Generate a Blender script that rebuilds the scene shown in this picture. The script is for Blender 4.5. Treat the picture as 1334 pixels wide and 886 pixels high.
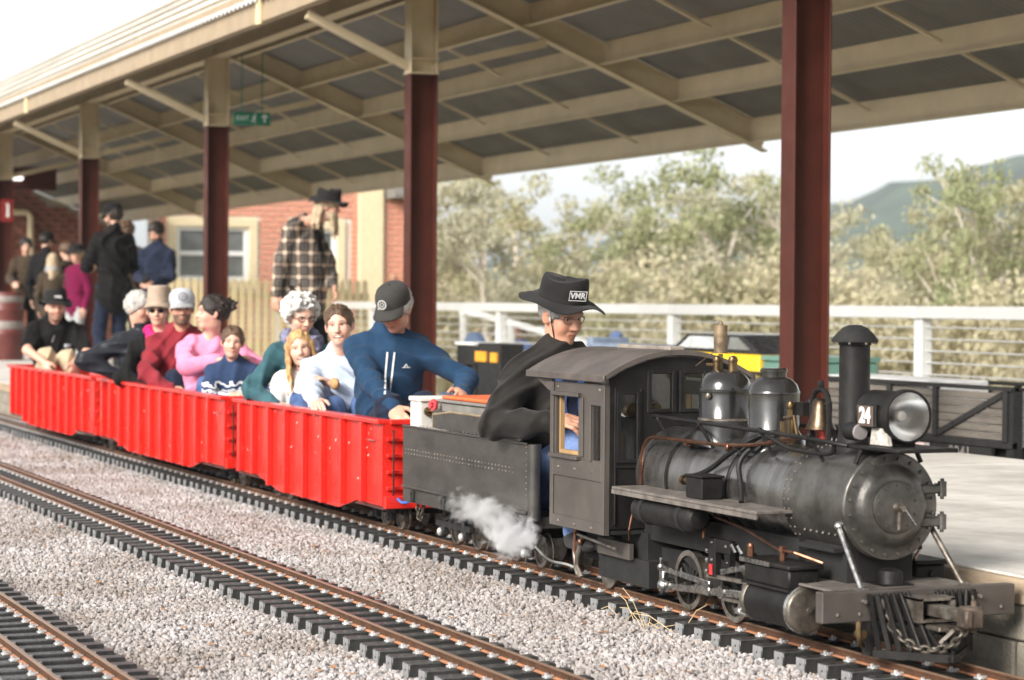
import bpy, math, random, colorsys
import numpy as np
import openvdb
from mathutils import Vector, Matrix
from math import sin, cos, pi, radians, sqrt, atan2
random.seed(7); RNG = np.random.default_rng(7)
SC = bpy.context.scene
for _o in list(bpy.data.objects): bpy.data.objects.remove(_o)
# ------------------------------------------------------------------ camera, world, sun, exposure
CAM_H = 1.0
TH, PI_, RO = radians(22.75), radians(.935), radians(.41)
def cam_axes():
    f = np.array([-cos(TH)*cos(PI_), sin(TH)*cos(PI_), -sin(PI_)])
    r = np.cross(f, [0, 0, 1]); r /= np.linalg.norm(r); u = np.cross(r, f)
    return r*cos(RO)+u*sin(RO), -r*sin(RO)+u*cos(RO), f
_r, _u, _f = cam_axes()
cd = bpy.data.cameras.new('camera'); cam = bpy.data.objects.new('camera', cd); SC.collection.objects.link(cam)
cam.matrix_world = Matrix(((_r[0], _u[0], -_f[0], 0), (_r[1], _u[1], -_f[1], 0), (_r[2], _u[2], -_f[2], CAM_H), (0, 0, 0, 1)))
cd.sensor_width = 36; cd.lens = 36*3000/1334; cd.clip_start = .05; cd.clip_end = 6000
cd.dof.use_dof = True; cd.dof.focus_distance = 8.0; cd.dof.aperture_fstop = 3.9
SC.camera = cam
SUN_EL, SUN_AZ = radians(29), radians(-62)          # direction towards the sun: azimuth from +X towards +Y
W = bpy.data.worlds.new("World"); SC.world = W; W.use_nodes = True
nt = W.node_tree; nt.nodes.clear()
sky = nt.nodes.new('ShaderNodeTexSky'); sky.sky_type = 'NISHITA'; sky.sun_disc = False
sky.sun_elevation = SUN_EL; sky.sun_rotation = pi/2-SUN_AZ; sky.air_density = 1.0; sky.dust_density = 2.0; sky.ozone_density = 1.0
hs = nt.nodes.new('ShaderNodeHueSaturation'); hs.inputs['Saturation'].default_value = .06
bg = nt.nodes.new('ShaderNodeBackground'); bg.inputs['Strength'].default_value = .10
wo = nt.nodes.new('ShaderNodeOutputWorld')
nt.links.new(sky.outputs[0], hs.inputs['Color']); nt.links.new(hs.outputs[0], bg.inputs[0]); nt.links.new(bg.outputs[0], wo.inputs[0])
sl = bpy.data.lights.new('sun', 'SUN'); sl.energy = 2.7; sl.angle = radians(24); sl.color = (1, .94, .85)
sun = bpy.data.objects.new('sun', sl); SC.collection.objects.link(sun)
sd = Vector((cos(SUN_EL)*cos(SUN_AZ), cos(SUN_EL)*sin(SUN_AZ), sin(SUN_EL)))
sun.rotation_euler = sd.to_track_quat('Z', 'Y').to_euler()
SC.view_settings.view_transform = 'Standard'; SC.view_settings.look = 'None'
SC.view_settings.exposure = 1.25; SC.view_settings.gamma = 1; SC.view_settings.use_curve_mapping = False
SC.render.engine = 'CYCLES'
SC.cycles.use_denoising = True
try: SC.cycles.denoiser = 'OPENIMAGEDENOISE'
except Exception: pass
SC.cycles.max_bounces = 6; SC.cycles.transparent_max_bounces = 8; SC.cycles.volume_bounces = 2
SC.cycles.caustics_reflective = False; SC.cycles.caustics_refractive = False

# ------------------------------------------------------------------ helpers
OFF = {}                                             # world offset of every object's local frame
class MB:
    def __init__(s): s.v, s.f, s.m, s.s = [], [], [], []
    def add(s, vs, fs, m=0, sm=False):
        o = len(s.v); s.v += [tuple(map(float, p)) for p in vs]
        for f in fs: s.f.append(tuple(i+o for i in f)); s.m.append(m); s.s.append(sm)
        return s
    def box2(s, lo, hi, m=0, ch=0):
        c = [(a+b)/2 for a, b in zip(lo, hi)]; d = [abs(b-a) for a, b in zip(lo, hi)]
        return s.box(c, d, m, ch=ch)
    def box(s, c, d, m=0, R=None, ch=0):
        hx, hy, hz = d[0]/2, d[1]/2, d[2]/2
        if ch <= 0:
            vs = [(x, y, z) for x in (-hx, hx) for y in (-hy, hy) for z in (-hz, hz)]
            fs = [(0, 1, 3, 2), (4, 6, 7, 5), (0, 4, 5, 1), (2, 3, 7, 6), (0, 2, 6, 4), (1, 5, 7, 3)]
        else:
            ch = min(ch, .45*min(d)); vs = []; ix = {}
            for sx in (-1, 1):
                for sy in (-1, 1):
                    for sz in (-1, 1):
                        for a in range(3):
                            p = [sx*(hx-ch), sy*(hy-ch), sz*(hz-ch)]; p[a] = (sx*hx, sy*hy, sz*hz)[a]
                            ix[sx, sy, sz, a] = len(vs); vs.append(p)
            fs = []
            for a in range(3):
                b, c_ = (a+1) % 3, (a+2) % 3
                for sg in (-1, 1):
                    q = []
                    for (u, w) in ((-1, -1), (1, -1), (1, 1), (-1, 1)):
                        k = [0, 0, 0]; k[a] = sg; k[b] = u; k[c_] = w; q.append(ix[k[0], k[1], k[2], a])
                    fs.append(q if sg > 0 else q[::-1])
                    for s2 in (-1, 1):              # edges between faces a and b
                        k0 = [0, 0, 0]; k0[a] = sg; k0[b] = s2; k1 = list(k0); k0[c_] = -1; k1[c_] = 1
                        q = [ix[(*k0, a)], ix[(*k0, b)], ix[(*k1, b)], ix[(*k1, a)]]
                        fs.append(q if sg*s2 > 0 else q[::-1])
            for sx in (-1, 1):
                for sy in (-1, 1):
                    for sz in (-1, 1):
                        t = [ix[sx, sy, sz, a] for a in range(3)]
                        fs.append(t if sx*sy*sz > 0 else t[::-1])
        if R is not None:
            R = np.asarray(R); vs = [tuple(R@np.array(p)) for p in vs]
        return s.add([(p[0]+c[0], p[1]+c[1], p[2]+c[2]) for p in vs], fs, m)
    def bar(s, p0, p1, w, h, m=0, ch=0, up=(0, 0, 1)):
        """box of width w (sideways) and height h along the line p0-p1"""
        a, b = np.array(p0, float), np.array(p1, float); d = b-a; L = np.linalg.norm(d); d /= L
        sd_ = np.cross(up, d); n = np.linalg.norm(sd_); sd_ = sd_/n if n > 1e-6 else np.array([0, 1., 0]); u = np.cross(d, sd_)
        return s.box((a+b)/2, (L, w, h), m, np.column_stack([d, sd_, u]), ch)
    @staticmethod
    def frame(d):
        d = np.array(d, float); d /= np.linalg.norm(d)
        a = np.array([0, 0, 1.]) if abs(d[2]) < .9 else np.array([1., 0, 0])
        x = np.cross(a, d); x /= np.linalg.norm(x); return x, np.cross(d, x), d
    def cyl(s, p0, p1, r0, r1=None, n=16, m=0, caps=True):
        r1 = r0 if r1 is None else r1; p0, p1 = np.array(p0, float), np.array(p1, float)
        x, y, d = s.frame(p1-p0); vs = []
        for p, r in ((p0, r0), (p1, r1)):
            for k in range(n): a = 2*pi*k/n; vs.append(p+x*r*cos(a)+y*r*sin(a))
        s.add(vs, [(k, (k+1) % n, n+(k+1) % n, n+k) for k in range(n)], m, True)
        if caps: s.add(vs[:n], [tuple(range(n))[::-1]], m); s.add(vs[n:], [tuple(range(n))], m)
        return s
    def lathe(s, prof, o=(0, 0, 0), d=(0, 0, 1), n=24, m=0, wob=None):
        """profile of (radius, height along d)"""
        x, y, d = s.frame(d); o = np.array(o, float); vs = []
        for r, h in prof:
            for k in range(n):
                a = 2*pi*k/n; rr = max(r, 1e-5); hh = h
                if wob: rr, hh = wob(rr, hh, a)
                vs.append(o+d*hh+x*rr*cos(a)+y*rr*sin(a))
        fs = [(i*n+k, i*n+(k+1) % n, (i+1)*n+(k+1) % n, (i+1)*n+k) for i in range(len(prof)-1) for k in range(n)]
        return s.add(vs, fs, m, True)
    def tube(s, pts, r, n=8, m=0, closed=False, smooth=0):
        P = [np.array(p, float) for p in pts]
        for _ in range(smooth):                       # Chaikin
            Q = [P[0]] if not closed else []
            rng = range(len(P)-1) if not closed else range(len(P))
            for i in rng:
                a, b = P[i], P[(i+1) % len(P)]; Q += [a*.75+b*.25, a*.25+b*.75]
            if not closed: Q.append(P[-1])
            P = Q
        N = len(P); vs = []; x = None
        R = r if hasattr(r, '__len__') else [r]*N
        if len(R) != N: R = np.interp(np.linspace(0, 1, N), np.linspace(0, 1, len(R)), R)
        for i, p in enumerate(P):
            t = (P[(i+1) % N]-P[i-1]) if closed else (P[min(i+1, N-1)]-P[max(i-1, 0)])
            t = t/(np.linalg.norm(t)+1e-12)
            if x is None: x, y, _ = s.frame(t)
            x = x-t*(x@t); x /= np.linalg.norm(x); y = np.cross(t, x)
            for k in range(n): a = 2*pi*k/n; vs.append(p+R[i]*(x*cos(a)+y*sin(a)))
        fs = [(i*n+k, i*n+(k+1) % n, ((i+1) % N)*n+(k+1) % n, ((i+1) % N)*n+k) for i in range(N if closed else N-1) for k in range(n)]
        s.add(vs, fs, m, True)
        if not closed: s.add(vs[:n], [tuple(range(n))[::-1]], m); s.add(vs[-n:], [tuple(range(n))], m)
        return s
    def prism(s, poly, ax, a, b, m=0):
        """2-D polygon (in the other two axes, in order) pulled from a to b along axis ax; counter-clockwise polygons give outward faces for y with a>b"""
        def P(q, t): return {'x': (t, q[0], q[1]), 'y': (q[0], t, q[1]), 'z': (q[0], q[1], t)}[ax]
        n = len(poly); vs = [P(q, a) for q in poly]+[P(q, b) for q in poly]
        fs = [tuple(range(n))[::-1], tuple(range(n, 2*n))]+[(k, (k+1) % n, n+(k+1) % n, n+k) for k in range(n)]
        return s.add(vs, fs, m)
    def ell(s, c, r, n=16, m=0, R=None):
        r = (r, r, r) if not hasattr(r, '__len__') else r; vs = []; k = n//2
        for i in range(k+1):
            th = pi*i/k
            for j in range(n):
                ph = 2*pi*j/n; p = np.array([r[0]*sin(th)*cos(ph), r[1]*sin(th)*sin(ph), r[2]*cos(th)])
                if R is not None: p = np.asarray(R)@p
                vs.append(p+np.array(c))
        return s.add(vs, [(i*n+j, (i+1)*n+j, (i+1)*n+(j+1) % n, i*n+(j+1) % n) for i in range(k) for j in range(n)], m, True)
    def wallpanel(s, rect, holes, ax, a, b, m=0):
        """rectangle (u0,v0,u1,v1) with rectangular holes, thickness a..b along ax: cut into boxes"""
        us = sorted({rect[0], rect[2], *[h[0] for h in holes], *[h[2] for h in holes]})
        vs = sorted({rect[1], rect[3], *[h[1] for h in holes], *[h[3] for h in holes]})
        for i in range(len(us)-1):
            for j in range(len(vs)-1):
                cu, cv = (us[i]+us[i+1])/2, (vs[j]+vs[j+1])/2
                if any(h[0] < cu < h[2] and h[1] < cv < h[3] for h in holes): continue
                lo = {'x': (a, us[i], vs[j]), 'y': (us[i], a, vs[j])}[ax]; hi = {'x': (b, us[i+1], vs[j+1]), 'y': (us[i+1], b, vs[j+1])}[ax]
                s.box2(lo, hi, m)
        return s
    def mesh(s, name, mats, off=(0, 0, 0), weld=False):
        me = bpy.data.meshes.new(name)
        v = np.array(s.v, float).reshape(-1, 3)-np.array(off)
        me.from_pydata(v.tolist(), [], s.f)
        for k in (mats if isinstance(mats, (list, tuple)) else [mats]): me.materials.append(k)
        me.polygons.foreach_set('material_index', s.m); me.polygons.foreach_set('use_smooth', s.s)
        if any(s.s):
            try: me.set_sharp_from_angle(angle=radians(42))
            except Exception: pass
        me.validate(); me.update(); return me
    def build(s, name, mats, parent=None, label=None):
        off = OFF.get(parent, (0, 0, 0)) if parent is not None else (0, 0, 0)
        return link(name, s.mesh(name, mats, off), parent, label)
def link(name, me, parent=None, label=None):
    o = bpy.data.objects.new(name, me); SC.collection.objects.link(o)
    if parent is not None: o.parent = parent
    OFF[o] = OFF.get(parent, (0, 0, 0)) if parent is not None else (0, 0, 0)
    if label: o['label'] = label
    return o
def thing(name, label, cat, loc=(0, 0, 0), group=None):
    o = bpy.data.objects.new(name, None); SC.collection.objects.link(o); o.empty_display_size = .1
    o.location = loc; OFF[o] = tuple(loc); o['label'] = label; o['category'] = cat
    if group: o['group'] = group
    return o
def tag(o, label=None, cat=None, group=None, kind=None):
    for k, v in (('label', label), ('category', cat), ('group', group), ('kind', kind)):
        if v: o[k] = v
    return o
def share(name, me, parent, loc=(0, 0, 0), rot=(0, 0, 0), scale=(1, 1, 1)):
    """another object of the same mesh; loc in world, the parent's offset is taken off"""
    o = bpy.data.objects.new(name, me); SC.collection.objects.link(o)
    off = OFF.get(parent, (0, 0, 0)) if parent is not None else (0, 0, 0)
    if parent is not None: o.parent = parent
    o.location = [a-b for a, b in zip(loc, off)]; o.rotation_euler = rot; o.scale = scale
    return o
def copy_tree(o, parent=None):
    c = o.copy(); SC.collection.objects.link(c)
    if parent is not None: c.parent = parent
    for ch in [x for x in bpy.data.objects if x.parent is o]: copy_tree(ch, c)
    return c

# ------------------------------------------------------------------ materials
def M(name, col, rough=.5, metal=0., var=.12, vs=12., bump=0., bs=60., spec=.5, col2=None, stretch=(1, 1, 1), rvar=.1, trans=0., coat=0., sheen=0., worn=None, wornamt=.5, attr=False):
    m = bpy.data.materials.new(name); m.use_nodes = True; t = m.node_tree; n = t.nodes; L = t.links
    b = n['Principled BSDF']; b.inputs['Roughness'].default_value = rough; b.inputs['Metallic'].default_value = metal
    b.inputs['Specular IOR Level'].default_value = spec
    if coat: b.inputs['Coat Weight'].default_value = coat; b.inputs['Coat Roughness'].default_value = .12
    if sheen: b.inputs['Sheen Weight'].default_value = sheen; b.inputs['Sheen Roughness'].default_value = .5
    if trans: b.inputs['Transmission Weight'].default_value = trans
    tc = n.new('ShaderNodeTexCoord'); mp = n.new('ShaderNodeMapping'); mp.inputs['Scale'].default_value = stretch
    L.new(tc.outputs['Object'], mp.inputs[0])
    no = n.new('ShaderNodeTexNoise'); no.inputs['Scale'].default_value = vs; no.inputs['Detail'].default_value = 6; no.inputs['Roughness'].default_value = .65
    L.new(mp.outputs[0], no.inputs[0])
    mx = n.new('ShaderNodeMix'); mx.data_type = 'RGBA'
    c2 = col2 if col2 else tuple(c*(1-2*var) for c in col)
    if attr:
        at = n.new('ShaderNodeAttribute'); at.attribute_name = 'Col'
        ml = n.new('ShaderNodeMix'); ml.data_type = 'RGBA'; ml.blend_type = 'MULTIPLY'; ml.inputs[0].default_value = 1
        mr0 = n.new('ShaderNodeMapRange'); mr0.inputs[1].default_value = .3; mr0.inputs[2].default_value = .7; mr0.inputs[3].default_value = 1-var; mr0.inputs[4].default_value = 1+var*.3
        L.new(no.outputs[0], mr0.inputs[0]); L.new(at.outputs['Color'], ml.inputs[6]); L.new(mr0.outputs[0], ml.inputs[7])
        L.new(ml.outputs[2], b.inputs['Base Color'])
    else:
        mx.inputs[6].default_value = (*[min(1, c*(1+var*.6)) for c in col], 1); mx.inputs[7].default_value = (*c2, 1)
        mr = n.new('ShaderNodeMapRange'); mr.inputs[1].default_value = .38; mr.inputs[2].default_value = .66
        L.new(no.outputs[0], mr.inputs[0]); L.new(mr.outputs[0], mx.inputs[0])
        out = mx.outputs[2]
        if worn:                                       # chips and rubbed places, a shape of their own
            n2 = n.new('ShaderNodeTexNoise'); n2.inputs['Scale'].default_value = vs*2.3; n2.inputs['Detail'].default_value = 8; n2.inputs['Roughness'].default_value = .75
            L.new(mp.outputs[0], n2.inputs[0])
            r2 = n.new('ShaderNodeMapRange'); r2.inputs[1].default_value = .62; r2.inputs[2].default_value = .72; r2.inputs[4].default_value = wornamt
            L.new(n2.outputs[0], r2.inputs[0])
            m2 = n.new('ShaderNodeMix'); m2.data_type = 'RGBA'; L.new(r2.outputs[0], m2.inputs[0]); L.new(out, m2.inputs[6]); m2.inputs[7].default_value = (*worn, 1)
            out = m2.outputs[2]
        L.new(out, b.inputs['Base Color'])
    if rvar:
        rr = n.new('ShaderNodeMapRange'); rr.inputs[3].default_value = max(.02, rough-rvar); rr.inputs[4].default_value = min(1, rough+rvar); rr.inputs[1].default_value = .3; rr.inputs[2].default_value = .7
        n3 = n.new('ShaderNodeTexNoise'); n3.inputs['Scale'].default_value = vs*1.7; n3.inputs['Detail'].default_value = 5; L.new(mp.outputs[0], n3.inputs[0])
        L.new(n3.outputs[0], rr.inputs[0]); L.new(rr.outputs[0], b.inputs['Roughness'])
    if bump:
        nb = n.new('ShaderNodeTexNoise'); nb.inputs['Scale'].default_value = bs; nb.inputs['Detail'].default_value = 4; L.new(mp.outputs[0], nb.inputs[0])
        bp = n.new('ShaderNodeBump'); bp.inputs['Strength'].default_value = bump; bp.inputs['Distance'].default_value = .01
        L.new(nb.outputs[0], bp.inputs['Height']); L.new(bp.outputs[0], b.inputs['Normal'])
    return m
# ------------------------------------------------------------------ materials of the setting
m_picket = M('picket_cream', (.66, .54, .32), .5, var=.06, vs=3)
m_cream = M('cream_paint', (.55, .455, .305), .45, var=.06, vs=3, worn=(.42, .33, .2), wornamt=.35)
m_maroon = M('maroon_paint', (.060, .0165, .011), .45, spec=.18, var=.10, vs=4, bump=.05, bs=150)
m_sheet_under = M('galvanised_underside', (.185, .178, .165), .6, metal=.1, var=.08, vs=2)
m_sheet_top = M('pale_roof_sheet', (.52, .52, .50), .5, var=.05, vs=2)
m_white = M('white_paint', (.88, .88, .87), .45, var=.03, vs=3)
m_wire = M('fence_wire', (.75, .75, .74), .35, metal=.3, var=.02)
m_conc = M('pale_concrete', (.60, .575, .535), .85, var=.09, vs=2.2, bump=.25, bs=120, col2=(.40, .375, .34), worn=(.30, .26, .22), wornamt=.35)
m_block = M('grey_brown_block', (.26, .235, .19), .9, var=.18, vs=9, bump=.5, bs=80, worn=(.38, .35, .3), wornamt=.6)
m_coping = M('weathered_coping', (.34, .26, .18), .85, var=.2, vs=8, bump=.3, bs=60, stretch=(.3, 1, 3))
m_brick = M('red_brick', (.62, .26, .18), .85, var=.22, vs=3.1, bump=.3, bs=90, col2=(.66, .34, .24))
m_mortar = M('pale_mortar', (.86, .80, .72), .9, var=.08, vs=20, bump=.3)
m_trim = M('window_trim_cream', (.78, .66, .44), .5, var=.04)
m_glass = M('window_glass', (.16, .17, .17), .08, var=.3, vs=1.2, spec=.8, rvar=.03)
m_dark = M('dark_recess', (.03, .028, .026), .8, var=.1)
m_rust = M('shaded_rusty_rail', (.085, .042, .024), .75, var=.2, vs=25, bump=.2, bs=200, col2=(.05, .027, .017), spec=.2)  # rust, with the shade on the upright web put into the colour
m_foot = M('lit_rail_foot_rust', (.46, .21, .11), .7, var=.2, vs=20, bump=.2, bs=200, col2=(.30, .14, .08))  # rust, brightened in colour to stand for overhead light on the foot
m_head = M('rail_head_worn', (.40, .26, .18), .38, metal=.55, var=.14, vs=14, stretch=(.2, 4, 4))
m_sleeper = M('recycled_plastic_sleeper', (.042, .042, .041), .34, var=.2, vs=30, bump=.2, bs=120, worn=(.2, .19, .17), wornamt=.45)
m_sleeper_end = M('sleeper_cut_end', (.23, .23, .235), .6, var=.2, vs=40, bump=.3, bs=200)
m_clip = M('rail_clip_zinc', (.60, .60, .60), .4, metal=.5, var=.15, vs=60)

# ------------------------------------------------------------------ ground
def ground_z(x, y):
    t = min(1, max(0, (y-9.35)/1.2)); t = t*t*(3-2*t)
    far = max(0, (math.hypot(x, y)-70)/600)
    return -.12-.78*t+14*far*far*.15+.10*sin(x*.21+1)*cos(y*.17)*t
def make_ground():
    def ax(lo, hi): 
        a = [0.]; st = 2.
        while a[-1] < hi: a.append(a[-1]+st); st *= 1.12 if a[-1] > 30 else 1
        b = [0.]; st = 2.
        while b[-1] > lo: b.append(b[-1]-st); st *= 1.12 if b[-1] < -30 else 1
        return sorted(set(a+b+[9.3, 9.6, 9.9, 10.2, 10.6]))
    xs, ys = ax(-3000, 3000), ax(-3000, 3000); b = MB()
    vs = [(x, y, ground_z(x, y)) for x in xs for y in ys]; n = len(ys)
    b.add(vs, [(i*n+j, (i+1)*n+j, (i+1)*n+j+1, i*n+j+1) for i in range(len(xs)-1) for j in range(n-1)], 0, True)
    tag(b.build('ground', M('dry_grass_ground', (.30, .26, .14), .95, var=.25, vs=.5, bump=.4, bs=6, col2=(.17, .17, .08))), kind='structure')
make_ground()
m_bal = M('ballast_fines', (.30, .275, .26), .95, var=.3, vs=55, bump=.9, bs=90)
b = MB()
bx = np.linspace(-46, 2, 60); by = np.linspace(-6, 3.92, 24)
b.add([(x, y, -.082+.006*sin(x*3.1)*cos(y*4.3)) for x in bx for y in by], [(i*24+j, (i+1)*24+j, (i+1)*24+j+1, i*24+j+1) for i in range(59) for j in range(23)], 0, True)
tag(b.build('ballast_bed', m_bal), kind='structure')

def stone_material():
    m = M('crushed_stone', (.5, .5, .5), .9, var=.2, vs=60, bump=.3, bs=150); t = m.node_tree; n = t.nodes; L = t.links
    oi = n.new('ShaderNodeObjectInfo'); cr = n.new('ShaderNodeValToRGB'); e = cr.color_ramp.elements
    e[0].position = 0; e[0].color = (.27, .25, .245, 1); e[1].position = 1; e[1].color = (.47, .445, .44, 1)
    for p, c in ((.25, (.34, .315, .31)), (.5, (.385, .36, .355)), (.62, (.31, .25, .21)), (.68, (.40, .375, .37)), (.85, (.43, .40, .395))):
        q = e.new(p); q.color = (*c, 1)
    L.new(oi.outputs['Random'], cr.inputs[0])
    ns = n.new('ShaderNodeTexNoise'); ns.inputs['Scale'].default_value = 1.7; ns.inputs['Detail'].default_value = 5; L.new(oi.outputs['Location'], ns.inputs[0]); mr = n.new('ShaderNodeMapRange'); mr.inputs[1].default_value = .36; mr.inputs[2].default_value = .6; L.new(ns.outputs[0], mr.inputs[0])
    mx = n.new('ShaderNodeMix'); mx.data_type = 'RGBA'; mx.blend_type = 'MULTIPLY'; mx.inputs[0].default_value = 1; cb = n.new('ShaderNodeMix'); cb.data_type = 'RGBA'; cb.inputs[6].default_value = (.74, .70, .66, 1); cb.inputs[7].default_value = (1.06, 1.06, 1.07, 1); L.new(mr.outputs[0], cb.inputs[0]); L.new(cr.outputs[0], mx.inputs[6]); L.new(cb.outputs[2], mx.inputs[7]); L.new(mx.outputs[2], n['Principled BSDF'].inputs['Base Color']); return m
m_stone = stone_material()
stones = bpy.data.collections.new('stone_shapes')       # not linked to the scene: only instanced
import bmesh
for k in range(6):
    bm = bmesh.new(); bmesh.ops.create_icosphere(bm, subdivisions=1, radius=1)
    sc = RNG.uniform(.65, 1.2, 3)
    for v in bm.verts:
        v.co = Vector([v.co[i]*sc[i] for i in range(3)])*RNG.uniform(.72, 1.18)
    me = bpy.data.meshes.new('stone'); bm.to_mesh(me); bm.free(); me.materials.append(m_stone)
    stones.objects.link(bpy.data.objects.new('stone', me))
def gravel(name, x0, x1, y0, y1, dens, size, seed, holes=()):
    b = MB(); b.add([(x0, y0, -.079), (x1, y0, -.079), (x1, y1, -.079), (x0, y1, -.079)], [(0, 1, 2, 3)])
    o = b.build(name, m_stone); tag(o, kind='stuff')
    g = bpy.data.node_groups.new(name, 'GeometryNodeTree'); g.interface.new_socket('Geometry', in_out='INPUT', socket_type='NodeSocketGeometry'); g.interface.new_socket('Geometry', in_out='OUTPUT', socket_type='NodeSocketGeometry')
    n = g.nodes; L = g.links; i = n.new('NodeGroupInput'); ou = n.new('NodeGroupOutput')
    d = n.new('GeometryNodeDistributePointsOnFaces'); d.inputs['Density'].default_value = dens; d.inputs['Seed'].default_value = seed
    ci = n.new('GeometryNodeCollectionInfo'); ci.inputs['Collection'].default_value = stones; ci.inputs['Separate Children'].default_value = True; ci.inputs['Reset Children'].default_value = True
    ip = n.new('GeometryNodeInstanceOnPoints'); ip.inputs['Pick Instance'].default_value = True
    rr = n.new('FunctionNodeRandomValue'); rr.data_type = 'FLOAT_VECTOR'; rr.inputs[0].default_value = (0, 0, 0); rr.inputs[1].default_value = (6.28, 6.28, 6.28)
    rs = n.new('FunctionNodeRandomValue'); rs.data_type = 'FLOAT'; rs.inputs[2].default_value = size*.42; rs.inputs[3].default_value = size*1.42
    rz = n.new('FunctionNodeRandomValue'); rz.data_type = 'FLOAT_VECTOR'; rz.inputs[0].default_value = (0, 0, -.006); rz.inputs[1].default_value = (0, 0, .010); rz.inputs['Seed'].default_value = 5
    sp = n.new('GeometryNodeSetPosition')
    L.new(i.outputs[0], d.inputs[0]); L.new(d.outputs['Points'], sp.inputs[0]); L.new(rz.outputs[0], sp.inputs['Offset']); L.new(sp.outputs[0], ip.inputs['Points'])
    L.new(ci.outputs[0], ip.inputs['Instance']); L.new(rr.outputs[0], ip.inputs['Rotation']); L.new(rs.outputs[1], ip.inputs['Scale']); L.new(ip.outputs[0], ou.inputs[0])
    md = o.modifiers.new('scatter', 'NODES'); md.node_group = g
    return o
gravel('ballast_gravel', -9.2, -4.3, .6, 3.75, 8600, .0081, 1)
gravel('ballast_gravel', -14.5, -9.2, .9, 3.75, 6400, .0086, 2)
gravel('ballast_gravel', -26, -14.5, 1.6, 3.75, 2600, .0115, 3)
# dead leaves on the ballast
m_leaf = M('dead_leaf', (.42, .20, .08), .8, var=.3, vs=15)
lf = MB()
for k in range(150):
    x, y = RNG.uniform(-13, -4.8), RNG.uniform(1, 3.35); a = RNG.uniform(0, 6.3); s = RNG.uniform(.012, .03)
    c, sn = cos(a), sin(a); P = [(-s, 0, .004), (-s*.3, s*.32, 0), (s*.5, s*.25, .003), (s, 0, .006), (s*.4, -s*.3, 0), (-s*.4, -s*.28, .002)]
    lf.add([(x+p[0]*c-p[1]*sn, y+p[0]*sn+p[1]*c, -.062+p[2]) for p in P], [(0, 1, 2, 3, 4, 5)])
for k in range(13):                                      # dry straw caught against the sleepers below the locomotive
    x, y = -6.85+RNG.normal(0, .12), 3.345+RNG.normal(0, .02); p = [np.array([x, y, -.06])]
    d = RNG.normal(0, .05, 3); d[2] = abs(d[2])*.6+.01
    lf.tube([p[0], p[0]+d, p[0]+d*1.8-[0, 0, .035]], .0014, 4, 1)
tag(lf.build('fallen_leaves', [m_leaf, M('straw', (.55, .42, .25), .8)]), kind='stuff')

# ------------------------------------------------------------------ three tracks
def rail_mesh(x0, x1):
    prof = [(-.015, -.028), (.015, -.028), (.015, -.0255), (.003, -.0225), (.003, -.0085), (.0075, -.0065), (.0075, -.0012), (.0062, 0), (-.0062, 0), (-.0075, -.0012), (-.0075, -.0065), (-.003, -.0085), (-.003, -.0225), (-.015, -.0255)]
    n = len(prof); b = MB()
    vs = [(x, p[0], p[1]) for x in (x0, x1) for p in prof]
    b.add(vs, [tuple(range(n)), tuple(range(n, 2*n))[::-1]]); 
    for k in range(n):
        b.add([vs[k], vs[(k+1) % n], vs[n+(k+1) % n], vs[n+k]], [(0, 1, 2, 3)], 1 if k in (6, 7, 8) else 2 if k in (2, 12) else 0)
    return b.mesh('rail', [m_rust, m_head, m_foot])
sb = MB(); sb.box((0, 0, 0), (.056, .40, .045), 0, ch=.003)
sb.add([(-.025, -.2006, -.02), (.025, -.2006, -.02), (.025, -.2006, .02), (-.025, -.2006, .02)], [(0, 1, 2, 3)], 1)
sb.cyl((0, -.2003, .001), (0, -.2012, .001), .004, n=8, m=2)
SLEEPER = sb.mesh('sleeper', [m_sleeper, m_sleeper_end, m_dark])
CH = MB()
def clip_at(b, x, y, side):
    b.box((x, y+side*.024, -.0245), (.03, .02, .006), ch=.0015); b.cyl((x, y+side*.026, -.022), (x, y+side*.026, -.0125), .0058, n=6); b.box((x+.008, y+side*.016, -.0195), (.010, .016, .005))
def track(name, label, yc, xa, xb, x_single, joints=()):
    t = thing(name, label, 'railway track', (xa, yc, -.028), 'miniature railway tracks')
    rm = rail_mesh(0, xb-xa)
    for s in (-1, 1):
        share('rail', rm, t, (xa, yc+s*.0905, 0))
    x = xb; rest = MB(); cl = MB()
    while x > xa:
        x -= .13; xx = x+random.uniform(-.005, .005)
        if x > x_single: share('sleeper', SLEEPER, t, (xx, yc+random.uniform(-.004, .004), -.0505), (0, 0, random.uniform(-.02, .02)))
        else: rest.box((xx, yc, -.0505), (.056, .40, .045))
        if x > x_single-4:
            for s in (-1, 1):
                for q in (-1, 1): clip_at(cl, xx, yc+s*.0905, q)
    if rest.v: tag(rest.build('sleeper', m_sleeper, t), kind='stuff')
    tag(cl.build('rail_clip', m_clip, t), kind='stuff')
    for jx, s in joints:
        jb = MB(); jb.box((jx, yc+s*.0905-.0055, -.0155), (.09, .004, .011), 0, ch=.001)
        for q in (-.032, -.011, .011, .032): jb.cyl((jx+q, yc+s*.0905-.007, -.0155), (jx+q, yc+s*.0905-.012, -.0155), .0042, n=6, m=1)
        jb.build('fishplate', [m_rust, m_clip], t)
    return t
track('railway_track', 'miniature railway track that carries the steam train beside the platform', 3.57, -45, -3.9, -19.5, [(-8.55, -1)])
track('railway_track', 'empty middle track with rusty rails on dark sleepers crossing the gravel', 2.458, -34, -4.2, -16.5, [(-8.9, 1), (-9.2, -1)])
track('railway_track', 'empty track in the bottom left corner nearest the viewer', 1.335, -16, -4.6, -10.2)

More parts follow.
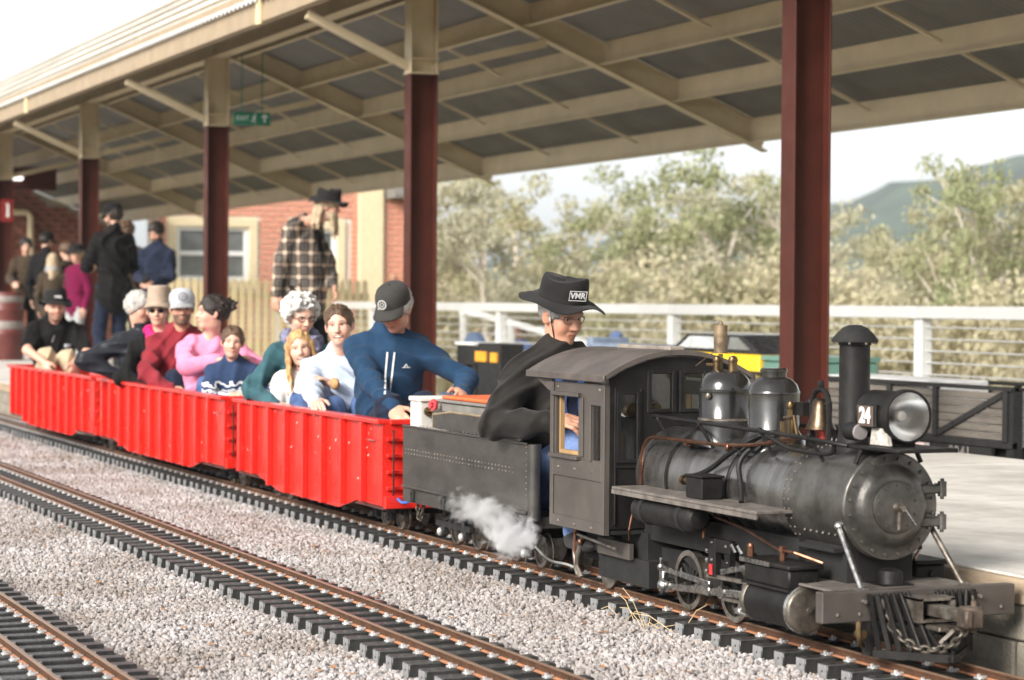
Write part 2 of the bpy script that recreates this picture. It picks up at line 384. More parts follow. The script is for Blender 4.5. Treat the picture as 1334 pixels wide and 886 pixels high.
# ------------------------------------------------------------------ platform
PZ = .215
b = MB(); b.box2((-48, 3.96, PZ-.09), (3, 6.94, PZ-.012))
pfm = tag(b.build('platform', m_conc), kind='structure')
sx_ = 2.4
while sx_ > -47:                          # cast slabs with open joints
    for y0, y1 in ((3.955, 6.95),):
        b = MB(); b.box2((sx_-2.392, y0, PZ-.0118), (sx_, y1, PZ+random.uniform(-.0012, .0012)), ch=.003); b.build('slab', m_conc, pfm)
    sx_ -= 2.4
pw = thing('platform_wall', 'low block retaining wall with timber coping along the platform edge', 'retaining wall', (-5, 3.95, -.1))
b = MB(); b.box2((-48, 3.985, -.12), (3, 4.1, PZ-.095), 0); b.build('core', m_block, pw)
x = 2.9; rest = MB()
COP = MB(); COP.box((0, 0, 0), (1.19, .055, .075), ch=.006); COPM = COP.mesh('coping_timber', m_coping)
while x > -48:
    if -18 < x: share('coping_timber', COPM, pw, (x-.6, 3.955-.0, PZ-.042+random.uniform(-.002, .002)))
    else: rest.box((x-.6, 3.955, PZ-.042), (1.19, .055, .075))
    x -= 1.2
tag(rest.build('coping_timber', m_coping, pw), kind='stuff')
BLK = MB(); BLK.box((0, 0, 0), (.39, .06, .105), ch=.006); BLKM = BLK.mesh('block', m_block); rest = MB()
for c in range(2):
    x = 2.8+c*.2
    while x > -48:
        q = (x, 3.972+random.uniform(-.004, .004)-.0, .081-c*.11)
        if -9 < x < -3: share('block', BLKM, pw, q, (0, 0, random.uniform(-.008, .008)))
        else: rest.box(q, (.39, .06, .105))
        x -= .4
tag(rest.build('block', m_block, pw), kind='stuff')

# ------------------------------------------------------------------ canopy and columns
YR, ZR = 6.0, 3.62                      # ridge (sheet level)
YB, YF = 8.78, 5.06; PITCH = .41
def zb(y): return ZR-PITCH*(y-YR)       # rear slope sheet level
def zf(y): return 4.08-.80*(YR-y)
COLX = [-4.72, -10.40, -16.09, -21.77, -27.46, -33.0]
XA, XB = -40., -1.2
cn = thing('platform_canopy', 'station canopy with cream steel rafters under grey corrugated roof sheets', 'canopy', (-16, 6, PZ))
def corr(x0, x1, y0, y1, zfun, dz, m, pit=.076, amp=.009):
    b = MB(); n = int((x1-x0)/pit*4); xs = np.linspace(x0, x1, n+1)
    vs = []
    for y in (y0, y1):
        for i, x in enumerate(xs): vs.append((x, y, zfun(y)+dz+amp*cos(2*pi*(x-x0)/pit)))
    b.add(vs, [(i, i+1, n+1+i+1, n+1+i) for i in range(n)], 0, True); return b
m_batten = M('roof_line_tan', (.30, .24, .17), .6)
edges = [XA]+[x for x in COLX[::-1]]+[XB]
for a, c in zip(edges[:-1], edges[1:]):
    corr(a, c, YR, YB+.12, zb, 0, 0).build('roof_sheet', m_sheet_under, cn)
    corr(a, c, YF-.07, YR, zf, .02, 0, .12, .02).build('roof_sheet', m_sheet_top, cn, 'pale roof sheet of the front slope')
    bt = MB()
    for y in (5.25, 5.45, 5.65, 5.85): bt.bar((a, y, zf(y)+.05), (c, y, zf(y)+.05), .03, .022)
    bt.build('roof_batten', m_batten, cn)
def zsec(b, x0, x1, y, ztop, h=.17, fl=.05, t=.006, lip=1, m=0):
    b.box2((x0, y-t/2, ztop-h), (x1, y+t/2, ztop), m); b.box2((x0, y-lip*fl, ztop-h-t), (x1, y+t/2, ztop-h), m) if lip > 0 else b.box2((x0, y-t/2, ztop-h-t), (x1, y+fl, ztop-h), m)
PUR = [6.22, 6.85, 7.48, 8.11]
for y in PUR:
    for a, c in zip(edges[:-1], edges[1:]):
        b = MB(); zsec(b, a+.055, c-.055, y, zb(y)-.012); b.build('purlin', m_cream, cn)
for y in (5.35, 5.72):
    for a, c in zip(edges[:-1], edges[1:]):
        b = MB(); zsec(b, a+.055, c-.055, y, zf(y)-.012, .12); b.build('purlin', m_cream, cn)
b = MB(); b.box2((XA, 5.985, ZR-.26), (XB, 6.015, ZR-.02)); b.box2((XA, 5.93, ZR-.27), (XB, 6.07, ZR-.26)); b.build('ridge_beam', m_cream, cn)
for k in range(6):                      # louvres that close the step between the two slopes
    z = ZR+.03+k*.078; b = MB(); b.bar((XA, 6.03, z), (XB, 6.03, z), .012, .07, up=(0, .5, 1)); b.build('louvre', m_cream, cn)
for x in COLX:                          # rafters: I-sections along the slope
    for (ya, yb_, zf_) in ((YR, YB+.13, zb), (YF+.02, YR, zf)):
        b = MB(); h = .20; a, c = np.array([x, ya, zf_(ya)-.015]), np.array([x, yb_, zf_(yb_)-.015]); dn = np.array([0, 0, -1.])
        b.bar(a+dn*h/2, c+dn*h/2, .010, h); b.bar(a+dn*(h), c+dn*(h), .095, .012); b.bar(a+dn*.004, c+dn*.004, .095, .012)
        b.build('rafter', m_cream, cn)
    b = MB(); b.bar((x, 6.09, 2.74), (x, 7.0, zb(7.0)-.24), .06, .06); b.build('brace', m_cream, cn)
    b = MB(); b.bar((x, 5.91, 2.74), (x, YF+.05, zf(YF)-.24), .06, .06); b.build('brace', m_cream, cn)
for a, c in zip(COLX[1:], COLX[:-1]):   # short bridging bars between purlins
    for q in (1/3., 2/3.):
        x = a+(c-a)*q
        for y0, y1 in zip(PUR, PUR[1:]+[YB-.02]):
            b = MB(); b.bar((x, y0+.01, zb(y0)-.12), (x, y1-.06, zb(y1)-.10), .035, .02); b.build('bridging_bar', m_cream, cn)
b = MB(); zsec(b, XA, XB, YB, zb(YB)-.012, .19, .06); b.build('eaves_beam', m_cream, cn)
m_fascia = M('fascia_shaded', (.33, .25, .165), .5, var=.06, vs=3)  # cream taken down to tan: the fascia's shade is put into the colour
fx = [XB, -8.0, -17.03, -26.29, XA]
for c, a in zip(fx[:-1], fx[1:]):
    b = MB(); b.box2((a+.004, YF-.025, 3.13), (c-.004, YF, 3.40), ch=.003); b.box2((a+.004, YF-.0, 3.13), (c-.004, YF+.05, 3.137)); b.build('fascia', m_fascia, cn)
for x in fx[1:-1]:
    b = MB(); b.box2((x-.05, YF-.05, 3.11), (x+.05, YF-.0255, 3.33), ch=.004); b.build('joint_cover', m_picket, cn)
for a, c in zip(edges[:-1], edges[1:]):  # lattice of battens under the front overhang
    b = MB(); n = int((c-a)/.16)
    for i in range(n): x = a+.09+i*.16; b.bar((x, YF+.04, zf(YF+.04)-.028), (x, YR-.05, zf(YR-.05)-.028), .02, .03)
    for y in (5.2, 5.5, 5.85): b.box2((a+.06, y-.012, zf(y)-.062), (c-.06, y+.012, zf(y)-.045))
    b.build('batten_lattice', M('dark_batten', (.20, .155, .10), .7, var=.2), cn)
clabel = ['', 'maroon steel column rising just behind the locomotive boiler', 'maroon and cream steel column behind the man in the black cap',
          'maroon and cream column with the green exit sign at its head', 'maroon and cream column beside the man in black seen from behind', 'maroon and cream column at the far left edge']
for i, x in enumerate(COLX):
    if i == 0: continue
    t = thing('steel_column', clabel[i], 'column', (x, 6, PZ), 'steel columns that carry the canopy')
    def hsec(b, z0, z1, w=.205, d=.14, tf=.011):
        for s in (-1, 1): b.box2((x-d/2, 6+s*w/2-tf/2, z0), (x+d/2, 6+s*w/2+tf/2, z1), ch=.002)
        b.box2((x-.005, 6-w/2+tf/2, z0), (x+.005, 6+w/2-tf/2, z1))
    b = MB(); hsec(b, PZ+.012, 2.69); b.box2((x-.12, 5.86, PZ), (x+.12, 6.14, PZ+.012), ch=.002); b.build('shaft', m_maroon, t)
    b = MB(); hsec(b, 2.693, ZR-.275); b.box2((x-.078, 5.886, 2.69), (x+.078, 6.114, 2.70)); b.box2((x-.078, 5.886, 2.80), (x+.078, 6.114, 2.808)); b.build('column_head', m_cream, t)

# ------------------------------------------------------------------ lettering
FONT = None
def text_mesh(s, size, m, ext=.0008, bold=.0, align='CENTER', spacing=1.):
    c = bpy.data.curves.new('text', 'FONT'); c.body = s; c.size = size; c.extrude = ext; c.offset = bold; c.align_x = align; c.align_y = 'CENTER'; c.space_character = spacing; c.resolution_u = 3
    o = bpy.data.objects.new('text', c); SC.collection.objects.link(o)
    dg = bpy.context.evaluated_depsgraph_get(); dg.update()
    me = bpy.data.meshes.new_from_object(o.evaluated_get(dg)); bpy.data.objects.remove(o); bpy.data.curves.remove(c)
    me.materials.clear(); me.materials.append(m); return me
def place_mesh(name, me, parent, o, right, up, label=None):
    """put a flat mesh (drawn in xy) at world point o with x along right and y along up"""
    r = np.array(right, float); r /= np.linalg.norm(r); u = np.array(up, float); u -= r*(u@r); u /= np.linalg.norm(u); n = np.cross(r, u)
    off = np.array(OFF.get(parent, (0, 0, 0)) if parent is not None else (0, 0, 0)); T = Matrix(((r[0], u[0], n[0], o[0]-off[0]), (r[1], u[1], n[1], o[1]-off[1]), (r[2], u[2], n[2], o[2]-off[2]), (0, 0, 0, 1)))
    me.transform(T); return link(name, me, parent, label)
m_signg = M('sign_green', (.01, .16, .10), .4, var=.05); m_signw = M('sign_white', (.8, .82, .8), .4, var=.02)
m_signr = M('sign_red', (.20, .012, .012), .4, var=.05)
sx, sy, sz = -21.2, 6.01, 2.73
t = thing('exit_sign', 'green EXIT sign with running figure and arrow hanging under the canopy', 'sign', (sx, sy, sz))
b = MB(); b.box((sx, sy+.18, sz), (.03, .36, .125), ch=.004); b.cyl((sx, sy+.08, sz+.06), (sx, sy+.08, zb(sy+.08)-.02), .005, n=6); b.cyl((sx, sy+.28, sz+.06), (sx, sy+.28, zb(sy+.28)-.02), .005, n=6); b.build('sign_panel', m_signg, t)
place_mesh('lettering', text_mesh('EXIT', .062, m_signw), t, (sx+.0165, sy+.085, sz), (0, 1, 0), (0, 0, 1))
b = MB(); xx = sx+.0175                  # running figure and arrow
b.ell((xx, sy+.205, sz+.038), (.001, .009, .009), 10)
for p, q, w in (((.200, .024), (.192, -.006), .016), ((.192, -.006), (.207, -.022), .009), ((.207, -.022), (.203, -.046), .008), ((.190, -.006), (.180, -.026), .009), ((.180, -.026), (.166, -.028), .008), ((.2, .02), (.217, .004), .007), ((.198, .02), (.178, .008), .007)):
    b.bar((xx, sy+p[0], sz+p[1]), (xx, sy+q[0], sz+q[1]), w, .001, up=(1, 0, 0))
b.bar((xx, sy+.30, sz-.035), (xx, sy+.30, sz+.02), .014, .001, up=(1, 0, 0))
for s in (-1, 1): b.bar((xx, sy+.30, sz+.040), (xx, sy+.30+s*.026, sz+.012), .012, .001, up=(1, 0, 0))
b.build('pictogram', m_signw, t)
# ------------------------------------------------------------------ brick building at the end of the platform
BX = -36.0
bd = thing('brick_building', 'red brick station building with cream trim and white sash windows', 'building', (BX, 10, PZ))
WINS = [(9.27, 10.47), (11.29, 11.96)]; WZ0, WZ1 = 1.325, 2.18
b = MB(); b.wallpanel((8.87, -.3, 13.4, 3.9), [(a, WZ0, c, WZ1) for a, c in WINS], 'x', BX-.30, BX-.02); b.build('wall', m_mortar, bd)
BL, BH = .219, .070
bk = MB(); bk.box((0, 0, 0), (.03, BL, BH), ch=.004); BRM = bk.mesh('brick', m_brick)
PIL = [(12.33, 12.75)]; rest = MB(); cnt = 0
def solid(y0, y1, z):
    for a, c in WINS:
        if y1 > a-.15 and y0 < c+.15 and WZ0-.19 < z < WZ1+.19: return False
    for a, c in PIL:
        if y1 > a-.005 and y0 < c+.005: return False
    return True
for r in range(48):
    z = -.25+r*.0885; y = 8.99+(.119 if r % 2 else 0)
    if z > 3.85: break
    while y < 13.3:
        if not solid(y-BL/2, y+BL/2, z):
            for q in (-.0595, .0595):
                if solid(y+q-.053, y+q+.053, z): rest.box((BX-.006, y+q, z), (.03, .106, BH))
        elif 1.25 < z < 3.0 and y < 13.0 and cnt < 298:
            share('brick', BRM, bd, (BX-.006+random.uniform(-.003, .003), y, z)); cnt += 1
        else: rest.box((BX-.006, y, z), (.03, BL, BH))
        y += .238
tag(rest.build('brick', m_brick, bd), kind='stuff')
for a, c in PIL:
    b = MB(); b.box2((BX-.03, a, -.2), (BX+.07, c, 3.8), ch=.006); b.build('pilaster', m_trim, bd)
for a, c in WINS:
    b = MB()
    b.box2((BX-.06, a-.14, WZ0-.02), (BX+.03, a, WZ1), ch=.004); b.box2((BX-.06, c, WZ0-.02), (BX+.03, c+.14, WZ1), ch=.004)
    b.box2((BX-.06, a-.14, WZ1+.002), (BX+.034, c+.14, WZ1+.15), ch=.004); b.box2((BX-.06, a-.16, WZ0-.14), (BX+.06, c+.16, WZ0-.022), ch=.004)
    b.build('window_surround', m_trim, bd)
    w = MB(); zm = (WZ0+WZ1)/2
    for q in ((a, WZ0, a+.07, WZ1), (c-.07, WZ0, c, WZ1), (a+.0705, WZ1-.06, c-.0705, WZ1), (a+.0705, WZ0, c-.0705, WZ0+.06), (a+.0705, zm-.035, c-.0705, zm+.035)):
        w.box2((BX-.08, q[0], q[1]), (BX-.02, q[2], q[3]), ch=.003)
    w = w.build('window', m_white, bd)
    for z0, z1 in ((WZ0+.06, zm-.035), (zm+.035, WZ1-.06)):
        g = MB(); g.box2((BX-.06, a+.071, z0), (BX-.053, c-.071, z1)); g.build('pane', m_glass, w)
b = MB(); b.box2((BX-.5, 8.9, 3.9), (BX+.2, 13.8, 3.98)); b.box2((BX+.16, 8.9, 3.78), (BX+.22, 13.8, 3.90), ch=.01); b.build('eaves', m_trim, bd)
b = MB(); b.prism([(BX+.02, 3.15), (BX+.5, 2.76), (BX+.5, 2.70), (BX+.02, 2.70)], 'y', 12.8, 13.35); b.build('awning', [m_sheet_under], bd)
# the side wall in the shade at the far left, with pipes
b2 = thing('brick_wall', 'shaded brick wall with a cream pipe at the far end of the platform', 'wall', (-37.5, 7, PZ))
m_brick_shade = M('shaded_brick', (.23, .085, .055), .85, var=.22, vs=3.1, bump=.3, bs=90); m_mortar_shade = M('shaded_mortar', (.34, .29, .24), .9, var=.1, vs=20)  # deep shade at the canopy's far end is mixed into both colours
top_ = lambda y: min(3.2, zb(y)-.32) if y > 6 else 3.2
b = MB(); b.prism([(5.2, -.3), (8.82, -.3), (8.82, top_(8.82)), (6.2, top_(6.2)), (5.2, 3.2)], 'x', -37.8, -37.52); b.build('wall', m_mortar_shade, b2)
rest = MB(); BRS = MB(); BRS.box((0, 0, 0), (.03, .226, .077)); BRS = BRS.mesh('brick', m_brick_shade)
for r in range(40):
    z = -.2+r*.0885; y = 5.35+(.119 if r % 2 else 0)
    while y < 8.7:
        if z < top_(y+.12)-.06:
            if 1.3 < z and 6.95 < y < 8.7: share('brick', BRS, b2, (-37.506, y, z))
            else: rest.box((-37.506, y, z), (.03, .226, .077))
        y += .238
tag(rest.build('brick', m_brick_shade, b2), kind='stuff')
b = MB(); b.box2((-37.48, 6.42, PZ), (-37.40, 6.72, 2.9)); b.build('trim_board', M('ochre_trim', (.42, .26, .09), .5), b2)
b = MB(); b.tube([(-37.38, 6.0, 2.40), (-37.38, 6.85, 2.40), (-37.38, 7.16, 2.40), (-37.38, 7.22, 2.34), (-37.38, 7.22, PZ)], .055, 10); b.build('downpipe', m_cream, b2)
b = MB(); b.tube([(-37.38, 6.78, 1.4), (-37.38, 6.78, 2.15)], .03, 8); b.build('thin_pipe', m_cream, b2)
t = thing('bulkhead_beam', 'dark maroon beam behind the lamp at the far left', 'beam', (-34, 6.4, 2.6))
b = MB(); b.box2((-34.6, 5.3, 2.62), (-34.25, 7.0, 2.95), ch=.01); b.build('beam', m_maroon, t)
t = thing('warning_sign', 'small red and white sign on the column at the far left', 'sign', (-32.9, 5.95, 2.2))
b = MB(); b.box((-32.90, 6.02, 2.25), (.02, .17, .32), ch=.003); b.build('sign_panel', m_signr, t)
b = MB(); b.box((-32.887, 6.03, 2.26), (.006, .03, .17)); b.box((-32.887, 6.027, 2.17), (.006, .05, .02)); b.box((-32.887, 6.02, 2.345), (.006, .03, .02)); b.build('mark', m_signw, t)
t = thing('bulkhead_lamp', 'white bulkhead lamp glowing under the canopy at far left', 'lamp', (-34.2, 6.4, 2.7))
me_ = M('lamp_glow', (.8, .8, .78), .4); me_.node_tree.nodes['Principled BSDF'].inputs['Emission Color'].default_value = (1, .97, .9, 1); me_.node_tree.nodes['Principled BSDF'].inputs['Emission Strength'].default_value = .9
b = MB(); b.box((-34.2, 6.36, 2.78), (.10, .26, .06), ch=.02); b.build('diffuser', me_, t); b = MB(); b.box((-34.235, 6.36, 2.83), (.03, .30, .05), ch=.01); b.build('lamp_base', m_dark, t)
DX, DY = -29.6, 5.40
t = thing('drum', 'red and white banded drum standing at far left', 'drum', (DX, DY, PZ))
m_drumr = M('drum_red', (.13, .03, .025), .5, var=.15, vs=8); m_drumw = M('drum_white', (.25, .22, .20), .5)
b = MB(); b.lathe([(0, .0), (.22, 0), (.23, .02), (.23, .32), (.24, .34), (.23, .36), (.23, .62), (.24, .64), (.23, .66), (.23, .84), (.21, .87), (0, .87)], (DX, DY, PZ), n=24); b.build('drum_body', m_drumr, t)
for z0, z1 in ((.40, .50), (.74, .82)):
    b = MB(); b.lathe([(.231, z0), (.236, z0+.01), (.236, z1-.01), (.231, z1)], (DX, DY, PZ), n=24); b.build('band', m_drumw, t)

# ------------------------------------------------------------------ cream picket fence
pf = thing('picket_fence', 'cream picket fence in front of the brick building', 'picket fence', (-27, 7.2, PZ))
pk = MB(); pk.prism([(-.032, 0), (.032, 0), (.032, .98), (0, 1.03), (-.032, .98)], 'x', -.01, .01)
PKM = pk.mesh('picket', m_picket)
for i in range(30):
    y = 6.50+i*.098
    share('picket', PKM, pf, (-27.0+random.uniform(-.004, .004), y, PZ+.03+random.uniform(-.008, .008)), (0, 0, 0))
for z in (.38, .98):
    b = MB(); b.box2((-27.06, 6.4, z+.03), (-27.012, 9.4, z+.12)); b.build('fence_rail', m_picket, pf)

# ------------------------------------------------------------------ white wire fence behind the platform
wf = thing('white_fence', 'white post and rail fence strung with wires behind the platform', 'fence', (-14, 9, 0))
FY = 9.0; P0 = -13.93; SP = 3.91
for k in range(-3, 6):
    x = P0-k*SP
    if x < -31: break
    b = MB(); b.box2((x-.052, FY-.045, -.3), (x+.052, FY+.045, .905), ch=.006); b.build('post', m_white, wf)
    a = x; c = x+SP
    b = MB(); b.box2((x-.003, FY-.075, .905), (x+SP-.006, FY+.075, .995), ch=.008); b.build('top_rail', m_white, wf)
for i in range(9):
    z = .845-i*.083
    b = MB(); xs = [P0+2*SP-k*SP for k in range(0, 8)]
    b.tube([(P0+3*SP, FY, z), (P0-4.3*SP, FY, z)], .0075, 6); b.build('wire', m_wire, wf)
# second, farther white railing with a sloping hand rail
rf = thing('ramp_railing', 'white ramp railing sloping down beyond the wire fence', 'railing', (-22, 11.5, -.5))
b = MB(); b.bar((-29.5, 11.6, .90), (-24.3, 11.6, .42), .05, .07); b.build('hand_rail', m_white, rf)
for x, z in ((-29.4, .9), (-27.7, .74), (-26, .58), (-24.4, .43)):
    b = MB(); b.box2((x-.04, 11.57, -.95), (x+.04, 11.63, z-.0)); b.build('post', m_white, rf)

# ------------------------------------------------------------------ vegetation
def leaf_mat(name, col, col2, v):
    m = M(name, col, .6, var=.2, vs=1.3, col2=col2, spec=.3, rvar=0); t = m.node_tree; n = t.nodes; L = t.links
    b_ = n['Principled BSDF']; src = b_.inputs['Base Color'].links[0].from_socket
    tr = n.new('ShaderNodeBsdfTranslucent'); ad = n.new('ShaderNodeMixShader'); ad.inputs[0].default_value = .45
    L.new(src, tr.inputs[0]); L.new(b_.outputs[0], ad.inputs[1]); L.new(tr.outputs[0], ad.inputs[2]); L.new(ad.outputs[0], n['Material Output'].inputs['Surface'])
    return m
LM = [leaf_mat('gum_leaves_olive', (.42, .41, .26), (.50, .46, .31), 0), leaf_mat('gum_leaves_green', (.33, .36, .20), (.41, .41, .25), 1),
      leaf_mat('scrub_leaves_tan', (.50, .465, .32), (.55, .49, .34), 2), leaf_mat('gum_leaves_grey', (.45, .44, .32), (.50, .47, .35), 3)]
m_trunk = M('gum_bark', (.52, .47, .40), .85, var=.25, vs=6, bump=.4, bs=20, col2=(.36, .31, .25))
def leafcloud(clumps, per, size, rng):
    """real little leaf blades, drooping, spread through each clump"""
    n = sum(max(8, int(per*c[3])) for c in clumps); V = np.zeros((n, 4, 3)); i = 0
    for (cx_, cy_, cz_, w) in clumps:
        k = max(8, int(per*w)); 
        d = rng.normal(0, 1, (k, 3)); d /= np.linalg.norm(d, axis=1)[:, None]; r = rng.uniform(0, 1, (k, 1))**.5
        P = np.array([cx_, cy_, cz_])+d*r*np.array([.85, .85, .55])*w
        a = rng.normal(0, 1, (k, 3)); a[:, 2] -= .7; a /= np.linalg.norm(a, axis=1)[:, None]
        s = np.cross(a, rng.normal(0, 1, (k, 3))); s /= np.linalg.norm(s, axis=1)[:, None]+1e-9
        L_ = size*rng.uniform(.6, 1.4, (k, 1)); w_ = L_*.33
        V[i:i+k, 0] = P; V[i:i+k, 1] = P+a*L_*.45+s*w_; V[i:i+k, 2] = P+a*L_; V[i:i+k, 3] = P+a*L_*.45-s*w_; i += k
    me = bpy.data.meshes.new('crown'); me.vertices.add(n*4); me.vertices.foreach_set('co', V.reshape(-1))
    me.loops.add(n*4); me.loops.foreach_set('vertex_index', np.arange(n*4)); me.polygons.add(n); me.polygons.foreach_set('loop_start', np.arange(0, n*4, 4)); me.polygons.foreach_set('loop_total', np.full(n, 4))
    me.update(); return me
def tree_variant(seed, kind):
    """unit-height tree: returns trunk mesh and crown mesh"""
    r = np.random.default_rng(seed); b = MB(); clumps = []
    if kind == 'gum':
        top = np.array([r.normal(0, .05), r.normal(0, .05), .62]); b.tube([(0, 0, -.05), (r.normal(0, .01), r.normal(0, .01), .22), top*[.6, .6, .7], top], [.022, .017, .012, .008], 7)
        for k in range(10):
            h = r.uniform(.25, .62); a = r.uniform(0, 2*pi); o = np.array([top[0]*h, top[1]*h, h]); L_ = r.uniform(.14, .30)*(1.15-h*.5)
            e = o+np.array([cos(a)*L_, sin(a)*L_, r.uniform(.08, .30)]); e[2] = min(e[2], .93)
            mid = (o+e)/2+[0, 0, .03]; b.tube([o, mid, e], [.008, .006, .003], 5)
            for q in range(r.integers(2, 5)):
                c = e+r.normal(0, .055, 3); clumps.append((*c, r.uniform(.055, .115)))
                b.tube([mid, c], [.004, .002], 4)
        clumps += [(*(top+[r.normal(0, .06), r.normal(0, .06), r.uniform(.1, .33)]), r.uniform(.06, .10)) for _ in range(7)]
    elif kind == 'shrub':
        for k in range(9):
            a = r.uniform(0, 2*pi); e = np.array([cos(a)*r.uniform(.1, .5), sin(a)*r.uniform(.1, .5), r.uniform(.3, .8)])
            b.tube([(0, 0, -.05), e*.5+[0, 0, .1], e], [.02, .014, .006], 5)
            for q in range(3): clumps.append((*(e+r.normal(0, .13, 3)), r.uniform(.14, .24)))
        for k in range(9): clumps.append((r.normal(0, .28), r.normal(0, .28), r.uniform(.1, .45), r.uniform(.16, .26)))
    return b.mesh('trunk', m_trunk), clumps, r
GV = []
for s in range(5):
    tm, cl, r = tree_variant(40+s, 'gum'); GV.append((tm, leafcloud(cl, 1250, .019, r)))
SV = []
for s in range(4):
    tm, cl, r = tree_variant(80+s, 'shrub'); SV.append((tm, leafcloud(cl, 700, .034, r)))
CACHE = {}
def plant(name, label, cat, px, Z, topy, var, mat, group, wide=1.):
    xn = (px-667)/3000; base = _f*Z+_r*Z*xn; x, y = base[0], base[1]; gz = ground_z(x, y)
    h = 1+Z*(396+.0071*(px-667)-topy)/3000-gz
    t = thing(name, label, cat, (x, y, gz), group)
    tm, cm = var; key = (cm.name, mat.name)
    if key not in CACHE: c = cm.copy(); c.name = 'crown'; c.materials.clear(); c.materials.append(mat); CACHE[key] = c
    rz = random.uniform(0, 6.28); sc = (h*wide, h*wide, h)
    for nm, me in (('trunk', tm), ('crown', CACHE[key])):
        share(nm, me, t, (x, y, gz), (0, 0, rz), sc)
TR = [(604, 47, 208, 0), (640, 33, 212, 3), (676, 37, 203, 0), (762, 42, 238, 0), (812, 37, 212, 1), 
      (888, 36, 212, 3), (962, 31, 182, 1), (1000, 38, 205, 0), (1040, 36, 218, 3), (1096, 46, 268, 0), (1136, 52, 300, 3), (1180, 47, 305, 1),
      (1232, 33, 250, 0), (1266, 27, 178, 1), (1300, 30, 212, 3), (1338, 28, 196, 0), (1380, 31, 190, 1), (1425, 33, 205, 0)]
MARKS = [(500, 'behind the second column'), (548, 'beside the second column'), (592, 'right of the second column'), (640, 'left of the driver'), (690, 'over the back of the driver'), (738, 'straight above the driver hat'), (786, 'right of the driver hat'), (836, 'above the rear of the cab roof'), (884, 'above the cab roof'), (932, 'above the whistle'), (980, 'left of the nearest column'), (1030, 'behind the nearest column'), (1076, 'right of the nearest column'), (1124, 'above the chimney'), (1172, 'between chimney and headlight'), (1220, 'above the headlight'), (1268, 'right of the headlight'), (1316, 'by the right edge'), (1364, 'cut by the right edge'), (1412, 'past the right edge'), (1460, 'farthest right')]
side = lambda px: min(MARKS, key=lambda q: abs(q[0]-px))[1]
adj = ['olive leaved', 'dark green', '', 'grey green']
for k, (px, Z, ty, mt) in enumerate(TR):
    tall = 'tallest thin' if ty < 180 else 'tall' if ty < 215 else 'shorter'
    plant('gum_tree', f'{tall} {adj[mt]} gum tree {side(px)}', 'tree', px, Z, ty, GV[k % 5], LM[mt], 'gum trees beyond the fence', 1.0 if ty > 180 else .7)
USED = set()
for k in range(38):
    px = 590+k*22.5+random.uniform(-10, 10); near = k % 2; Z = random.uniform(22, 28) if near else random.uniform(29, 36); Z = max(Z, 14.5/(.387+.922*(px-667)/3000)); ty = random.uniform(316, 350) if not near else random.uniform(322, 366)
    if 1085 < px < 1215: ty += 24
    mt = (2, 0, 2, 3, 2)[k % 5]
    lb_ = f"{'lower' if near else 'taller'} {['olive', '', 'tan', 'grey green'][mt]} scrub bush {side(px)}"; lb_ = lb_ if lb_ not in USED else lb_.replace('scrub bush', 'scrub bush, right of its twin,'); USED.add(lb_)
    plant('shrub', lb_ if True else f"{'lower' if near else 'taller'} {['olive', '', 'tan', 'grey green'][mt]} scrub bush {side(px)}", 'shrub', px, Z, ty, SV[k % 4], LM[mt], 'scrub bushes beyond the fence', random.uniform(.8, 1.1))

# ------------------------------------------------------------------ far hill
def make_hill():
    b = MB(); D = 760; nu, nv = 90, 16; vs = []
    dirv = (_f+_r*(1250-667)/3000); c0 = np.array([dirv[0], dirv[1]])*D; rt = np.array([_r[0], _r[1]]); fw = np.array([_f[0], _f[1]])
    prof_u = [-420, -160, -95, -60, -38, -14, 8, 24, 60, 120, 260, 480]; prof_h = [4, 16, 26, 33, 37, 43, 49, 53, 58, 66, 60, 20]
    for i in range(nu):
        u = -420+900*i/(nu-1); H = np.interp(u, prof_u, prof_h)+1.2*sin(u*.21)+.9*sin(u*.47+1)+.6*sin(u*1.1)
        for j in range(nv):
            t = j/(nv-1)*2-1; w = cos(t*pi/2)**1.2; p = c0+rt*u+fw*t*190
            vs.append((p[0], p[1], -4+(H+3)*w+RNG.normal(0, .5)*w))
    b.add(vs, [(i*nv+j, (i+1)*nv+j, (i+1)*nv+j+1, i*nv+j+1) for i in range(nu-1) for j in range(nv-1)], 0, True)
    tag(b.build('hill', M('forested_hill', (.05, .075, .05), .9, var=.3, vs=.03, bump=.6, bs=.2)), kind='structure')
make_hill()
# ------------------------------------------------------------------ train materials
m_smoke = M('smokebox_graphite', (.125, .118, .11), .36, metal=.75, var=.25, vs=9, bump=.10, bs=60, worn=(.13, .115, .10), wornamt=.35)
m_boil = M('boiler_black', (.25, .24, .23), .31, metal=.9, var=.22, vs=7, bump=.08, bs=22, stretch=(2.5, .7, .7), coat=.35, worn=(.16, .14, .12), wornamt=.3)
m_dome = M('dome_black', (.018, .017, .016), .24, metal=.1, var=.25, vs=8, bump=.05, bs=30, coat=.6, worn=(.06, .05, .04), wornamt=.25)
m_blk = M('engine_black', (.013, .012, .0115), .5, metal=0, spec=.2, var=.25, vs=14, bump=.1, bs=60, worn=(.10, .085, .07), wornamt=.35)
m_dull = M('sooty_black', (.010, .0095, .009), .8, var=.3, vs=14, worn=(.07, .055, .04), wornamt=.4)
m_cab = M('cab_paint', (.070, .060, .053), .42, var=.12, vs=6, bump=.06, bs=80, worn=(.15, .13, .11), wornamt=.25)
m_roof = M('cab_roof', (.085, .070, .062), .5, var=.2, vs=7, bump=.1, bs=50, worn=(.2, .16, .13), wornamt=.5)
m_tend = M('tender_paint', (.046, .042, .038), .40, var=.22, vs=4, bump=.08, bs=60, stretch=(1, 1, 2.2), worn=(.15, .135, .115), wornamt=.35)
m_steel = M('bright_steel', (.55, .54, .52), .28, metal=1., var=.2, vs=30)
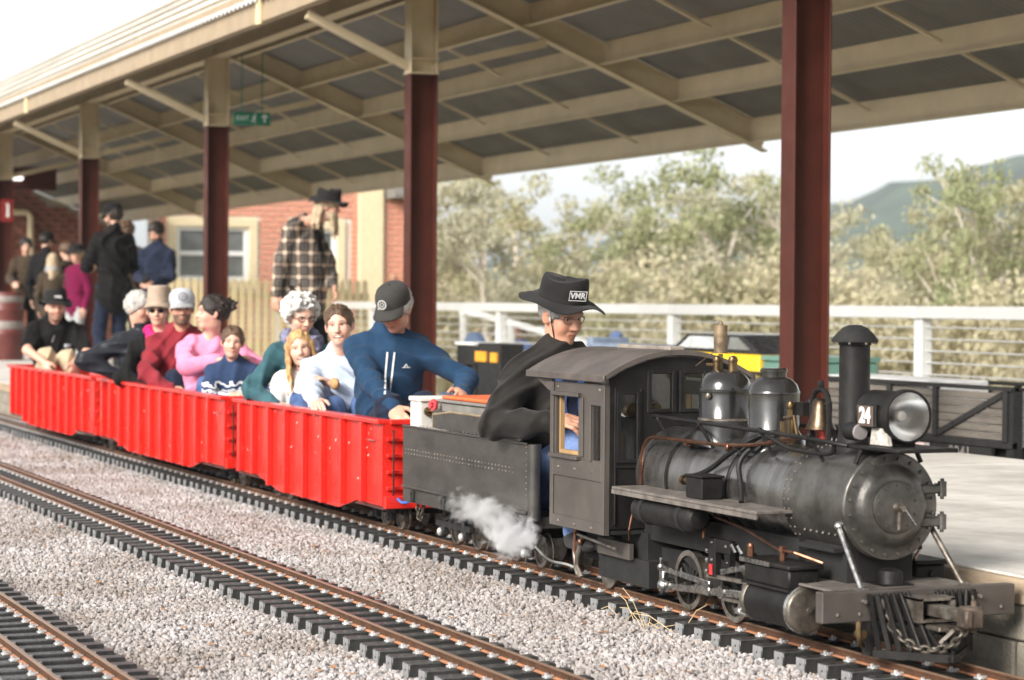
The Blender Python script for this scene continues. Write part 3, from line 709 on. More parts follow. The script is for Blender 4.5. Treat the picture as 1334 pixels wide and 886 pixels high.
m_grime = M('greasy_steel', (.26, .235, .21), .45, metal=.8, var=.35, vs=22, col2=(.1, .08, .06))
m_brass = M('aged_brass', (.17, .115, .06), .38, metal=.9, var=.25, vs=25)
m_bell = M('bell_bronze', (.12, .085, .055), .33, metal=.9, var=.3, vs=16)
m_copper = M('copper_pipe', (.19, .09, .055), .38, metal=.85, var=.25, vs=20)
m_wood = M('cab_window_wood', (.35, .22, .10), .55, var=.2, vs=10, stretch=(1, 1, .2))
m_redp = M('red_paint', (.62, .022, .014), .30, var=.16, vs=5, bump=.08, bs=18, coat=.3, stretch=(1, 1, .45), col2=(.48, .018, .013), worn=(.80, .28, .22), wornamt=.55)
m_yel = M('yellow_label', (.78, .50, .03), .4, var=.05)
m_orange = M('orange_lid', (.75, .13, .03), .4, var=.08)
m_chain = M('chain_iron', (.10, .085, .07), .5, metal=.6, var=.3, vs=60)
m_board = M('running_board', (.15, .13, .115), .55, metal=.1, var=.25, vs=18, worn=(.26, .23, .2), wornamt=.5)
def glass_mat(name, tint, mixf):
    m = bpy.data.materials.new(name); m.use_nodes = True; t = m.node_tree; n = t.nodes; L = t.links; n.clear()
    o = n.new('ShaderNodeOutputMaterial'); a = n.new('ShaderNodeBsdfTransparent'); a.inputs[0].default_value = (*tint, 1); g = n.new('ShaderNodeBsdfGlossy'); g.inputs['Roughness'].default_value = .04
    f = n.new('ShaderNodeLayerWeight'); f.inputs[0].default_value = mixf; mx = n.new('ShaderNodeMixShader'); L.new(f.outputs['Fresnel'], mx.inputs[0]); L.new(a.outputs[0], mx.inputs[1]); L.new(g.outputs[0], mx.inputs[2]); L.new(mx.outputs[0], o.inputs[0]); return m
m_clear = glass_mat('clear_pane', (.93, .94, .93), .25)
C = 3.57
def rivets(b, pts, r=.0045, n_=(0, -1, 0), m=0):
    for p in pts: b.ell(p, r, 6, m)
# ------------------------------------------------------------------ locomotive
lo = thing('steam_locomotive', 'black miniature steam locomotive numbered 24 at the head of the train', 'locomotive', (-6.6, C, 0))
BZ = .42
b = MB(); b.lathe([(.0, 0), (.160, 0), (.160, .22), (.146, .40), (.146, 1.02)], (-7.04, C, BZ), (1, 0, 0), 56); b.build('boiler', m_boil, lo)
for x in (-6.82, -6.42):
    b = MB(); b.lathe([(.1475 if x > -6.6 else .1615, 0), (.1495 if x > -6.6 else .1625, .002), (.1495 if x > -6.6 else .1625, .016), (.1475 if x > -6.6 else .1615, .018)], (x, C, BZ), (1, 0, 0), 56); b.build('boiler_band', m_blk, lo)
b = MB(); b.lathe([(.146, 0), (.158, .001), (.158, .020), (.1565, .022), (.1565, .332), (.158, .333), (.158, .346), (.1545, .35)], (-6.035, C, BZ), (1, 0, 0), 64)
b.build('smokebox', m_smoke, lo)
b = MB()
for k in range(34): a = 2*pi*k/34; b.ell((-6.024, C+.159*cos(a), BZ+.159*sin(a)), .0042, 6)
for k in range(34): a = 2*pi*k/34; b.ell((-6.000, C+.1575*cos(a), BZ+.1575*sin(a)), .0042, 6)
for k in range(6): b.ell((-5.94+.035*k, C-.135, BZ-.085), .0045, 6)
tag(b.build('rivet', m_grime, lo), kind='stuff')
b = MB(); b.lathe([(.1545, 0), (.153, .004), (.124, .006), (.116, .010), (.108, .020), (.096, .027), (.084, .030), (.077, .030), (.0765, .034), (.073, .036), (.05, .038), (0, .039)], (-5.686, C, BZ), (1, 0, 0), 64); dr = b.build('smokebox_door', m_smoke, lo)
b = MB()
for k in range(20): a = 2*pi*(k+.5)/20; b.cyl((-5.682, C+.139*cos(a), BZ+.139*sin(a)), (-5.674, C+.139*cos(a), BZ+.139*sin(a)), .0062, .005, 6)
for k in range(10): a = 2*pi*(k+.5)/10; b.cyl((-5.652, C+.064*cos(a), BZ+.064*sin(a)), (-5.645, C+.064*cos(a), BZ+.064*sin(a)), .0045, .004, 6)
tag(b.build('bolt', m_smoke, dr), kind='stuff')
hx = -5.648
b = MB(); b.cyl((hx, C, BZ), (hx+.02, C, BZ), .016, .013, 14); b.cyl((hx+.02, C, BZ), (hx+.032, C, BZ), .010, .009, 10); b.tube([(hx+.012, C, BZ), (hx+.014, C-.004, BZ-.062)], [.0055, .004], 8); b.build('door_handle', m_grime, dr)
b = MB(); b.tube([(hx+.026, C+.004, BZ), (hx+.03, C+.042, BZ-.05)], [.0045, .0035], 8); b.build('door_handle', m_steel, dr)
for z in (.468, .372):
    b = MB(); b.box((-5.676, C+.128, z), (.016, .07, .026), ch=.004); b.cyl((-5.676, C+.168, z-.022), (-5.676, C+.168, z+.022), .013, n=10); b.cyl((-5.676, C+.168, z-.03), (-5.676, C+.168, z+.03), .006, n=8); b.box((-5.69, C+.165, z), (.03, .022, .03), ch=.004); b.build('hinge', m_smoke, dr)
# saddle, frame, deck
b = MB(); b.box2((-5.98, C-.11, .18), (-5.74, C+.11, .30)); b.box2((-5.96, C-.15, .285), (-5.75, C+.15, .297)); b.build('saddle', m_dull, lo)
b = MB()
for s in (-1, 1): b.box2((-7.62, C+s*.07-.008, .075), (-5.58, C+s*.07+.008, .175))
b.box2((-7.2, C-.12, .20), (-6.0, C+.12, .30)); b.box2((-7.5, C-.13, .10), (-7.0, C+.13, .22)); b.build('frame', m_dull, lo)
b = MB(); b.box2((-5.95, C-.17, .188), (-5.562, C+.17, .196), ch=.002); b.box2((-5.87, C-.235, .188), (-5.562, C+.235, .1955), ch=.002); b.build('deck_plate', m_board, lo)
b = MB(); b.lathe([(0, .047), (.020, .046), (.034, .040), (.0375, .028), (.0375, .006), (.04, .0), (.0, 0)], (-5.685, C, .196), n=20); b.box((-5.685, C, .198), (.10, .10, .004)); b.build('deck_pot', m_blk, lo)
bw = .318
b = MB(); b.box2((-5.562, C-bw, .116), (-5.524, C+bw, .203), ch=.003); bb = b.build('buffer_beam', m_cab, lo)
b = MB(); rivets(b, [(-5.523, C+y, .14) for y in (-.27, -.2, .2, .27)], .006); b.cyl((-5.526, C-.19, .175), (-5.505, C-.19, .175), .006, n=8); b.cyl((-5.526, C+.19, .175), (-5.505, C+.19, .175), .006, n=8)
b.build('bolt', m_grime, bb)
for s in (-1, 1):
    b = MB(); b.tube([(-5.565, C+s*.168, .203), (-5.715, C+s*.152, .36)], .0088, 10); b.box((-5.567, C+s*.168, .204), (.035, .03, .008)); b.ell((-5.717, C+s*.152, .364), .015, 10); b.build('brace_rod', m_steel if s < 0 else m_grime, lo)
# cowcatcher
pl = MB(); zt, zbm = .165, .028
def vpt(t):                               # t -1..1 along the base of the V
    return np.array([-5.355-.165*abs(t)**1.0, C+.155*t, zbm])
base = [vpt(t) for t in np.linspace(-1, 1, 3)]
ck = thing_part = None
cw = MB(); cw.bar(base[0], base[1], .014, .022); cw.bar(base[1], base[2], .014, .022); cw.box(base[1], (.03, .03, .024), ch=.004); cw.box2((-5.556, C-.17, .02), (-5.515, C-.155, .116)); cw.box2((-5.556, C+.155, .02), (-5.515, C+.17, .116)); cw = cw.build('cowcatcher', m_blk, lo)
for k, t in enumerate(np.linspace(-.93, .93, 15)):
    p = vpt(t); top = np.array([-5.517, C+.185*t, .195 if abs(t) > .2 else .14]); b = MB(); b.bar(p+[0, 0, .01], top, .010, .016, ch=.002); b.build('slat', m_blk, cw)
b = MB(); b.box2((-5.46, C-.028, .098), (-5.385, C+.06, .112), ch=.003); b.bar((-5.46, C-.0, .03), (-5.40, C+.045, .105), .08, .01); b.build('step', m_grime, cw)
b = MB(); b.box2((-5.525, C-.06, .125), (-5.44, C-.045, .185)); b.box2((-5.525, C+.045, .125), (-5.44, C+.06, .185)); b.box2((-5.525, C-.06, .178), (-5.44, C+.06, .186)); b.box2((-5.525, C-.06, .118), (-5.44, C+.06, .126)); b.box2((-5.52, C-.020, .135), (-5.30, C+.020, .168), ch=.003)
b.build('drawbar', m_grime, lo)
b = MB(); b.box((-5.285, C+.004, .150), (.055, .058, .062), ch=.008); b.box((-5.262, C-.022, .15), (.03, .024, .05), ch=.006); b.cyl((-5.29, C+.02, .110), (-5.29, C+.02, .195), .008, n=8); b.build('coupler', M('rusty_coupler', (.12, .09, .07), .6, metal=.4, var=.3, vs=20), lo)
def chain(pts, name, parent, m, link_=.030, r=.0042):
    P = [np.array(p, float) for p in pts]
    for _ in range(3):
        Q = [P[0]]
        for a, c in zip(P[:-1], P[1:]): Q += [a*.75+c*.25, a*.25+c*.75]
        P = Q+[P[-1]]
    d = np.concatenate([[0], np.cumsum([np.linalg.norm(c-a) for a, c in zip(P[:-1], P[1:])])]); n = int(d[-1]/(link_*.72)); b = MB()
    for k in range(n):
        s0 = (k+.5)*d[-1]/n; p = np.array([np.interp(s0, d, [q[i] for q in P]) for i in range(3)]); p2 = np.array([np.interp(s0+.002, d, [q[i] for q in P]) for i in range(3)]); t = p2-p
        if np.linalg.norm(t) < 1e-6: t = np.array([0, 0, 1.])
        x, y, t = b.frame(t); w = x if k % 2 else y
        if k % 2: w = (x+y*.3); w /= np.linalg.norm(w)
        b.tube([p+t*link_*.5*cos(a)+w*link_*.29*sin(a) for a in np.linspace(0, 2*pi, 10, endpoint=False)], r, 6, closed=True)
    return b.build(name, m, parent)
chain([(-5.515, C-.135, .175), (-5.505, C-.12, .10), (-5.42, C-.07, .045), (-5.36, C-.01, .055), (-5.30, C+.005, .118)], 'chain', lo, m_chain, .032, .0045)
chain([(-5.515, C+.165, .175), (-5.512, C+.165, .07)], 'chain', lo, m_chain, .026, .004)
b = MB(); b.tube([(-5.51, C-.21, .12), (-5.50, C-.215, .07), (-5.52, C-.19, .05)], .008, 8, smooth=2); b.cyl((-5.53, C-.2, .085), (-5.50, C-.2, .085), .013, n=10); b.cyl((-5.50, C-.2, .085), (-5.495, C-.2, .085), .006, n=8, m=0); b.build('brake_pipe', m_brass, lo)
# stack, domes, bell, headlight
b = MB(); b.lathe([(.075, -.02), (.062, .0), (.050, .022), (.046, .04), (.0455, .30), (.049, .302), (.049, .318)], (-5.89, C, .580), n=36); st = b.build('chimney', m_blk, lo)
b = MB(); b.lathe([(.045, .300), (.068, .302), (.0685, .308), (.062, .318), (.052, .330), (.036, .345), (.018, .352), (0, .353)], (-5.89, C, .588), n=36); b.build('chimney_cap', m_dull, st)
b = MB()
for k in range(8): a = 2*pi*k/8; b.cyl((-5.89+.064*cos(a), C+.064*sin(a), .884), (-5.89+.064*cos(a), C+.064*sin(a), .893), .004, n=6)
b.build('bolt', m_grime, st)
b = MB(); b.lathe([(.125, -.06), (.112, -.02), (.096, .005), (.090, .02), (.086, .025), (.086, .115), (.0895, .117), (.0895, .124), (.087, .126), (.085, .140), (.078, .158), (.062, .176), (.040, .186), (0, .190)], (-6.70, C, .595), n=40); d1 = b.build('steam_dome', m_dome, lo)
b = MB(); b.lathe([(.0865, .022), (.0905, .024), (.0905, .030), (.0865, .032)], (-6.70, C, .595), n=40); b.ell((-6.66, C-.083, .70), .012, 8); b.build('dome_trim', m_grime, d1)
b = MB()
for dx, dy in ((-.02, -.02), (.03, .01), (.0, .03)): b.cyl((-6.70+dx, C+dy, .775), (-6.70+dx, C+dy, .82), .013, n=10); b.ell((-6.70+dx, C+dy, .815), .016, 8)
b.tube([(-6.73, C-.03, .80), (-6.74, C-.05, .80)], .006, 6); b.build('safety_valve', m_brass, d1)
b = MB(); b.cyl((-6.725, C-.005, .77), (-6.725, C-.005, .835), .008, n=8); b.cyl((-6.725, C-.005, .838), (-6.725, C-.005, .930), .0225, n=20); b.ell((-6.725, C-.005, .932), (.008, .008, .014), 8); b.tube([(-6.73, C-.0, .86), (-6.95, C+.02, .79)], .0016, 5); b.build('whistle', M('whistle_brown', (.22, .16, .10), .55, metal=.5, var=.3, vs=25), lo)
b = MB(); b.lathe([(.115, -.06), (.10, -.015), (.086, .005), (.081, .015), (.081, .13), (.083, .132), (.083, .138), (.080, .142), (.074, .160), (.058, .176), (.045, .182), (.040, .184), (.040, .198), (.043, .199), (.043, .207), (.038, .212), (0, .213)], (-6.375, C, .587), n=40); b.build('sand_dome', m_dome, lo)
b = MB()
for s in (-1, 1):
    b.tube([(-6.085+s*.045, C, .58), (-6.085+s*.052, C, .66), (-6.085+s*.05, C, .70)], [.010, .008, .010], 8); 
b.tube([(-6.135, C, .70), (-6.12, C, .735), (-6.085, C, .745), (-6.05, C, .735), (-6.035, C, .70)], .009, 8, smooth=2); b.ell((-6.085, C, .756), (.012, .012, .016), 8); b.cyl((-6.145, C, .70), (-6.025, C, .70), .006, n=8); b.ell((-6.148, C, .70), .012, 8); b.box2((-6.14, C-.02, .567), (-6.03, C+.02, .585)); b.build('bell_yoke', m_blk, lo)
b = MB(); b.lathe([(.0, .095), (.014, .094), (.024, .085), (.029, .06), (.034, .03), (.046, .004), (.048, 0), (.043, .002), (.030, .03), (.0, .06)], (-6.085, C, .622), n=28); b.build('bell', m_bell, lo)
b = MB(); b.box2((-6.20, C-.03, .66), (-6.14, C+.03, .70)); b.cyl((-6.18, C-.05, .57), (-6.18, C-.05, .68), .011, n=8, m=1); b.ell((-6.18, C-.05, .69), .016, 8, 1); b.cyl((-6.155, C-.055, .58), (-6.155, C-.055, .65), .008, n=8, m=1); b.cyl((-6.21, C-.06, .575), (-6.21, C-.06, .64), .009, n=8, m=1); b.tube([(-6.2, C-.06, .65), (-6.12, C-.07, .66), (-6.1, C-.07, .60)], .006, 6, 1); b.build('bell_gear', [m_blk, m_brass], lo)
b = MB(); b.cyl((-6.10, C+.02, .57), (-6.10, C+.02, .62), .014, n=10); b.build('red_valve', M('valve_red', (.5, .04, .03), .4), lo)
hl = MB(); hl.lathe([(0, 0), (.066, 0), (.071, .004), (.071, .15), (.076, .152), (.078, .158), (.078, .178), (.0755, .184), (.071, .184), (.070, .176)], (-5.775, C, .683), (1, 0, 0), 44); hl = hl.build('headlight', m_blk, lo)
mr_ = M('reflector', (.95, .94, .93), .24, metal=.9, var=.05, vs=4, rvar=.04)
b = MB(); b.lathe([(.0695, .178), (.062, .15), (.045, .12), (.020, .104), (.0, .10)], (-5.775, C, .683), (1, 0, 0), 36); b.build('reflector', mr_, hl)
b = MB(); b.lathe([(0, .150), (.014, .147), (.018, .136), (.016, .12), (.010, .105)], (-5.775, C, .683), (1, 0, 0), 16); b.build('bulb', M('frosted_bulb', (.8, .74, .68), .3), hl)
b = MB(); b.lathe([(.0705, .182), (.05, .189), (.02, .193), (0, .194)], (-5.775, C, .683), (1, 0, 0), 36); b.build('lens', glass_mat('lens_glass', (.96, .96, .95), .35), hl)
b = MB(); b.box2((-5.745, C-.079, .648), (-5.645, C-.03, .715), ch=.003); nb = b.build('number_box', m_blk, hl)
b = MB(); b.box2((-5.738, C-.0815, .652), (-5.655, C-.0785, .711), ch=.001); b.build('number_plate', M('number_plate_brown', (.085, .06, .045), .5), nb)
place_mesh('number', text_mesh('24', .062, M('number_white', (.8, .78, .74), .5, var=.03), bold=.0022, spacing=.95), nb, (-5.696, C-.0828, .6815), (1, 0, 0), (0, 0, 1))
b = MB(); b.cyl((-5.79, C-.075, .633), (-5.735, C-.075, .633), .026, n=20); b.cyl((-5.735, C-.075, .633), (-5.728, C-.075, .633), .024, .022, 20, 1); b.build('marker_lamp', [m_blk, M('marker_lens', (.22, .20, .20), .3)], lo)
b = MB(); b.prism([(-5.70, .600), (-5.60, .600), (-5.615, .648), (-5.69, .648)], 'y', C-.062, C-.050); b.build('bracket_plate', M('pale_bracket', (.5, .46, .42), .6, var=.3, vs=30), hl)
b = MB(); b.box2((-5.80, C-.10, .586), (-5.49, C+.10, .597), ch=.003); b.box2((-5.72, C-.04, .597), (-5.62, C+.04, .615)); b.tube([(-5.70, C-.09, .586), (-5.70, C-.11, .545)], .007, 6); b.tube([(-5.70, C+.09, .586), (-5.70, C+.11, .545)], .007, 6); b.build('headlight_shelf', m_blk, lo)
# handrails, pipes
for s in (-1, 1):
    y = C+s*.135
    b = MB(); b.tube([(-6.96, y, .622), (-6.5, y, .615), (-6.0, y, .607), (-5.80, y, .600), (-5.76, C+s*.10, .592)], .0068, 8, smooth=1)
    for x in (-6.92, -6.62, -6.22, -5.92):
        zz = BZ+sqrt(.15**2-.108**2) if x > -6.7 else BZ+.1; b.tube([(x, y, .613), (x+.03, C+s*.10, zz+.01)], .0058, 6); b.ell((x, y, .613), .010, 8)
    b.build('handrail', m_blk if s < 0 else m_dull, lo)
b = MB(); b.tube([(-6.99, C-.165, .39), (-6.985, C-.165, .50), (-6.955, C-.155, .55), (-6.88, C-.15, .553), (-6.42, C-.138, .553), (-6.25, C-.128, .566), (-6.05, C-.09, .60)], .0062, 8, smooth=2)
for x in (-6.70, -6.42): b.box((x, C-.136, .548), (.018, .02, .024), ch=.003)
b.build('copper_pipe', m_copper, lo)
for k, pts in enumerate(([(-6.30, C-.03, .60), (-6.32, C-.09, .590), (-6.40, C-.137, .535), (-6.52, C-.155, .465), (-6.60, C-.19, .44)], [(-6.26, C-.04, .60), (-6.30, C-.10, .57), (-6.335, C-.150, .51), (-6.29, C-.16, .44), (-6.25, C-.18, .39)])):
    b = MB(); b.tube(pts, .0085, 8, smooth=3); b.build('sand_pipe', m_blk, lo)
b = MB(); b.tube([(-6.15, C-.15, .60), (-6.10, C-.14, .585), (-6.05, C-.125, .565), (-5.98, C-.12, .563), (-5.82, C-.11, .560), (-5.80, C-.12, .60)], .007, 8, smooth=2); b.build('cable_pipe', m_blk, lo)
for s in (-1, 1):
    b = MB(); b.box2((-6.99, C+s*.285-.006, .372), (-6.005, C+s*.285+.006, .388)) if False else None
    b.box2((-6.985, min(C+s*.13, C+s*.275), .377), (-5.985, max(C+s*.13, C+s*.275), .387), ch=.002); b.box2((-6.985, min(C+s*.268, C+s*.276), .362), (-5.985, max(C+s*.268, C+s*.276), .3765), ch=.001)
    b.build('running_board', m_board, lo)
b = MB(); b.box2((-6.50, C-.245, .388), (-6.39, C-.17, .455), ch=.003); b.box2((-6.505, C-.25, .4552), (-6.385, C-.165, .462), ch=.002); b.build('lubricator', m_blk, lo)
b = MB(); b.cyl((-6.54, C-.225, .438), (-6.505, C-.225, .438), .011, n=10); b.cyl((-6.555, C-.225, .438), (-6.54, C-.225, .438), .016, n=10); b.build('lubricator_knob', m_brass, lo)
for s in (-1, 1):
    b = MB(); b.lathe([(0, 0), (.03, .004), (.043, .018), (.045, .03), (.045, .40), (.043, .412), (.03, .428), (0, .432)], (-6.87, C+s*.225, .322), (1, 0, 0), 24); ar = b.build('air_reservoir', m_blk, lo)
    for x in (-6.80, -6.53): b = MB(); b.lathe([(.0455, 0), (.0485, .001), (.0485, .022), (.0455, .023)], (x, C+s*.225, .322), (1, 0, 0), 24); b.box((x+.011, C+s*.255, .355), (.018, .008, .05)); b.build('strap', m_dull, ar)
b = MB(); b.tube([(-6.46, C-.2, .385), (-6.46, C-.2, .26)], .005, 6); b.tube([(-6.45, C-.17, .33), (-6.25, C-.17, .31), (-5.95, C-.19, .26)], .004, 6); b.tube([(-6.97, C-.2, .31), (-6.96, C-.22, .24), (-7.0, C-.2, .2)], .004, 6); b.build('thin_pipe', m_copper, lo)
# cylinders and motion
for s in (-1, 1):
    y0 = C+s*.215
    b = MB(); b.cyl((-6.05, y0, .118), (-5.80, y0, .118), .064, n=32); b.box2((-6.05, min(y0, y0-s*.05)-.03, .10), (-5.81, max(y0, y0-s*.05)+.03, .17)); cy = b.build('cylinder', m_blk, lo)
    b = MB(); b.lathe([(.064, 0), (.069, .002), (.069, .012), (.064, .02), (.063, .021), (.058, .023), (.0, .025)], (-5.80, y0, .118), (1, 0, 0), 36); b.cyl((-5.777, y0, .118), (-5.768, y0, .118), .008, n=8); b.lathe([(.064, .0), (.067, -.004), (.067, -.014), (.06, -.02)], (-6.05, y0, .118), (1, 0, 0), 28); b.build('cylinder_cover', [M('cover_steel', (.20, .175, .145), .4, metal=.75, var=.3, vs=20)], cy)
    b = MB(); b.lathe([(.0672, .0), (.0715, .002), (.0715, .011), (.0672, .013)], (-5.801, y0, .118), (1, 0, 0), 40); b.build('cover_rim', m_steel, cy)
    b = MB(); b.box2((-6.07, y0-.052, .175), (-5.80, y0+.052, .232), ch=.006); b.box2((-6.085, y0-.060, .2325), (-5.79, y0+.060, .246), ch=.004); b.box2((-6.08, y0-.056, .168), (-5.795, y0+.056, .176)); b.cyl((-5.8, y0, .205), (-5.788, y0, .205), .011, n=10); ch = b.build('valve_chest', m_blk, lo)
    b = MB(); b.cyl((-5.93, y0, .245), (-5.93, y0, .275), .009, n=8); b.cyl((-5.93, y0, .272), (-5.93, y0, .288), .012, n=6); b.tube([(-5.93, y0, .275), (-5.86, y0+.0, .276), (-5.8, y0-s*.06, .25)], .005, 6); b.build('oil_fitting', m_copper, ch)
    b = MB(); b.cyl((-6.07, y0-.03, .24), (-6.07, y0-.03, .27), .011, n=8); b.ell((-6.07, y0-.03, .275), .012, 8); b.build('oil_cup', m_copper, ch)
    b = MB(); b.box2((-6.083, y0-.0615, .2325), (-5.9, y0-.060, .246)); b.build('chest_edge', m_steel, ch)
    for x in (-6.74, -6.42):              # driving wheels
        wy = C+s*.092
        b = MB(); b.lathe([(.080, -.018), (.090, -.018), (.095, -.014), (.092, .010), (.098, .014), (.098, .018), (.08, .018)], (x, wy, .092), (0, -s*-1.0, 0), 32); w = b.build('driving_wheel', m_grime, lo)
        b = MB(); b.cyl((x, wy-.014, .092), (x, wy+.014, .092), .020, n=14)
        for k in range(10): a = 2*pi*k/10; b.bar((x+.018*cos(a), wy, .092+.018*sin(a)), (x+.082*cos(a), wy, .092+.082*sin(a)), .010, .010, up=(0, 1, 0))
        b.prism([(x+.078*cos(a), .092+.078*sin(a)) for a in np.linspace(.3, 2.2, 8)], 'y', wy-.012, wy+.012); b.build('spoke', m_dull, w)
    ya = C+s*.150
    b = MB(); b.bar((-6.80, ya, .068), (-6.26, ya, .100), .014, .026, ch=.003)
    for q in (-6.80, -6.42): b.cyl((q, ya-.012, .068+(q+6.8)*.06), (q, ya+.012, .068+(q+6.8)*.06), .021, n=14)
    b.box((-6.55, ya-s*-.001, .086), (.10, .018, .034), ch=.003); b.build('main_rod', m_steel, lo)
    b = MB(); b.bar((-6.82, ya+s*.02, .128), (-6.47, ya+s*.02, .112), .010, .019, ch=.002); b.ell((-6.82, ya+s*.02, .128), .014, 8); b.cyl((-6.82, ya+s*.02, .13), (-6.82, ya+s*.02, .155), .005, n=6); b.ell((-6.82, ya+s*.02, .157), .006, 6); b.cyl((-6.67, ya+s*.02, .12), (-6.67, ya+s*.02, .142), .004, n=6); b.build('eccentric_rod', m_steel, lo)
    b = MB(); b.bar((-6.82, ya+s*.014, .128), (-6.825, ya+s*.014, .05), .012, .03, ch=.004); b.ell((-6.825, ya+s*.016, .066), (.022, .012, .022), 10); b.build('crank', m_steel, lo)
    b = MB(); b.bar((-6.52, ya, .135), (-6.05, ya, .145), .016, .012); b.bar((-6.42, ya, .072), (-6.05, ya, .082), .016, .010); b.build('slide_bar', m_grime, lo)
    b = MB(); b.box((-6.25, ya, .105), (.055, .03, .062), ch=.006); b.bar((-6.235, ya+s*.016, .15), (-6.285, ya+s*.016, .045), .012, .024, ch=.004); b.cyl((-6.22, ya, .112), (-6.05, ya+s*.03, .118), .008, n=8); b.box((-6.285, ya+s*.016, .05), (.03, .02, .02), ch=.003); b.build('crosshead', m_steel, lo)
    b = MB(); b.tube([(-6.285, ya+s*.02, .048), (-6.21, ya+s*.02, .044), (-6.185, ya+s*.02, .055), (-6.175, ya+s*.02, .19)], .006, 8, smooth=1); b.build('combination_lever', m_steel, lo)
    b = MB(); b.bar((-6.40, ya+s*.018, .158), (-6.18, ya+s*.018, .202), .010, .018, ch=.002); b.ell((-6.18, ya+s*.018, .202), .013, 8); b.box((-6.20, ya+s*.018, .225), (.03, .02, .03), 1, ch=.004); b.build('valve_rod', [m_steel, m_brass], lo)
    b = MB(); b.box2((-6.50, ya-.012, .135), (-6.455, ya+.012, .258), ch=.002); b.box2((-6.455, ya-.010, .215), (-6.36, ya+.010, .258), ch=.002); b.box2((-6.395, ya-.010, .15), (-6.36, ya+.010, .215)); hg = b.build('motion_bracket', m_blk, lo)
    b = MB(); rivets(b, [(-6.475, ya+s*.013, .245), (-6.385, ya+s*.011, .24), (-6.475, ya+s*.013, .19), (-6.375, ya+s*.011, .19)], .006)
    for z in (.215, .185, .15): b.cyl((-6.51, ya+s*.01, z), (-6.495, ya+s*.01, z), .009, n=8)
    for x in (-6.34, -6.30): b.tube([(x, ya, .225), (x-.012, ya+s*.01, .25)], .006, 6)
    b.build('link_pin', m_steel, hg)
    b = MB(); b.box((-6.478, ya+s*.0145, .158), (.022, .004, .035), ch=.001); b.build('red_tag', M('tag_red', (.5, .03, .03), .4), hg)
b = MB(); b.box2((-7.35, C-.15, .04), (-6.95, C+.15, .13)); b.box2((-7.42, C-.16, .13), (-7.2, C-.10, .19)); b.build('ash_pan', m_dull, lo)
b = MB(); b.box2((-7.32, C-.17, .125), (-7.06, C-.155, .18)); b.build('foot_step', m_cab, lo)
for s in (-1, 1):
    b = MB(); b.lathe([(.045, -.016), (.058, -.016), (.062, -.01), (.060, .01), (.066, .014), (.066, .017), (.0, .017)], (-7.36, C+s*.092, .058), (0, s, 0), 24); b.build('trailing_wheel', m_grime, lo)
b = MB(); b.tube([(-7.46, C-.19, .195), (-7.45, C-.20, .13), (-7.43, C-.20, .10)], .007, 8, 1); b.tube([(-7.40, C-.19, .17), (-7.44, C-.20, .08), (-7.41, C-.19, .03)], .010, 8, smooth=1); b.tube([(-7.47, C-.19, .12), (-7.43, C-.20, .045), (-7.41, C-.19, .03)], .009, 8, smooth=1); b.tube([(-7.42, C-.2, .18), (-7.1, C-.2, .16)], .006, 8); b.ell((-7.44, C-.2, .19), .012, 8, 1); b.ell((-7.40, C-.2, .155), .013, 8, 1); b.build('injector_pipes', [m_grime, m_copper], lo)
b = MB(); b.tube([(-7.9, C-.16, .09), (-7.7, C-.19, .055), (-7.52, C-.2, .065), (-7.45, C-.2, .06)], .005, 6, smooth=2); b.build('hose', M('grey_hose', (.3, .3, .29), .5), lo)

# ------------------------------------------------------------------ cab
cx0, cx1, cyw = -7.505, -7.045, .262
cb = MB(); zr0, zpk = .735, .817
def arch(t): return zr0+(zpk-zr0)*(1-abs(t)**2.1)     # t in -1..1 across
for s in (-1, 1):
    y = C+s*cyw; a, c = (y-.012, y) if s < 0 else (y, y+.012)
    a, c = y-.007, y+.007
    b = MB(); holes = [(cx0+.045, .470, cx1-.225, .672), (cx1-.112, .462, cx1-.045, .650)]
    b.wallpanel((cx0, .213, cx1, .722), holes, 'y', a, c)
    f = y+s*.007
    def fr(u0, v0, u1, v1, pr=.006): b.box2((u0, min(f, f+s*pr), v0), (u1, max(f, f+s*pr), v1), ch=.0015)
    fr(cx0+.002, .213, cx0+.028, .722); fr(cx1-.028, .213, cx1-.002, .722); fr(cx0+.0282, .213, cx1-.0282, .252); fr(cx0+.0282, .392, cx1-.0282, .455)
    fr(cx0+.02, .674, cx1-.205, .688, .014); fr(cx0+.015, .455, cx1-.205, .468, .018); fr(cx1-.13, .650, cx1-.0285, .662); fr(cx1-.200, .469, cx1-.180, .673); fr(cx1-.127, .456, cx1-.115, .650)
    b.build('cab_side', m_cab, lo)
    b = MB(); rivets(b, [(cx0+x, f+s*.006, z) for z in (.424, .232) for x in (.08, .22, .36)]+[(cx0+.06, f, .705), (cx1-.05, f, .705)], .0068); b.build('rivet', m_grime, lo)
    b = MB(); yy = y-s*.012
    b.box2((cx1-.228, min(yy-.008, yy), .470), (cx1-.200, max(yy+.008, yy), .672)); b.box2((cx0+.047, yy-.008, .470), (cx0+.058, yy+.008, .672)); b.box2((cx0+.0585, yy-.008, .470), (cx1-.2285, yy+.008, .483)); b.build('window_frame', m_wood, lo)
    b = MB(); b.box2((cx1-.112, y-.002, .462), (cx1-.045, y+.002, .650)); b.build('pane', m_clear, lo)
b = MB(); t_ = np.linspace(-1, 1, 25)
hol = [(C-.215, .470, C-.155, .690), (C-.100, .640, C-.022, .760), (C+.155, .470, C+.215, .690), (C+.022, .640, C+.100, .760)]
b.wallpanel((C-cyw+.009, .235, C+cyw-.009, .74), hol[:1]+hol[2:3]+[(C-.100, .640, C-.022, .74), (C+.022, .640, C+.1, .74)], 'x', cx1-.012, cx1)
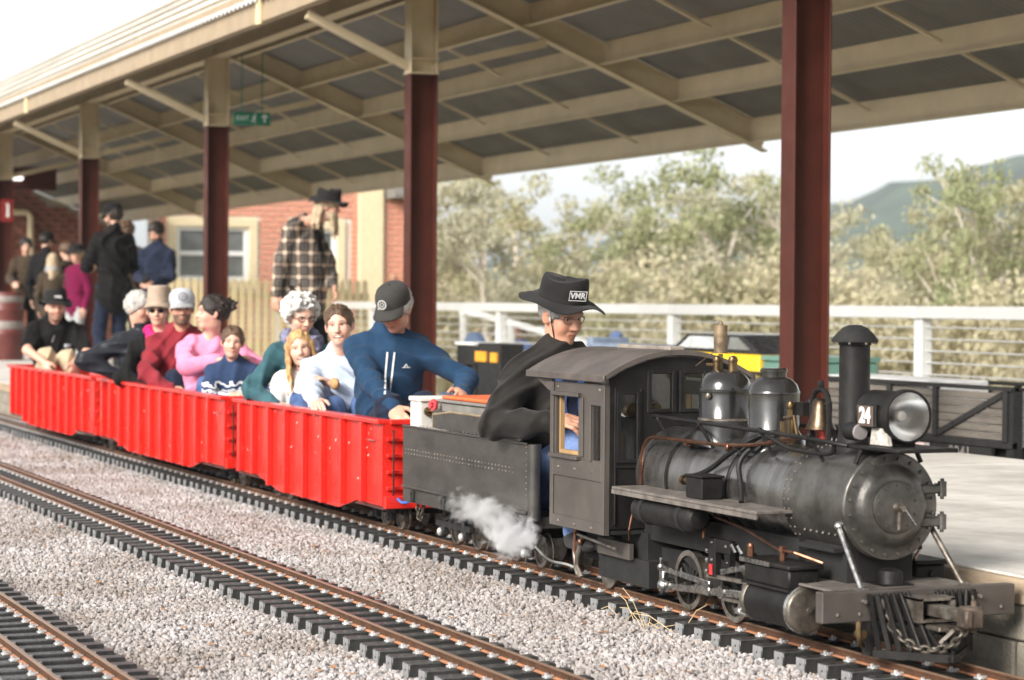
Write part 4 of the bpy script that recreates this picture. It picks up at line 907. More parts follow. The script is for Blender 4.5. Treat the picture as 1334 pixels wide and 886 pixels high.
for i in range(24):                       # lunette under the arch, cut round the two upper windows
    ya_, yb2 = C+t_[i]*cyw, C+t_[i+1]*cyw; mid = (ya_+yb2)/2; z0 = .74
    if any(h[0] < mid < h[2] for h in (hol[1], hol[3])): z0 = .760
    za, zb2 = arch(t_[i]), arch(t_[i+1])
    if max(za, zb2) > z0: b.prism([(ya_, z0), (yb2, z0), (yb2, max(zb2, z0+.0005)), (ya_, max(za, z0+.0005))], 'x', cx1-.012, cx1)
def frx(u0, v0, u1, v1, pr=.006): b.box2((cx1, u0, v0), (cx1+pr, u1, v1), ch=.0015)
for h in hol:
    frx(h[0]-.016, h[1]-.012, h[0], h[3]+.012); frx(h[2], h[1]-.012, h[2]+.016, h[3]+.012); frx(h[0]+.0002, h[3], h[2]-.0002, h[3]+.012); frx(h[0]+.0002, h[1]-.012, h[2]-.0002, h[1])
for s in (-1, 1): frx(C+s*.19-.045, .36, C+s*.19+.045, .372); frx(C+s*.19-.045, .44, C+s*.19+.045, .448); frx(C+s*.235-.004, .25, C+s*.235+.004, .71); frx(C+s*.14-.004, .37, C+s*.14+.004, .71)
b.build('cab_front', m_blk, lo)
for h in hol:
    b = MB(); b.box2((cx1-.008, h[0], h[1]), (cx1-.004, h[2], h[3])); b.build('pane', m_clear, lo)
b = MB(); ew = .285; rx0, rx1 = -7.69, -7.022; n = 28; vs = []
for x in (rx0, rx1):
    for dz in (0, .016):
        for i in range(n+1):
            t = -1+2*i/n; vs.append((x, C+t*ew, zr0+.004+(zpk-zr0+.004)*(1-abs(t)**2.1)+dz))
m_ = n+1; fs = []
for i in range(n):
    fs += [(i, i+1, 2*m_+i+1, 2*m_+i), (m_+i, m_+i+1, 3*m_+i+1, 3*m_+i), (i, i+1, m_+i+1, m_+i), (2*m_+i, 2*m_+i+1, 3*m_+i+1, 3*m_+i)]
b.add(vs, fs, 0, True)
for s in (-1, 1): b.box2((rx0, C+s*ew-.006, zr0-.004), (rx1, C+s*ew+.006, zr0+.022), ch=.003); b.prism([(rx0+.03, zr0+.0), (cx0, zr0), (cx0, zr0-.05), (cx0-.03, zr0-.045)], 'y', C+s*cyw-.006, C+s*cyw+.006)
b.build('cab_roof', m_roof, lo)
b = MB(); b.box2((-7.47, C-.03, .838), (-7.05, C+.03, .854), ch=.004); b.box2((-7.49, C-.05, .826), (-7.03, C+.05, .8385), ch=.003); b.build('roof_hatch', M('hatch_grey', (.22, .19, .165), .6, var=.25, vs=15), lo)
b = MB(); b.box2((-7.30, C-.10, .24), (-7.06, C+.10, .60)); b.cyl((-7.32, C, .45), (-7.29, C, .45), .06, n=16); b.build('backhead', m_dull, lo)
b = MB(); b.cyl((-7.33, C-.04, .62), (-7.30, C-.04, .62), .03, n=14); b.cyl((-7.33, C+.04, .62), (-7.30, C+.04, .62), .03, n=14); b.tube([(-7.3, C-.08, .55), (-7.36, C-.10, .56)], .008, 6); b.build('gauge', m_brass, lo)
b = MB(); b.box2((-7.56, C-.25, .215), (-7.05, C+.25, .228)); b.build('cab_floor', m_dull, lo)

# ------------------------------------------------------------------ tender
te = thing('tender', 'grey black riveted tender with brass edged side rail behind the cab', 'tender', (-8.4, C, 0))
tx0, tx1, tyw = -9.07, -7.745, .25
b = MB()
for s in (-1, 1):
    y = C+s*tyw; b.box2((tx0, y-.006, .232), (tx1, y+.006, .480)); f = y+s*.006
    b.box2((tx0, min(f, f+s*.01), .224), (tx1-.0, max(f, f+s*.01), .234), ch=.002); b.box2((tx0, min(f, f+s*.008), .478), (tx1, max(f, f+s*.008), .486), ch=.002)
b.box2((tx0-.006, C-tyw-.006, .232), (tx0, C+tyw+.006, .480)); b.box2((tx1-.35, C-tyw+.007, .232), (tx1-.34, C+tyw-.007, .44)); b.box2((tx0, C-tyw+.007, .44), (tx1-.35, C+tyw-.007, .452)); b.build('tank', m_tend, te)
for s in (-1, 1): b = MB(); b.cyl((tx1, C+s*(tyw-.02), .20), (tx1, C+s*(tyw-.02), .48), .026, n=12); b.build('corner_post', m_tend, te)
b = MB(); f = C-tyw-.0065
for z in (.368, .385): rivets(b, [(tx0+.03+i*.034, f, z) for i in range(35)], .0042)
rivets(b, [(tx1-.012, f, .25+i*.022) for i in range(11)], .0036); rivets(b, [(tx0+.2+i*.04, f-.0, .49) for i in range(27)], .003)
tag(b.build('rivet', m_grime, te), kind='stuff')
for s in (-1, 1):
    y = C+s*(tyw-.012); b = MB(); poly = [(-8.77, .486), (-7.895, .486), (-7.90, .53), (-7.93, .552), (-7.97, .558), (-8.77, .560)]; b.prism(poly, 'y', y-.003, y+.003); b.build('side_rail', m_tend, te)
    b = MB(); b.tube([(p[0], y, p[1]) for p in (poly[0], poly[5], poly[4], poly[3], poly[2], poly[1])], .0055, 8, smooth=1); b.build('rail_edge', M('brass_edge', (.42, .32, .20), .42, metal=.6, var=.2, vs=20), te)
b = MB(); b.box2((tx0-.01, C-tyw-.004, .165), (tx1, C-tyw+.016, .223), ch=.003); b.box2((tx0-.01, C+tyw-.016, .165), (tx1, C+tyw+.004, .223), ch=.003); b.box2((tx0, C-.2, .17), (tx1, C+.2, .21)); b.build('underframe', m_tend, te)
b = MB()
for x in (-8.95, -8.60, -8.2, -7.85): b.box((x, C-tyw-.008, .195), (.035, .012, .05), ch=.003); b.ell((x, C-tyw-.015, .205), .006, 6)
b.build('frame_bracket', m_dull, te)
def bogie(root, xc, wb=.24, wr=.062, jour=True, my=.16):
    b = MB()
    for s in (-1, 1):
        b.box2((xc-wb/2-.07, C+s*my-.012, .075), (xc+wb/2+.07, C+s*my+.012, .10), ch=.003); b.bar((xc-wb/2, C+s*my, .10), (xc, C+s*my, .135), .014, .014); b.bar((xc+wb/2, C+s*my, .10), (xc, C+s*my, .135), .014, .014)
        for q in (-1, 1): b.cyl((xc+q*.03, C+s*my, .07), (xc+q*.03, C+s*my, .125), .016, n=8)
    b.box2((xc-.04, C-my, .10), (xc+.04, C+my, .16)); bo = b.build('bogie', m_dull, root)
    for q in (-1, 1):
        for s in (-1, 1):
            b = MB(); b.lathe([(0, .018), (.02, .018), (.025, .010), (.046, .008), (.050, .014), (wr, .014), (wr+.001, -.008), (wr+.007, -.011), (wr+.006, -.016), (0, -.016)], (xc+q*wb/2, C+s*.094, wr), (0, s, 0), 22); b.build('wheel', m_grime, bo)
            b = MB(); b.box((xc+q*wb/2, C+s*my, .065), (.05, .03, .05), ch=.006); 
            b.ell((xc+q*wb/2, C+s*(my+.018), .055), (.013, .014, .018), 10, 1); b.build('axle_box', [m_dull, M('aluminium_cap', (.62, .60, .58), .4, metal=.6) if jour else m_dull], bo)
bogie(te, -8.72); bogie(te, -8.08)
chain([(-9.04, C-.2, .165), (-9.03, C-.205, .10), (-9.0, C-.2, .085), (-8.985, C-.195, .165)], 'chain', te, m_chain, .026, .004)
b = MB(); b.tube([(-9.28, C-.205, .155), (-9.2, C-.21, .14), (-9.1, C-.2, .165), (-9.03, C-.19, .175)], .0062, 8, smooth=2); b.build('air_hose', M('hose_blue', (.03, .16, .5), .4), te)
b = MB(); b.box2((-9.35, C-.02, .13), (-9.05, C+.02, .155)); b.build('drawbar', m_dull, te)
# things carried on the tender
t = thing('white_box', 'small white box on the rear of the tender', 'box', (-9.0, C-.12, .486))
b = MB(); b.box2((-9.05, C-.235, .453), (-8.93, C-.03, .585), ch=.004); b.build('box_body', M('old_white', (.62, .59, .54), .5, var=.1, vs=8, worn=(.35, .3, .25)), t); b = MB(); b.box2((-9.06, C-.24, .586), (-8.92, C-.02, .606), ch=.004); b.build('lid', M('old_white_lid', (.68, .65, .60), .5, var=.12, vs=14), t)
b = MB(); b.cyl((-8.915, C-.20, .545), (-8.93, C-.2, .545), .02, n=10); b.tube([(-8.92, C-.2, .545), (-8.885, C-.21, .555)], .008, 8); b.build('tap', m_brass, t); b = MB(); b.lathe([(.012, -.006), (.026, -.006), (.028, 0), (.026, .006), (.012, .006)], (-8.885, C-.195, .572), (.3, -1, .2), 14); b.cyl((-8.885, C-.18, .572), (-8.885, C-.205, .572), .008, n=8); b.build('red_wheel', M('wheel_red', (.5, .04, .05), .35), t)
t = thing('locker', 'grey locker with an orange lid that the driver sits against', 'locker', (-8.55, C, .45))
b = MB(); b.box2((-8.90, C-.16, .453), (-8.33, C+.20, .585), ch=.005); b.box2((-8.91, C-.17, .586), (-8.32, C+.21, .598), ch=.003); b.build('locker_body', M('locker_grey', (.20, .19, .175), .45, var=.15, vs=8, worn=(.36, .33, .3)), t)
b = MB(); b.box2((-8.895, C-.155, .599), (-8.34, C+.195, .614), ch=.005); b.build('lid', m_orange, t)

# ------------------------------------------------------------------ red wagons
m_chip = M('paint_chip_pale', (.72, .50, .44), .6, var=.2, vs=60)
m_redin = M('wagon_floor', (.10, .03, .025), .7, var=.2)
def wagon(label, x0, x1, dr0, dr1, db0, db1, ribs):
    w = thing('red_wagon', label, 'wagon', ((x0+x1)/2, C, 0), 'red passenger wagons of the miniature train'); yw = .262
    zt, zb_, zl = .492, .122, .070
    for s in (-1, 1):
        y = C+s*yw; poly = [(x0, zt), (x0, zb_), (dr0, zb_), (db0, zl), (db1, zl), (dr1, zb_), (x1, zb_), (x1, zt)]
        b = MB(); b.prism(poly, 'y', y-.004, y+.004); b.build('side_panel', m_redp, w)
        f = y+s*.004
        for x in ribs:
            zlow = np.interp(x, [x0, dr0, db0, db1, dr1, x1], [zb_, zb_, zl, zl, zb_, zb_])+.004
            b = MB(); b.box2((x-.012, min(f, f+s*.030), zlow), (x+.012, max(f, f+s*.030), zt-.020), ch=.003); b.build('rib', m_redp, w)
        b = MB(); b.box2((x0-.004, min(y-.022, y-.022), zt-.022), (x1+.004, y+.026 if s > 0 else y+.022, zt), ch=.003) if False else b.box2((x0-.006, y-.030, zt-.018), (x1+.006, y+.034, zt+.002), ch=.003); b.build('top_rail', m_redp, w)
        if s < 0:
            b = MB(); b.box((x0+.045, f-.001, .235), (.045, .002, .085)); b.build('yellow_label', m_yel, w)
            b = MB()
            for x in list(ribs)+[x0+.012, x1-.012]:
                for z in np.arange(.15, .47, .022): b.ell((x+.017, f-.001, z), .0025, 4)
            tag(b.build('rivet', m_redp, w), kind='stuff')
            b = MB(); rs_ = np.random.default_rng(int(-x0*10))
            for _ in range(26):                   # chipped and scratched paint
                px_, pz_ = rs_.uniform(x0+.1, x1-.1), rs_.uniform(.13, .46); L_ = rs_.uniform(.003, .012); a_ = rs_.normal(0, .5); n_ = 6
                rx_ = [px_+L_*(1.6 if rs_.random() < .3 else .7)*cos(t)*cos(a_)-L_*.4*sin(t)*sin(a_)+rs_.normal(0, .001) for t in np.linspace(0, 2*pi, n_, endpoint=False)]; rz_ = [pz_+L_*1.2*cos(t)*sin(a_)+L_*.4*sin(t)*cos(a_)+rs_.normal(0, .001) for t in np.linspace(0, 2*pi, n_, endpoint=False)]
                b.add([(u_, f-.0012, w_) for u_, w_ in zip(rx_, rz_)], [tuple(range(n_))])
            tag(b.build('paint_chip', m_chip, w), kind='stuff')
            b = MB(); b.tube([(x1-.17, f-.012, .40), (x1-.08, f-.012, .398)], .004, 6); b.build('grab_iron', m_steel, w)
    for x, s in ((x0, -1), (x1, 1)):
        b = MB(); b.box2((x-.004, C-yw+.005, zb_+.0), (x+.004, C+yw-.005, zt-.003)); 
        for z in (.19, .26, .33, .40): b.box2((x+s*.004, C-yw+.01, z), (x+s*.022, C+yw-.01, z+.018), ch=.003) if s > 0 else b.box2((x-.022, C-yw+.01, z), (x-.004, C+yw-.01, z+.018), ch=.003)
        b.box2((x-.02, C-yw+.025, zt-.02), (x+.02, C+yw-.025, zt+.002), ch=.003); b.box2((min(x, x+s*.03), C-yw, zb_-.01), (max(x, x+s*.03), C+yw, zb_+.045), ch=.003); e = b.build('end_panel', m_redp, w)
        b = MB(); b.tube([(x+s*.028, C-yw+.035, .17), (x+s*.034, C-yw+.035, .18), (x+s*.034, C-yw+.035, .44), (x+s*.028, C-yw+.035, .45)], .004, 6); b.build('grab_iron', m_dull, e)
    b = MB(); b.box2((x0+.005, C-yw+.005, .105), (x1-.005, C+yw-.005, .118)); b.build('floor', m_redin, w)
    L_ = x1-x0
    b = MB(); b.box2((x0+.06, C-.12, .1185), (x1-.12, C+.12, .235), ch=.01); b.build('bench_seat', m_redin, w)
    b = MB(); b.box2((x0+.1, C-.05, .075), (x1-.1, C+.05, .104)); b.build('underframe', m_dull, w)
    bogie(w, x0+.32, .2, .055, False, .15); bogie(w, x1-.30, .2, .055, False, .15)
    return w
wagon('red open wagon coupled behind the tender with three women and a capped man', -11.56, -9.305, -11.17, -9.648, -10.83, -9.89, [-11.43, -11.20, -10.93, -10.65, -10.36, -10.08, -9.80, -9.52])
wagon('red open wagon in the middle of the train carrying the woman in pink', -14.76, -11.80, -14.38, -12.23, -14.0, -12.49, [-14.6, -14.38, -14.12, -13.86, -13.6, -13.34, -13.08, -12.82, -12.56, -12.3, -12.05])
w3 = wagon('last red open wagon at the far left with the man in a bucket hat', -17.90, -14.94, -17.5, -15.4, -17.17, -15.65, [-17.74, -17.5, -17.24, -16.98, -16.72, -16.46, -16.2, -15.94, -15.68, -15.42, -15.18])
b = MB(); b.box((-17.28, C+.02, .45), (.05, .26, .18), ch=.015); b.box((-17.28, C+.02, .55), (.06, .28, .03), ch=.01); b.build('seat_back', m_redp, w3)
b = MB(); b.box2((-15.4, C-.2, .44), (-15.0, C+.2, .51), ch=.012); b.build('seat_back', m_redp, w3)

# ------------------------------------------------------------------ trains standing on the track behind the platform
track('railway_track', 'hidden track behind the platform carrying the dark wagon', 7.46, -26, -6, 0)
ow = thing('open_wagon', 'dark plank sided miniature goods wagon with diagonal strap behind the headlight', 'wagon', (-11.6, 7.46, 0))
m_plank = M('grey_plank', (.115, .10, .085), .75, var=.2, vs=9, stretch=(.4, 1, 3), bump=.2, bs=40); m_plank2 = M('end_plank_pale', (.42, .46, .52), .6, var=.1, vs=9)
wx0, wx1 = -13.6, -10.27
for i in range(6):
    z = .296+i*.043
    for y in (7.20, 7.72):
        b = MB(); b.box2((wx0+.03, y-.01, z-.0195), (wx1-.045, y+.01, z+.0195), ch=.003); b.build('plank', m_plank, ow)
    b = MB(); b.box2((wx1-.012, 7.23, z-.0195), (wx1, 7.69, z+.0195), ch=.003); b.build('plank', m_plank2, ow)
b = MB()
for y, s in ((7.20, -1), (7.72, 1)):
    for x in (-13.58, -12.9, -12.2, -11.46, -10.98, -10.305): b.box2((x-.02, min(y, y+s*.03), .27), (x+.02, max(y, y+s*.03), .545), ch=.003)
    b.bar((-10.95, y+s*.018, .29), (-10.34, y+s*.018, .525), .012, .032); b.box2((wx0, y-.028, .545), (wx1+.02, y+.028, .566), ch=.003); b.box2((wx0, y-.02, .235), (wx1+.02, y+.02, .272), ch=.003)
b.box2((wx1-.02, 7.2, .545), (wx1+.02, 7.72, .563)); b.box2((wx1-.04, 7.19, .18), (wx1+.02, 7.25, .55)); b.box2((wx0, 7.25, .15), (wx1, 7.67, .235)); b.build('wagon_frame', m_dull, ow)
b = MB(); b.box2((wx0+.02, 7.215, .24), (wx1-.02, 7.705, .272)); b.box2((wx0+.4, 7.25, .27), (wx1-.9, 7.67, .57), ch=.01); b.build('load', M('pale_load_cover', (.6, .6, .6), .6), ow)
for x in (-10.7, -11.2, -12.7, -13.2):
    b = MB()
    for y in (7.36, 7.56): b.cyl((x, y-.012, .07), (x, y+.012, .07), .07, n=20)
    b.box2((x-.04, 7.24, .05), (x+.04, 7.27, .12)); b.build('wheel', m_grime, ow)
place_mesh('lettering', text_mesh('0041', .10, M('faded_lettering', (.22, .2, .18), .6), spacing=1.1), ow, (-10.72, 7.168, .19), (1, 0, 0), (0, 0, 1))
b = MB(); b.box2((-11.0, 7.17, .13), (-10.42, 7.19, .232)); b.build('name_board', m_dull, ow)
b = MB(); b.box2((-11.6, 7.15, .19), (-11.05, 7.19, .225)); b.build('name_board', M('white_red_board', (.75, .7, .68), .5, col2=(.6, .3, .25), var=.3, vs=6), ow)
dl = thing('diesel_locomotive', 'black, yellow and green miniature diesel locomotive behind the column', 'locomotive', (-13.6, 7.46, 0))
b = MB(); b.prism([(-14.42, .675), (-13.12, .675), (-13.38, .795), (-14.16, .795)], 'y', 7.25, 7.67); b.build('cab', M('diesel_cab_black', (.02, .02, .022), .25, var=.1), dl)
b = MB(); b.prism([(-13.55, .70), (-13.25, .70), (-13.42, .78), (-13.52, .78)], 'y', 7.236, 7.249); b.build('window', m_glass, dl); b = MB(); b.prism([(-14.28, .70), (-13.72, .70), (-13.76, .78), (-14.1, .78)], 'y', 7.236, 7.249); b.build('window', M('pale_window', (.42, .44, .46), .1, rvar=.03), dl)
b = MB(); b.box2((-14.6, 7.2, .52), (-13.06, 7.72, .672), ch=.01); b.build('yellow_band', M('loco_yellow', (.75, .48, .02), .4, var=.06), dl)
b = MB(); b.box2((-13.055, 7.22, .52), (-12.4, 7.70, .64), ch=.02); b.box2((-13.05, 7.215, .641), (-12.4, 7.705, .672)); b.build('bonnet', M('loco_green', (.10, .20, .16), .4, var=.08), dl)
b = MB(); b.box2((-15.6, 7.2, .20), (-12.3, 7.72, .515), ch=.01); b.box2((-15.5, 7.24, .52), (-14.62, 7.68, .62), ch=.01); b.build('chassis', m_dull, dl)
b = MB(); b.box((-13.0, 7.42, .70), (.12, .08, .05), ch=.02); b.build('red_cap', M('cap_red', (.45, .05, .05), .5), dl); b = MB(); b.box((-12.85, 7.42, .70), (.2, .1, .06), ch=.02); b.build('grey_cap', M('cap_grey', (.35, .38, .45), .5), dl)
b = MB(); b.box2((-15.9, 7.3, .62), (-14.75, 7.62, .70), ch=.02); b.box2((-15.95, 7.3, .62), (-15.85, 7.62, .74), ch=.01); b.build('seat_pad', M('seat_bluegrey', (.16, .20, .27), .6), dl)
for x in (-15.3, -14.9, -13.0, -12.6):
    b = MB()
    for y in (7.36, 7.56): b.cyl((x, y-.012, .08), (x, y+.012, .08), .08, n=20)
    b.build('wheel', m_grime, dl)
tb = thing('signal_box', 'black control cabinet with orange bands behind the seated men', 'cabinet', (-18, 7.35, 0))
b = MB(); b.box2((-18.12, 7.28, .0), (-17.62, 7.5, .655), ch=.01); b.box2((-18.6, 7.28, .46), (-18.14, 7.5, .63), ch=.01); b.box2((-18.5, 7.3, .0), (-18.42, 7.48, .46)); b.box2((-18.3, 7.3, .0), (-18.2, 7.48, .46)); b.build('cabinet_body', m_dull, tb)
for x0_, x1_, z0_, z1_ in ((-18.135, -17.90, .50, .585), (-17.80, -17.66, .50, .58), (-18.25, -18.14, .33, .40)):
    b = MB(); b.box2((x0_, 7.265, z0_), (x1_, 7.279, z1_)); b.build('orange_band', M('band_orange', (.75, .33, .02), .5), tb)
b = MB(); b.box2((-18.6, 7.26, .635), (-18.15, 7.5, .655)); b.box2((-18.5, 7.26, .335), (-18.26, 7.4, .37)); b.build('ledge', m_white, tb)
bl = thing('blue_seat', 'round backed blue seat behind the man in the black cap', 'seat', (-18.9, 7.5, 0))
b = MB(); pts = [(-.24, .2)]+[(.24*cos(a), .50+.24*sin(a)) for a in np.linspace(pi, 0, 12)]+[(.24, .2)]; b.prism([(-18.85+p[0], p[1]) for p in pts], 'y', 7.52, 7.58); b.box2((-19.09, 7.3, .0), (-18.61, 7.58, .2), ch=.02); b.build('seat_shell', M('seat_blue', (.11, .16, .26), .5, var=.06), bl)
# ------------------------------------------------------------------ steam
def steam(name, label, c, r, seed, dens):
    b = MB(); b.ell(c, r, 20); o = b.build(name, None or steam_mat(c, r, seed, dens)); tag(o, label, 'steam'); return o
def steam_mat(c, r, seed, dens):
    m = bpy.data.materials.new('steam'); m.use_nodes = True; t = m.node_tree; n = t.nodes; L = t.links; n.clear()
    o = n.new('ShaderNodeOutputMaterial'); v = n.new('ShaderNodeVolumePrincipled'); v.inputs['Color'].default_value = (.95, .95, .96, 1); v.inputs['Anisotropy'].default_value = .2; L.new(v.outputs[0], o.inputs['Volume'])
    tc = n.new('ShaderNodeTexCoord'); mp = n.new('ShaderNodeMapping'); mp.inputs['Location'].default_value = [-c[i]/r[i] for i in range(3)]; mp.inputs['Scale'].default_value = [1/r[i] for i in range(3)]; L.new(tc.outputs['Object'], mp.inputs[0])
    no = n.new('ShaderNodeTexNoise'); no.inputs['Scale'].default_value = 16; no.inputs['Detail'].default_value = 7; no.inputs['Roughness'].default_value = .6; no.inputs['Distortion'].default_value = .6
    mo = n.new('ShaderNodeMapping'); mo.inputs['Location'].default_value = (seed, 0, 0); L.new(tc.outputs['Object'], mo.inputs[0]); L.new(mo.outputs[0], no.inputs[0])
    ln = n.new('ShaderNodeVectorMath'); ln.operation = 'LENGTH'; L.new(mp.outputs[0], ln.inputs[0])
    a = n.new('ShaderNodeMath'); a.operation = 'SUBTRACT'; a.inputs[0].default_value = 1.0; L.new(ln.outputs['Value'], a.inputs[1])
    m1 = n.new('ShaderNodeMath'); m1.operation = 'MULTIPLY_ADD'; m1.inputs[1].default_value = 1.0; m1.inputs[2].default_value = -.66; L.new(no.outputs[0], m1.inputs[0])
    m1b = n.new('ShaderNodeMath'); m1b.operation = 'MULTIPLY'; m1b.inputs[1].default_value = 2.6; L.new(m1.outputs[0], m1b.inputs[0])
    m2 = n.new('ShaderNodeMath'); m2.operation = 'ADD'; L.new(m1b.outputs[0], m2.inputs[0]); L.new(a.outputs[0], m2.inputs[1])
    m3 = n.new('ShaderNodeMath'); m3.operation = 'MULTIPLY'; m3.inputs[1].default_value = dens; m3.use_clamp = False; L.new(m2.outputs[0], m3.inputs[0])
    m4 = n.new('ShaderNodeMath'); m4.operation = 'MAXIMUM'; m4.inputs[1].default_value = 0; L.new(m3.outputs[0], m4.inputs[0]); L.new(m4.outputs[0], v.inputs['Density']); return m
steam('steam_puff', 'white puff of steam drifting along the lower side of the tender', (-7.63, C-.36, .155), (.26, .10, .115), 3., 90)
steam('steam_wisp', 'thin wisp of steam trailing across the tender side', (-7.98, C-.335, .215), (.50, .07, .095), 9., 45)
# ------------------------------------------------------------------ people: smooth surfaces grown from joints
N_ = np.linalg.norm
def unit(v): v = np.array(v, float); return v/(N_(v)+1e-12)
class Sdf:
    def __init__(s): s.ops = []
    def rc(s, a, b, ra, rb=None, k=.02, sub=False):
        rb = ra if rb is None else rb; a, b = np.array(a, float), np.array(b, float); R = max(ra, rb)
        def f(X, Y, Z, a=a, b=b, ra=ra, rb=rb):
            ba = b-a; L = max(ba@ba, 1e-9); t = np.clip(((X-a[0])*ba[0]+(Y-a[1])*ba[1]+(Z-a[2])*ba[2])/L, 0, 1)
            return np.sqrt((X-a[0]-t*ba[0])**2+(Y-a[1]-t*ba[1])**2+(Z-a[2]-t*ba[2])**2)-(ra+(rb-ra)*t)
        s.ops.append((f, np.minimum(a, b)-R, np.maximum(a, b)+R, k, sub)); return s
    def el(s, c, r, A=None, k=.02, sub=False):
        """ellipsoid of radii r along the columns of A"""
        c = np.array(c, float); r = np.array(r, float); A = np.eye(3) if A is None else np.asarray(A, float)
        e = np.sqrt(((A*r[None, :])**2).sum(1))
        def f(X, Y, Z, c=c, r=r, A=A):
            x, y, z = X-c[0], Y-c[1], Z-c[2]
            q = [(x*A[0, i]+y*A[1, i]+z*A[2, i])/r[i] for i in range(3)]
            k0 = np.sqrt(q[0]**2+q[1]**2+q[2]**2); k1 = np.sqrt((q[0]/r[0])**2+(q[1]/r[1])**2+(q[2]/r[2])**2)+1e-9
            return k0*(k0-1)/k1
        s.ops.append((f, c-e, c+e, k, sub)); return s
    def cut(s, p, n):
        """drop everything on the side n of the plane through p"""
        p, n = np.array(p, float), unit(n); s.ops.append((lambda X, Y, Z: n[0]*(X-p[0])+n[1]*(Y-p[1])+n[2]*(Z-p[2]), None, None, .004, 'cut')); return s
    def run(s, h, disp=None):
        lo = np.min([o[1] for o in s.ops if o[1] is not None and not o[4]], 0)-5*h; hi = np.max([o[2] for o in s.ops if o[2] is not None and not o[4]], 0)+5*h
        n = np.ceil((hi-lo)/h).astype(int)+1; g = [(lo[i]+h*np.arange(n[i])).astype(np.float32) for i in range(3)]
        d = np.full(n, 1., np.float32)
        for f, a, b, k, sub in s.ops:
            if a is None: sl = [slice(None)]*3
            else:
                m = k+4*h; i0 = np.clip(np.floor((a-m-lo)/h).astype(int), 0, n); i1 = np.clip(np.ceil((b+m-lo)/h).astype(int)+1, 0, n)
                if (i1 <= i0).any(): continue
                sl = [slice(i0[i], i1[i]) for i in range(3)]
            v = f(g[0][sl[0]][:, None, None], g[1][sl[1]][None, :, None], g[2][sl[2]][None, None, :]).astype(np.float32); o = d[tuple(sl)]
            if sub:
                v = v if sub == 'cut' else -v
                hh = np.maximum(k-np.abs(o-v), 0)/max(k, 1e-6); d[tuple(sl)] = np.maximum(o, v)+hh*hh*k*.25
            else:
                hh = np.maximum(k-np.abs(o-v), 0)/max(k, 1e-6); d[tuple(sl)] = np.minimum(o, v)-hh*hh*k*.25
        if disp is not None:
            I = np.nonzero(np.abs(d) < 5*h); d[I] += disp(np.stack([g[i][I[i]] for i in range(3)], 1)).astype(np.float32)
        vg = openvdb.FloatGrid(1.0); vg.copyFromArray(d); P, T, Q = vg.convertToPolygons(0.0, 0.0)
        P = np.array(P, float)*h+lo; Q = np.array(Q, int).reshape(-1, 4)
        a, b_, c_ = P[Q[:, 0]], P[Q[:, 1]], P[Q[:, 2]]
        if (np.cross(b_-a, c_-a)*a).sum() < 0: Q = Q[:, ::-1]
        return P, Q
def qmesh(name, P, Q, mats, off, cols=None, mi=None):
    me = bpy.data.meshes.new(name); n, q = len(P), len(Q)
    me.vertices.add(n); me.vertices.foreach_set('co', (P-np.array(off)).reshape(-1)); me.loops.add(q*4); me.loops.foreach_set('vertex_index', Q.reshape(-1).astype(np.int32))
    me.polygons.add(q); me.polygons.foreach_set('loop_start', np.arange(0, q*4, 4, dtype=np.int32)); me.polygons.foreach_set('loop_total', np.full(q, 4, np.int32)); me.polygons.foreach_set('use_smooth', np.ones(q, bool))
    for m in (mats if isinstance(mats, list) else [mats]): me.materials.append(m)
    if mi is not None: me.polygons.foreach_set('material_index', mi.astype(np.int32))
    if cols is not None:
        at = me.color_attributes.new('Col', 'FLOAT_COLOR', 'POINT'); at.data.foreach_set('color', np.concatenate([cols, np.ones((n, 1))], 1).reshape(-1))
    me.update(); return me
def wrinkles(amp, seed=0, fr=1.):
    r = np.random.default_rng(seed); D = [unit(r.normal(0, 1, 3)) for _ in range(6)]; ph = r.uniform(0, 6, 6)
    def f(p):
        w = np.sin(p@D[0]*13*fr+ph[0])*.9+np.sin(p@D[1]*9*fr+ph[1])*.9
        a = 1-np.abs(np.sin(p@D[2]*27*fr+w*1.5+ph[2])); b = 1-np.abs(np.sin(p@D[3]*44*fr-w*1.3+ph[3])); c = np.sin(p@D[4]*60*fr+w*2.5); e = np.clip(.5+.5*np.sin(p@D[5]*8*fr+ph[4]), 0, 1)
        return -amp*2.1*(e*(a*a*(3-2*a)-.35)+(.3+.7*(1-e))*.7*(b*b*(3-2*b)-.35)+c*.05)
    return f
m_skin = M('skin', (1, 1, 1), .48, var=.07, vs=40, attr=True, rvar=.06, spec=.4, bump=.04, bs=220)
m_skin.node_tree.nodes['Principled BSDF'].inputs['Subsurface Weight'].default_value = .12
m_skin.node_tree.nodes['Principled BSDF'].inputs['Subsurface Radius'].default_value = (.02, .008, .004)
m_skin.node_tree.nodes['Principled BSDF'].inputs['Subsurface Scale'].default_value = .12
m_eye = M('eye_white', (.62, .58, .54), .15, var=.03, rvar=.02); m_iris = M('iris_dark', (.03, .02, .015), .12, var=.1, rvar=.02); m_teeth = M('teeth', (.75, .70, .60), .25, var=.03)
CL = {}
def cloth(name, col, **k):
    if name not in CL:
        q = dict(rough=.85, var=.12, vs=10, bump=.25, bs=180, sheen=.06, rvar=.05, spec=.12); q.update(k); CL[name] = M(name, col, **q)
    return CL[name]
def hairmat(name, col, c2=None): 
    if name not in CL: CL[name] = M(name, col, .5, var=.3, vs=30, stretch=(1, 1, .22), bump=.8, bs=110, col2=c2, spec=.4)
    return CL[name]
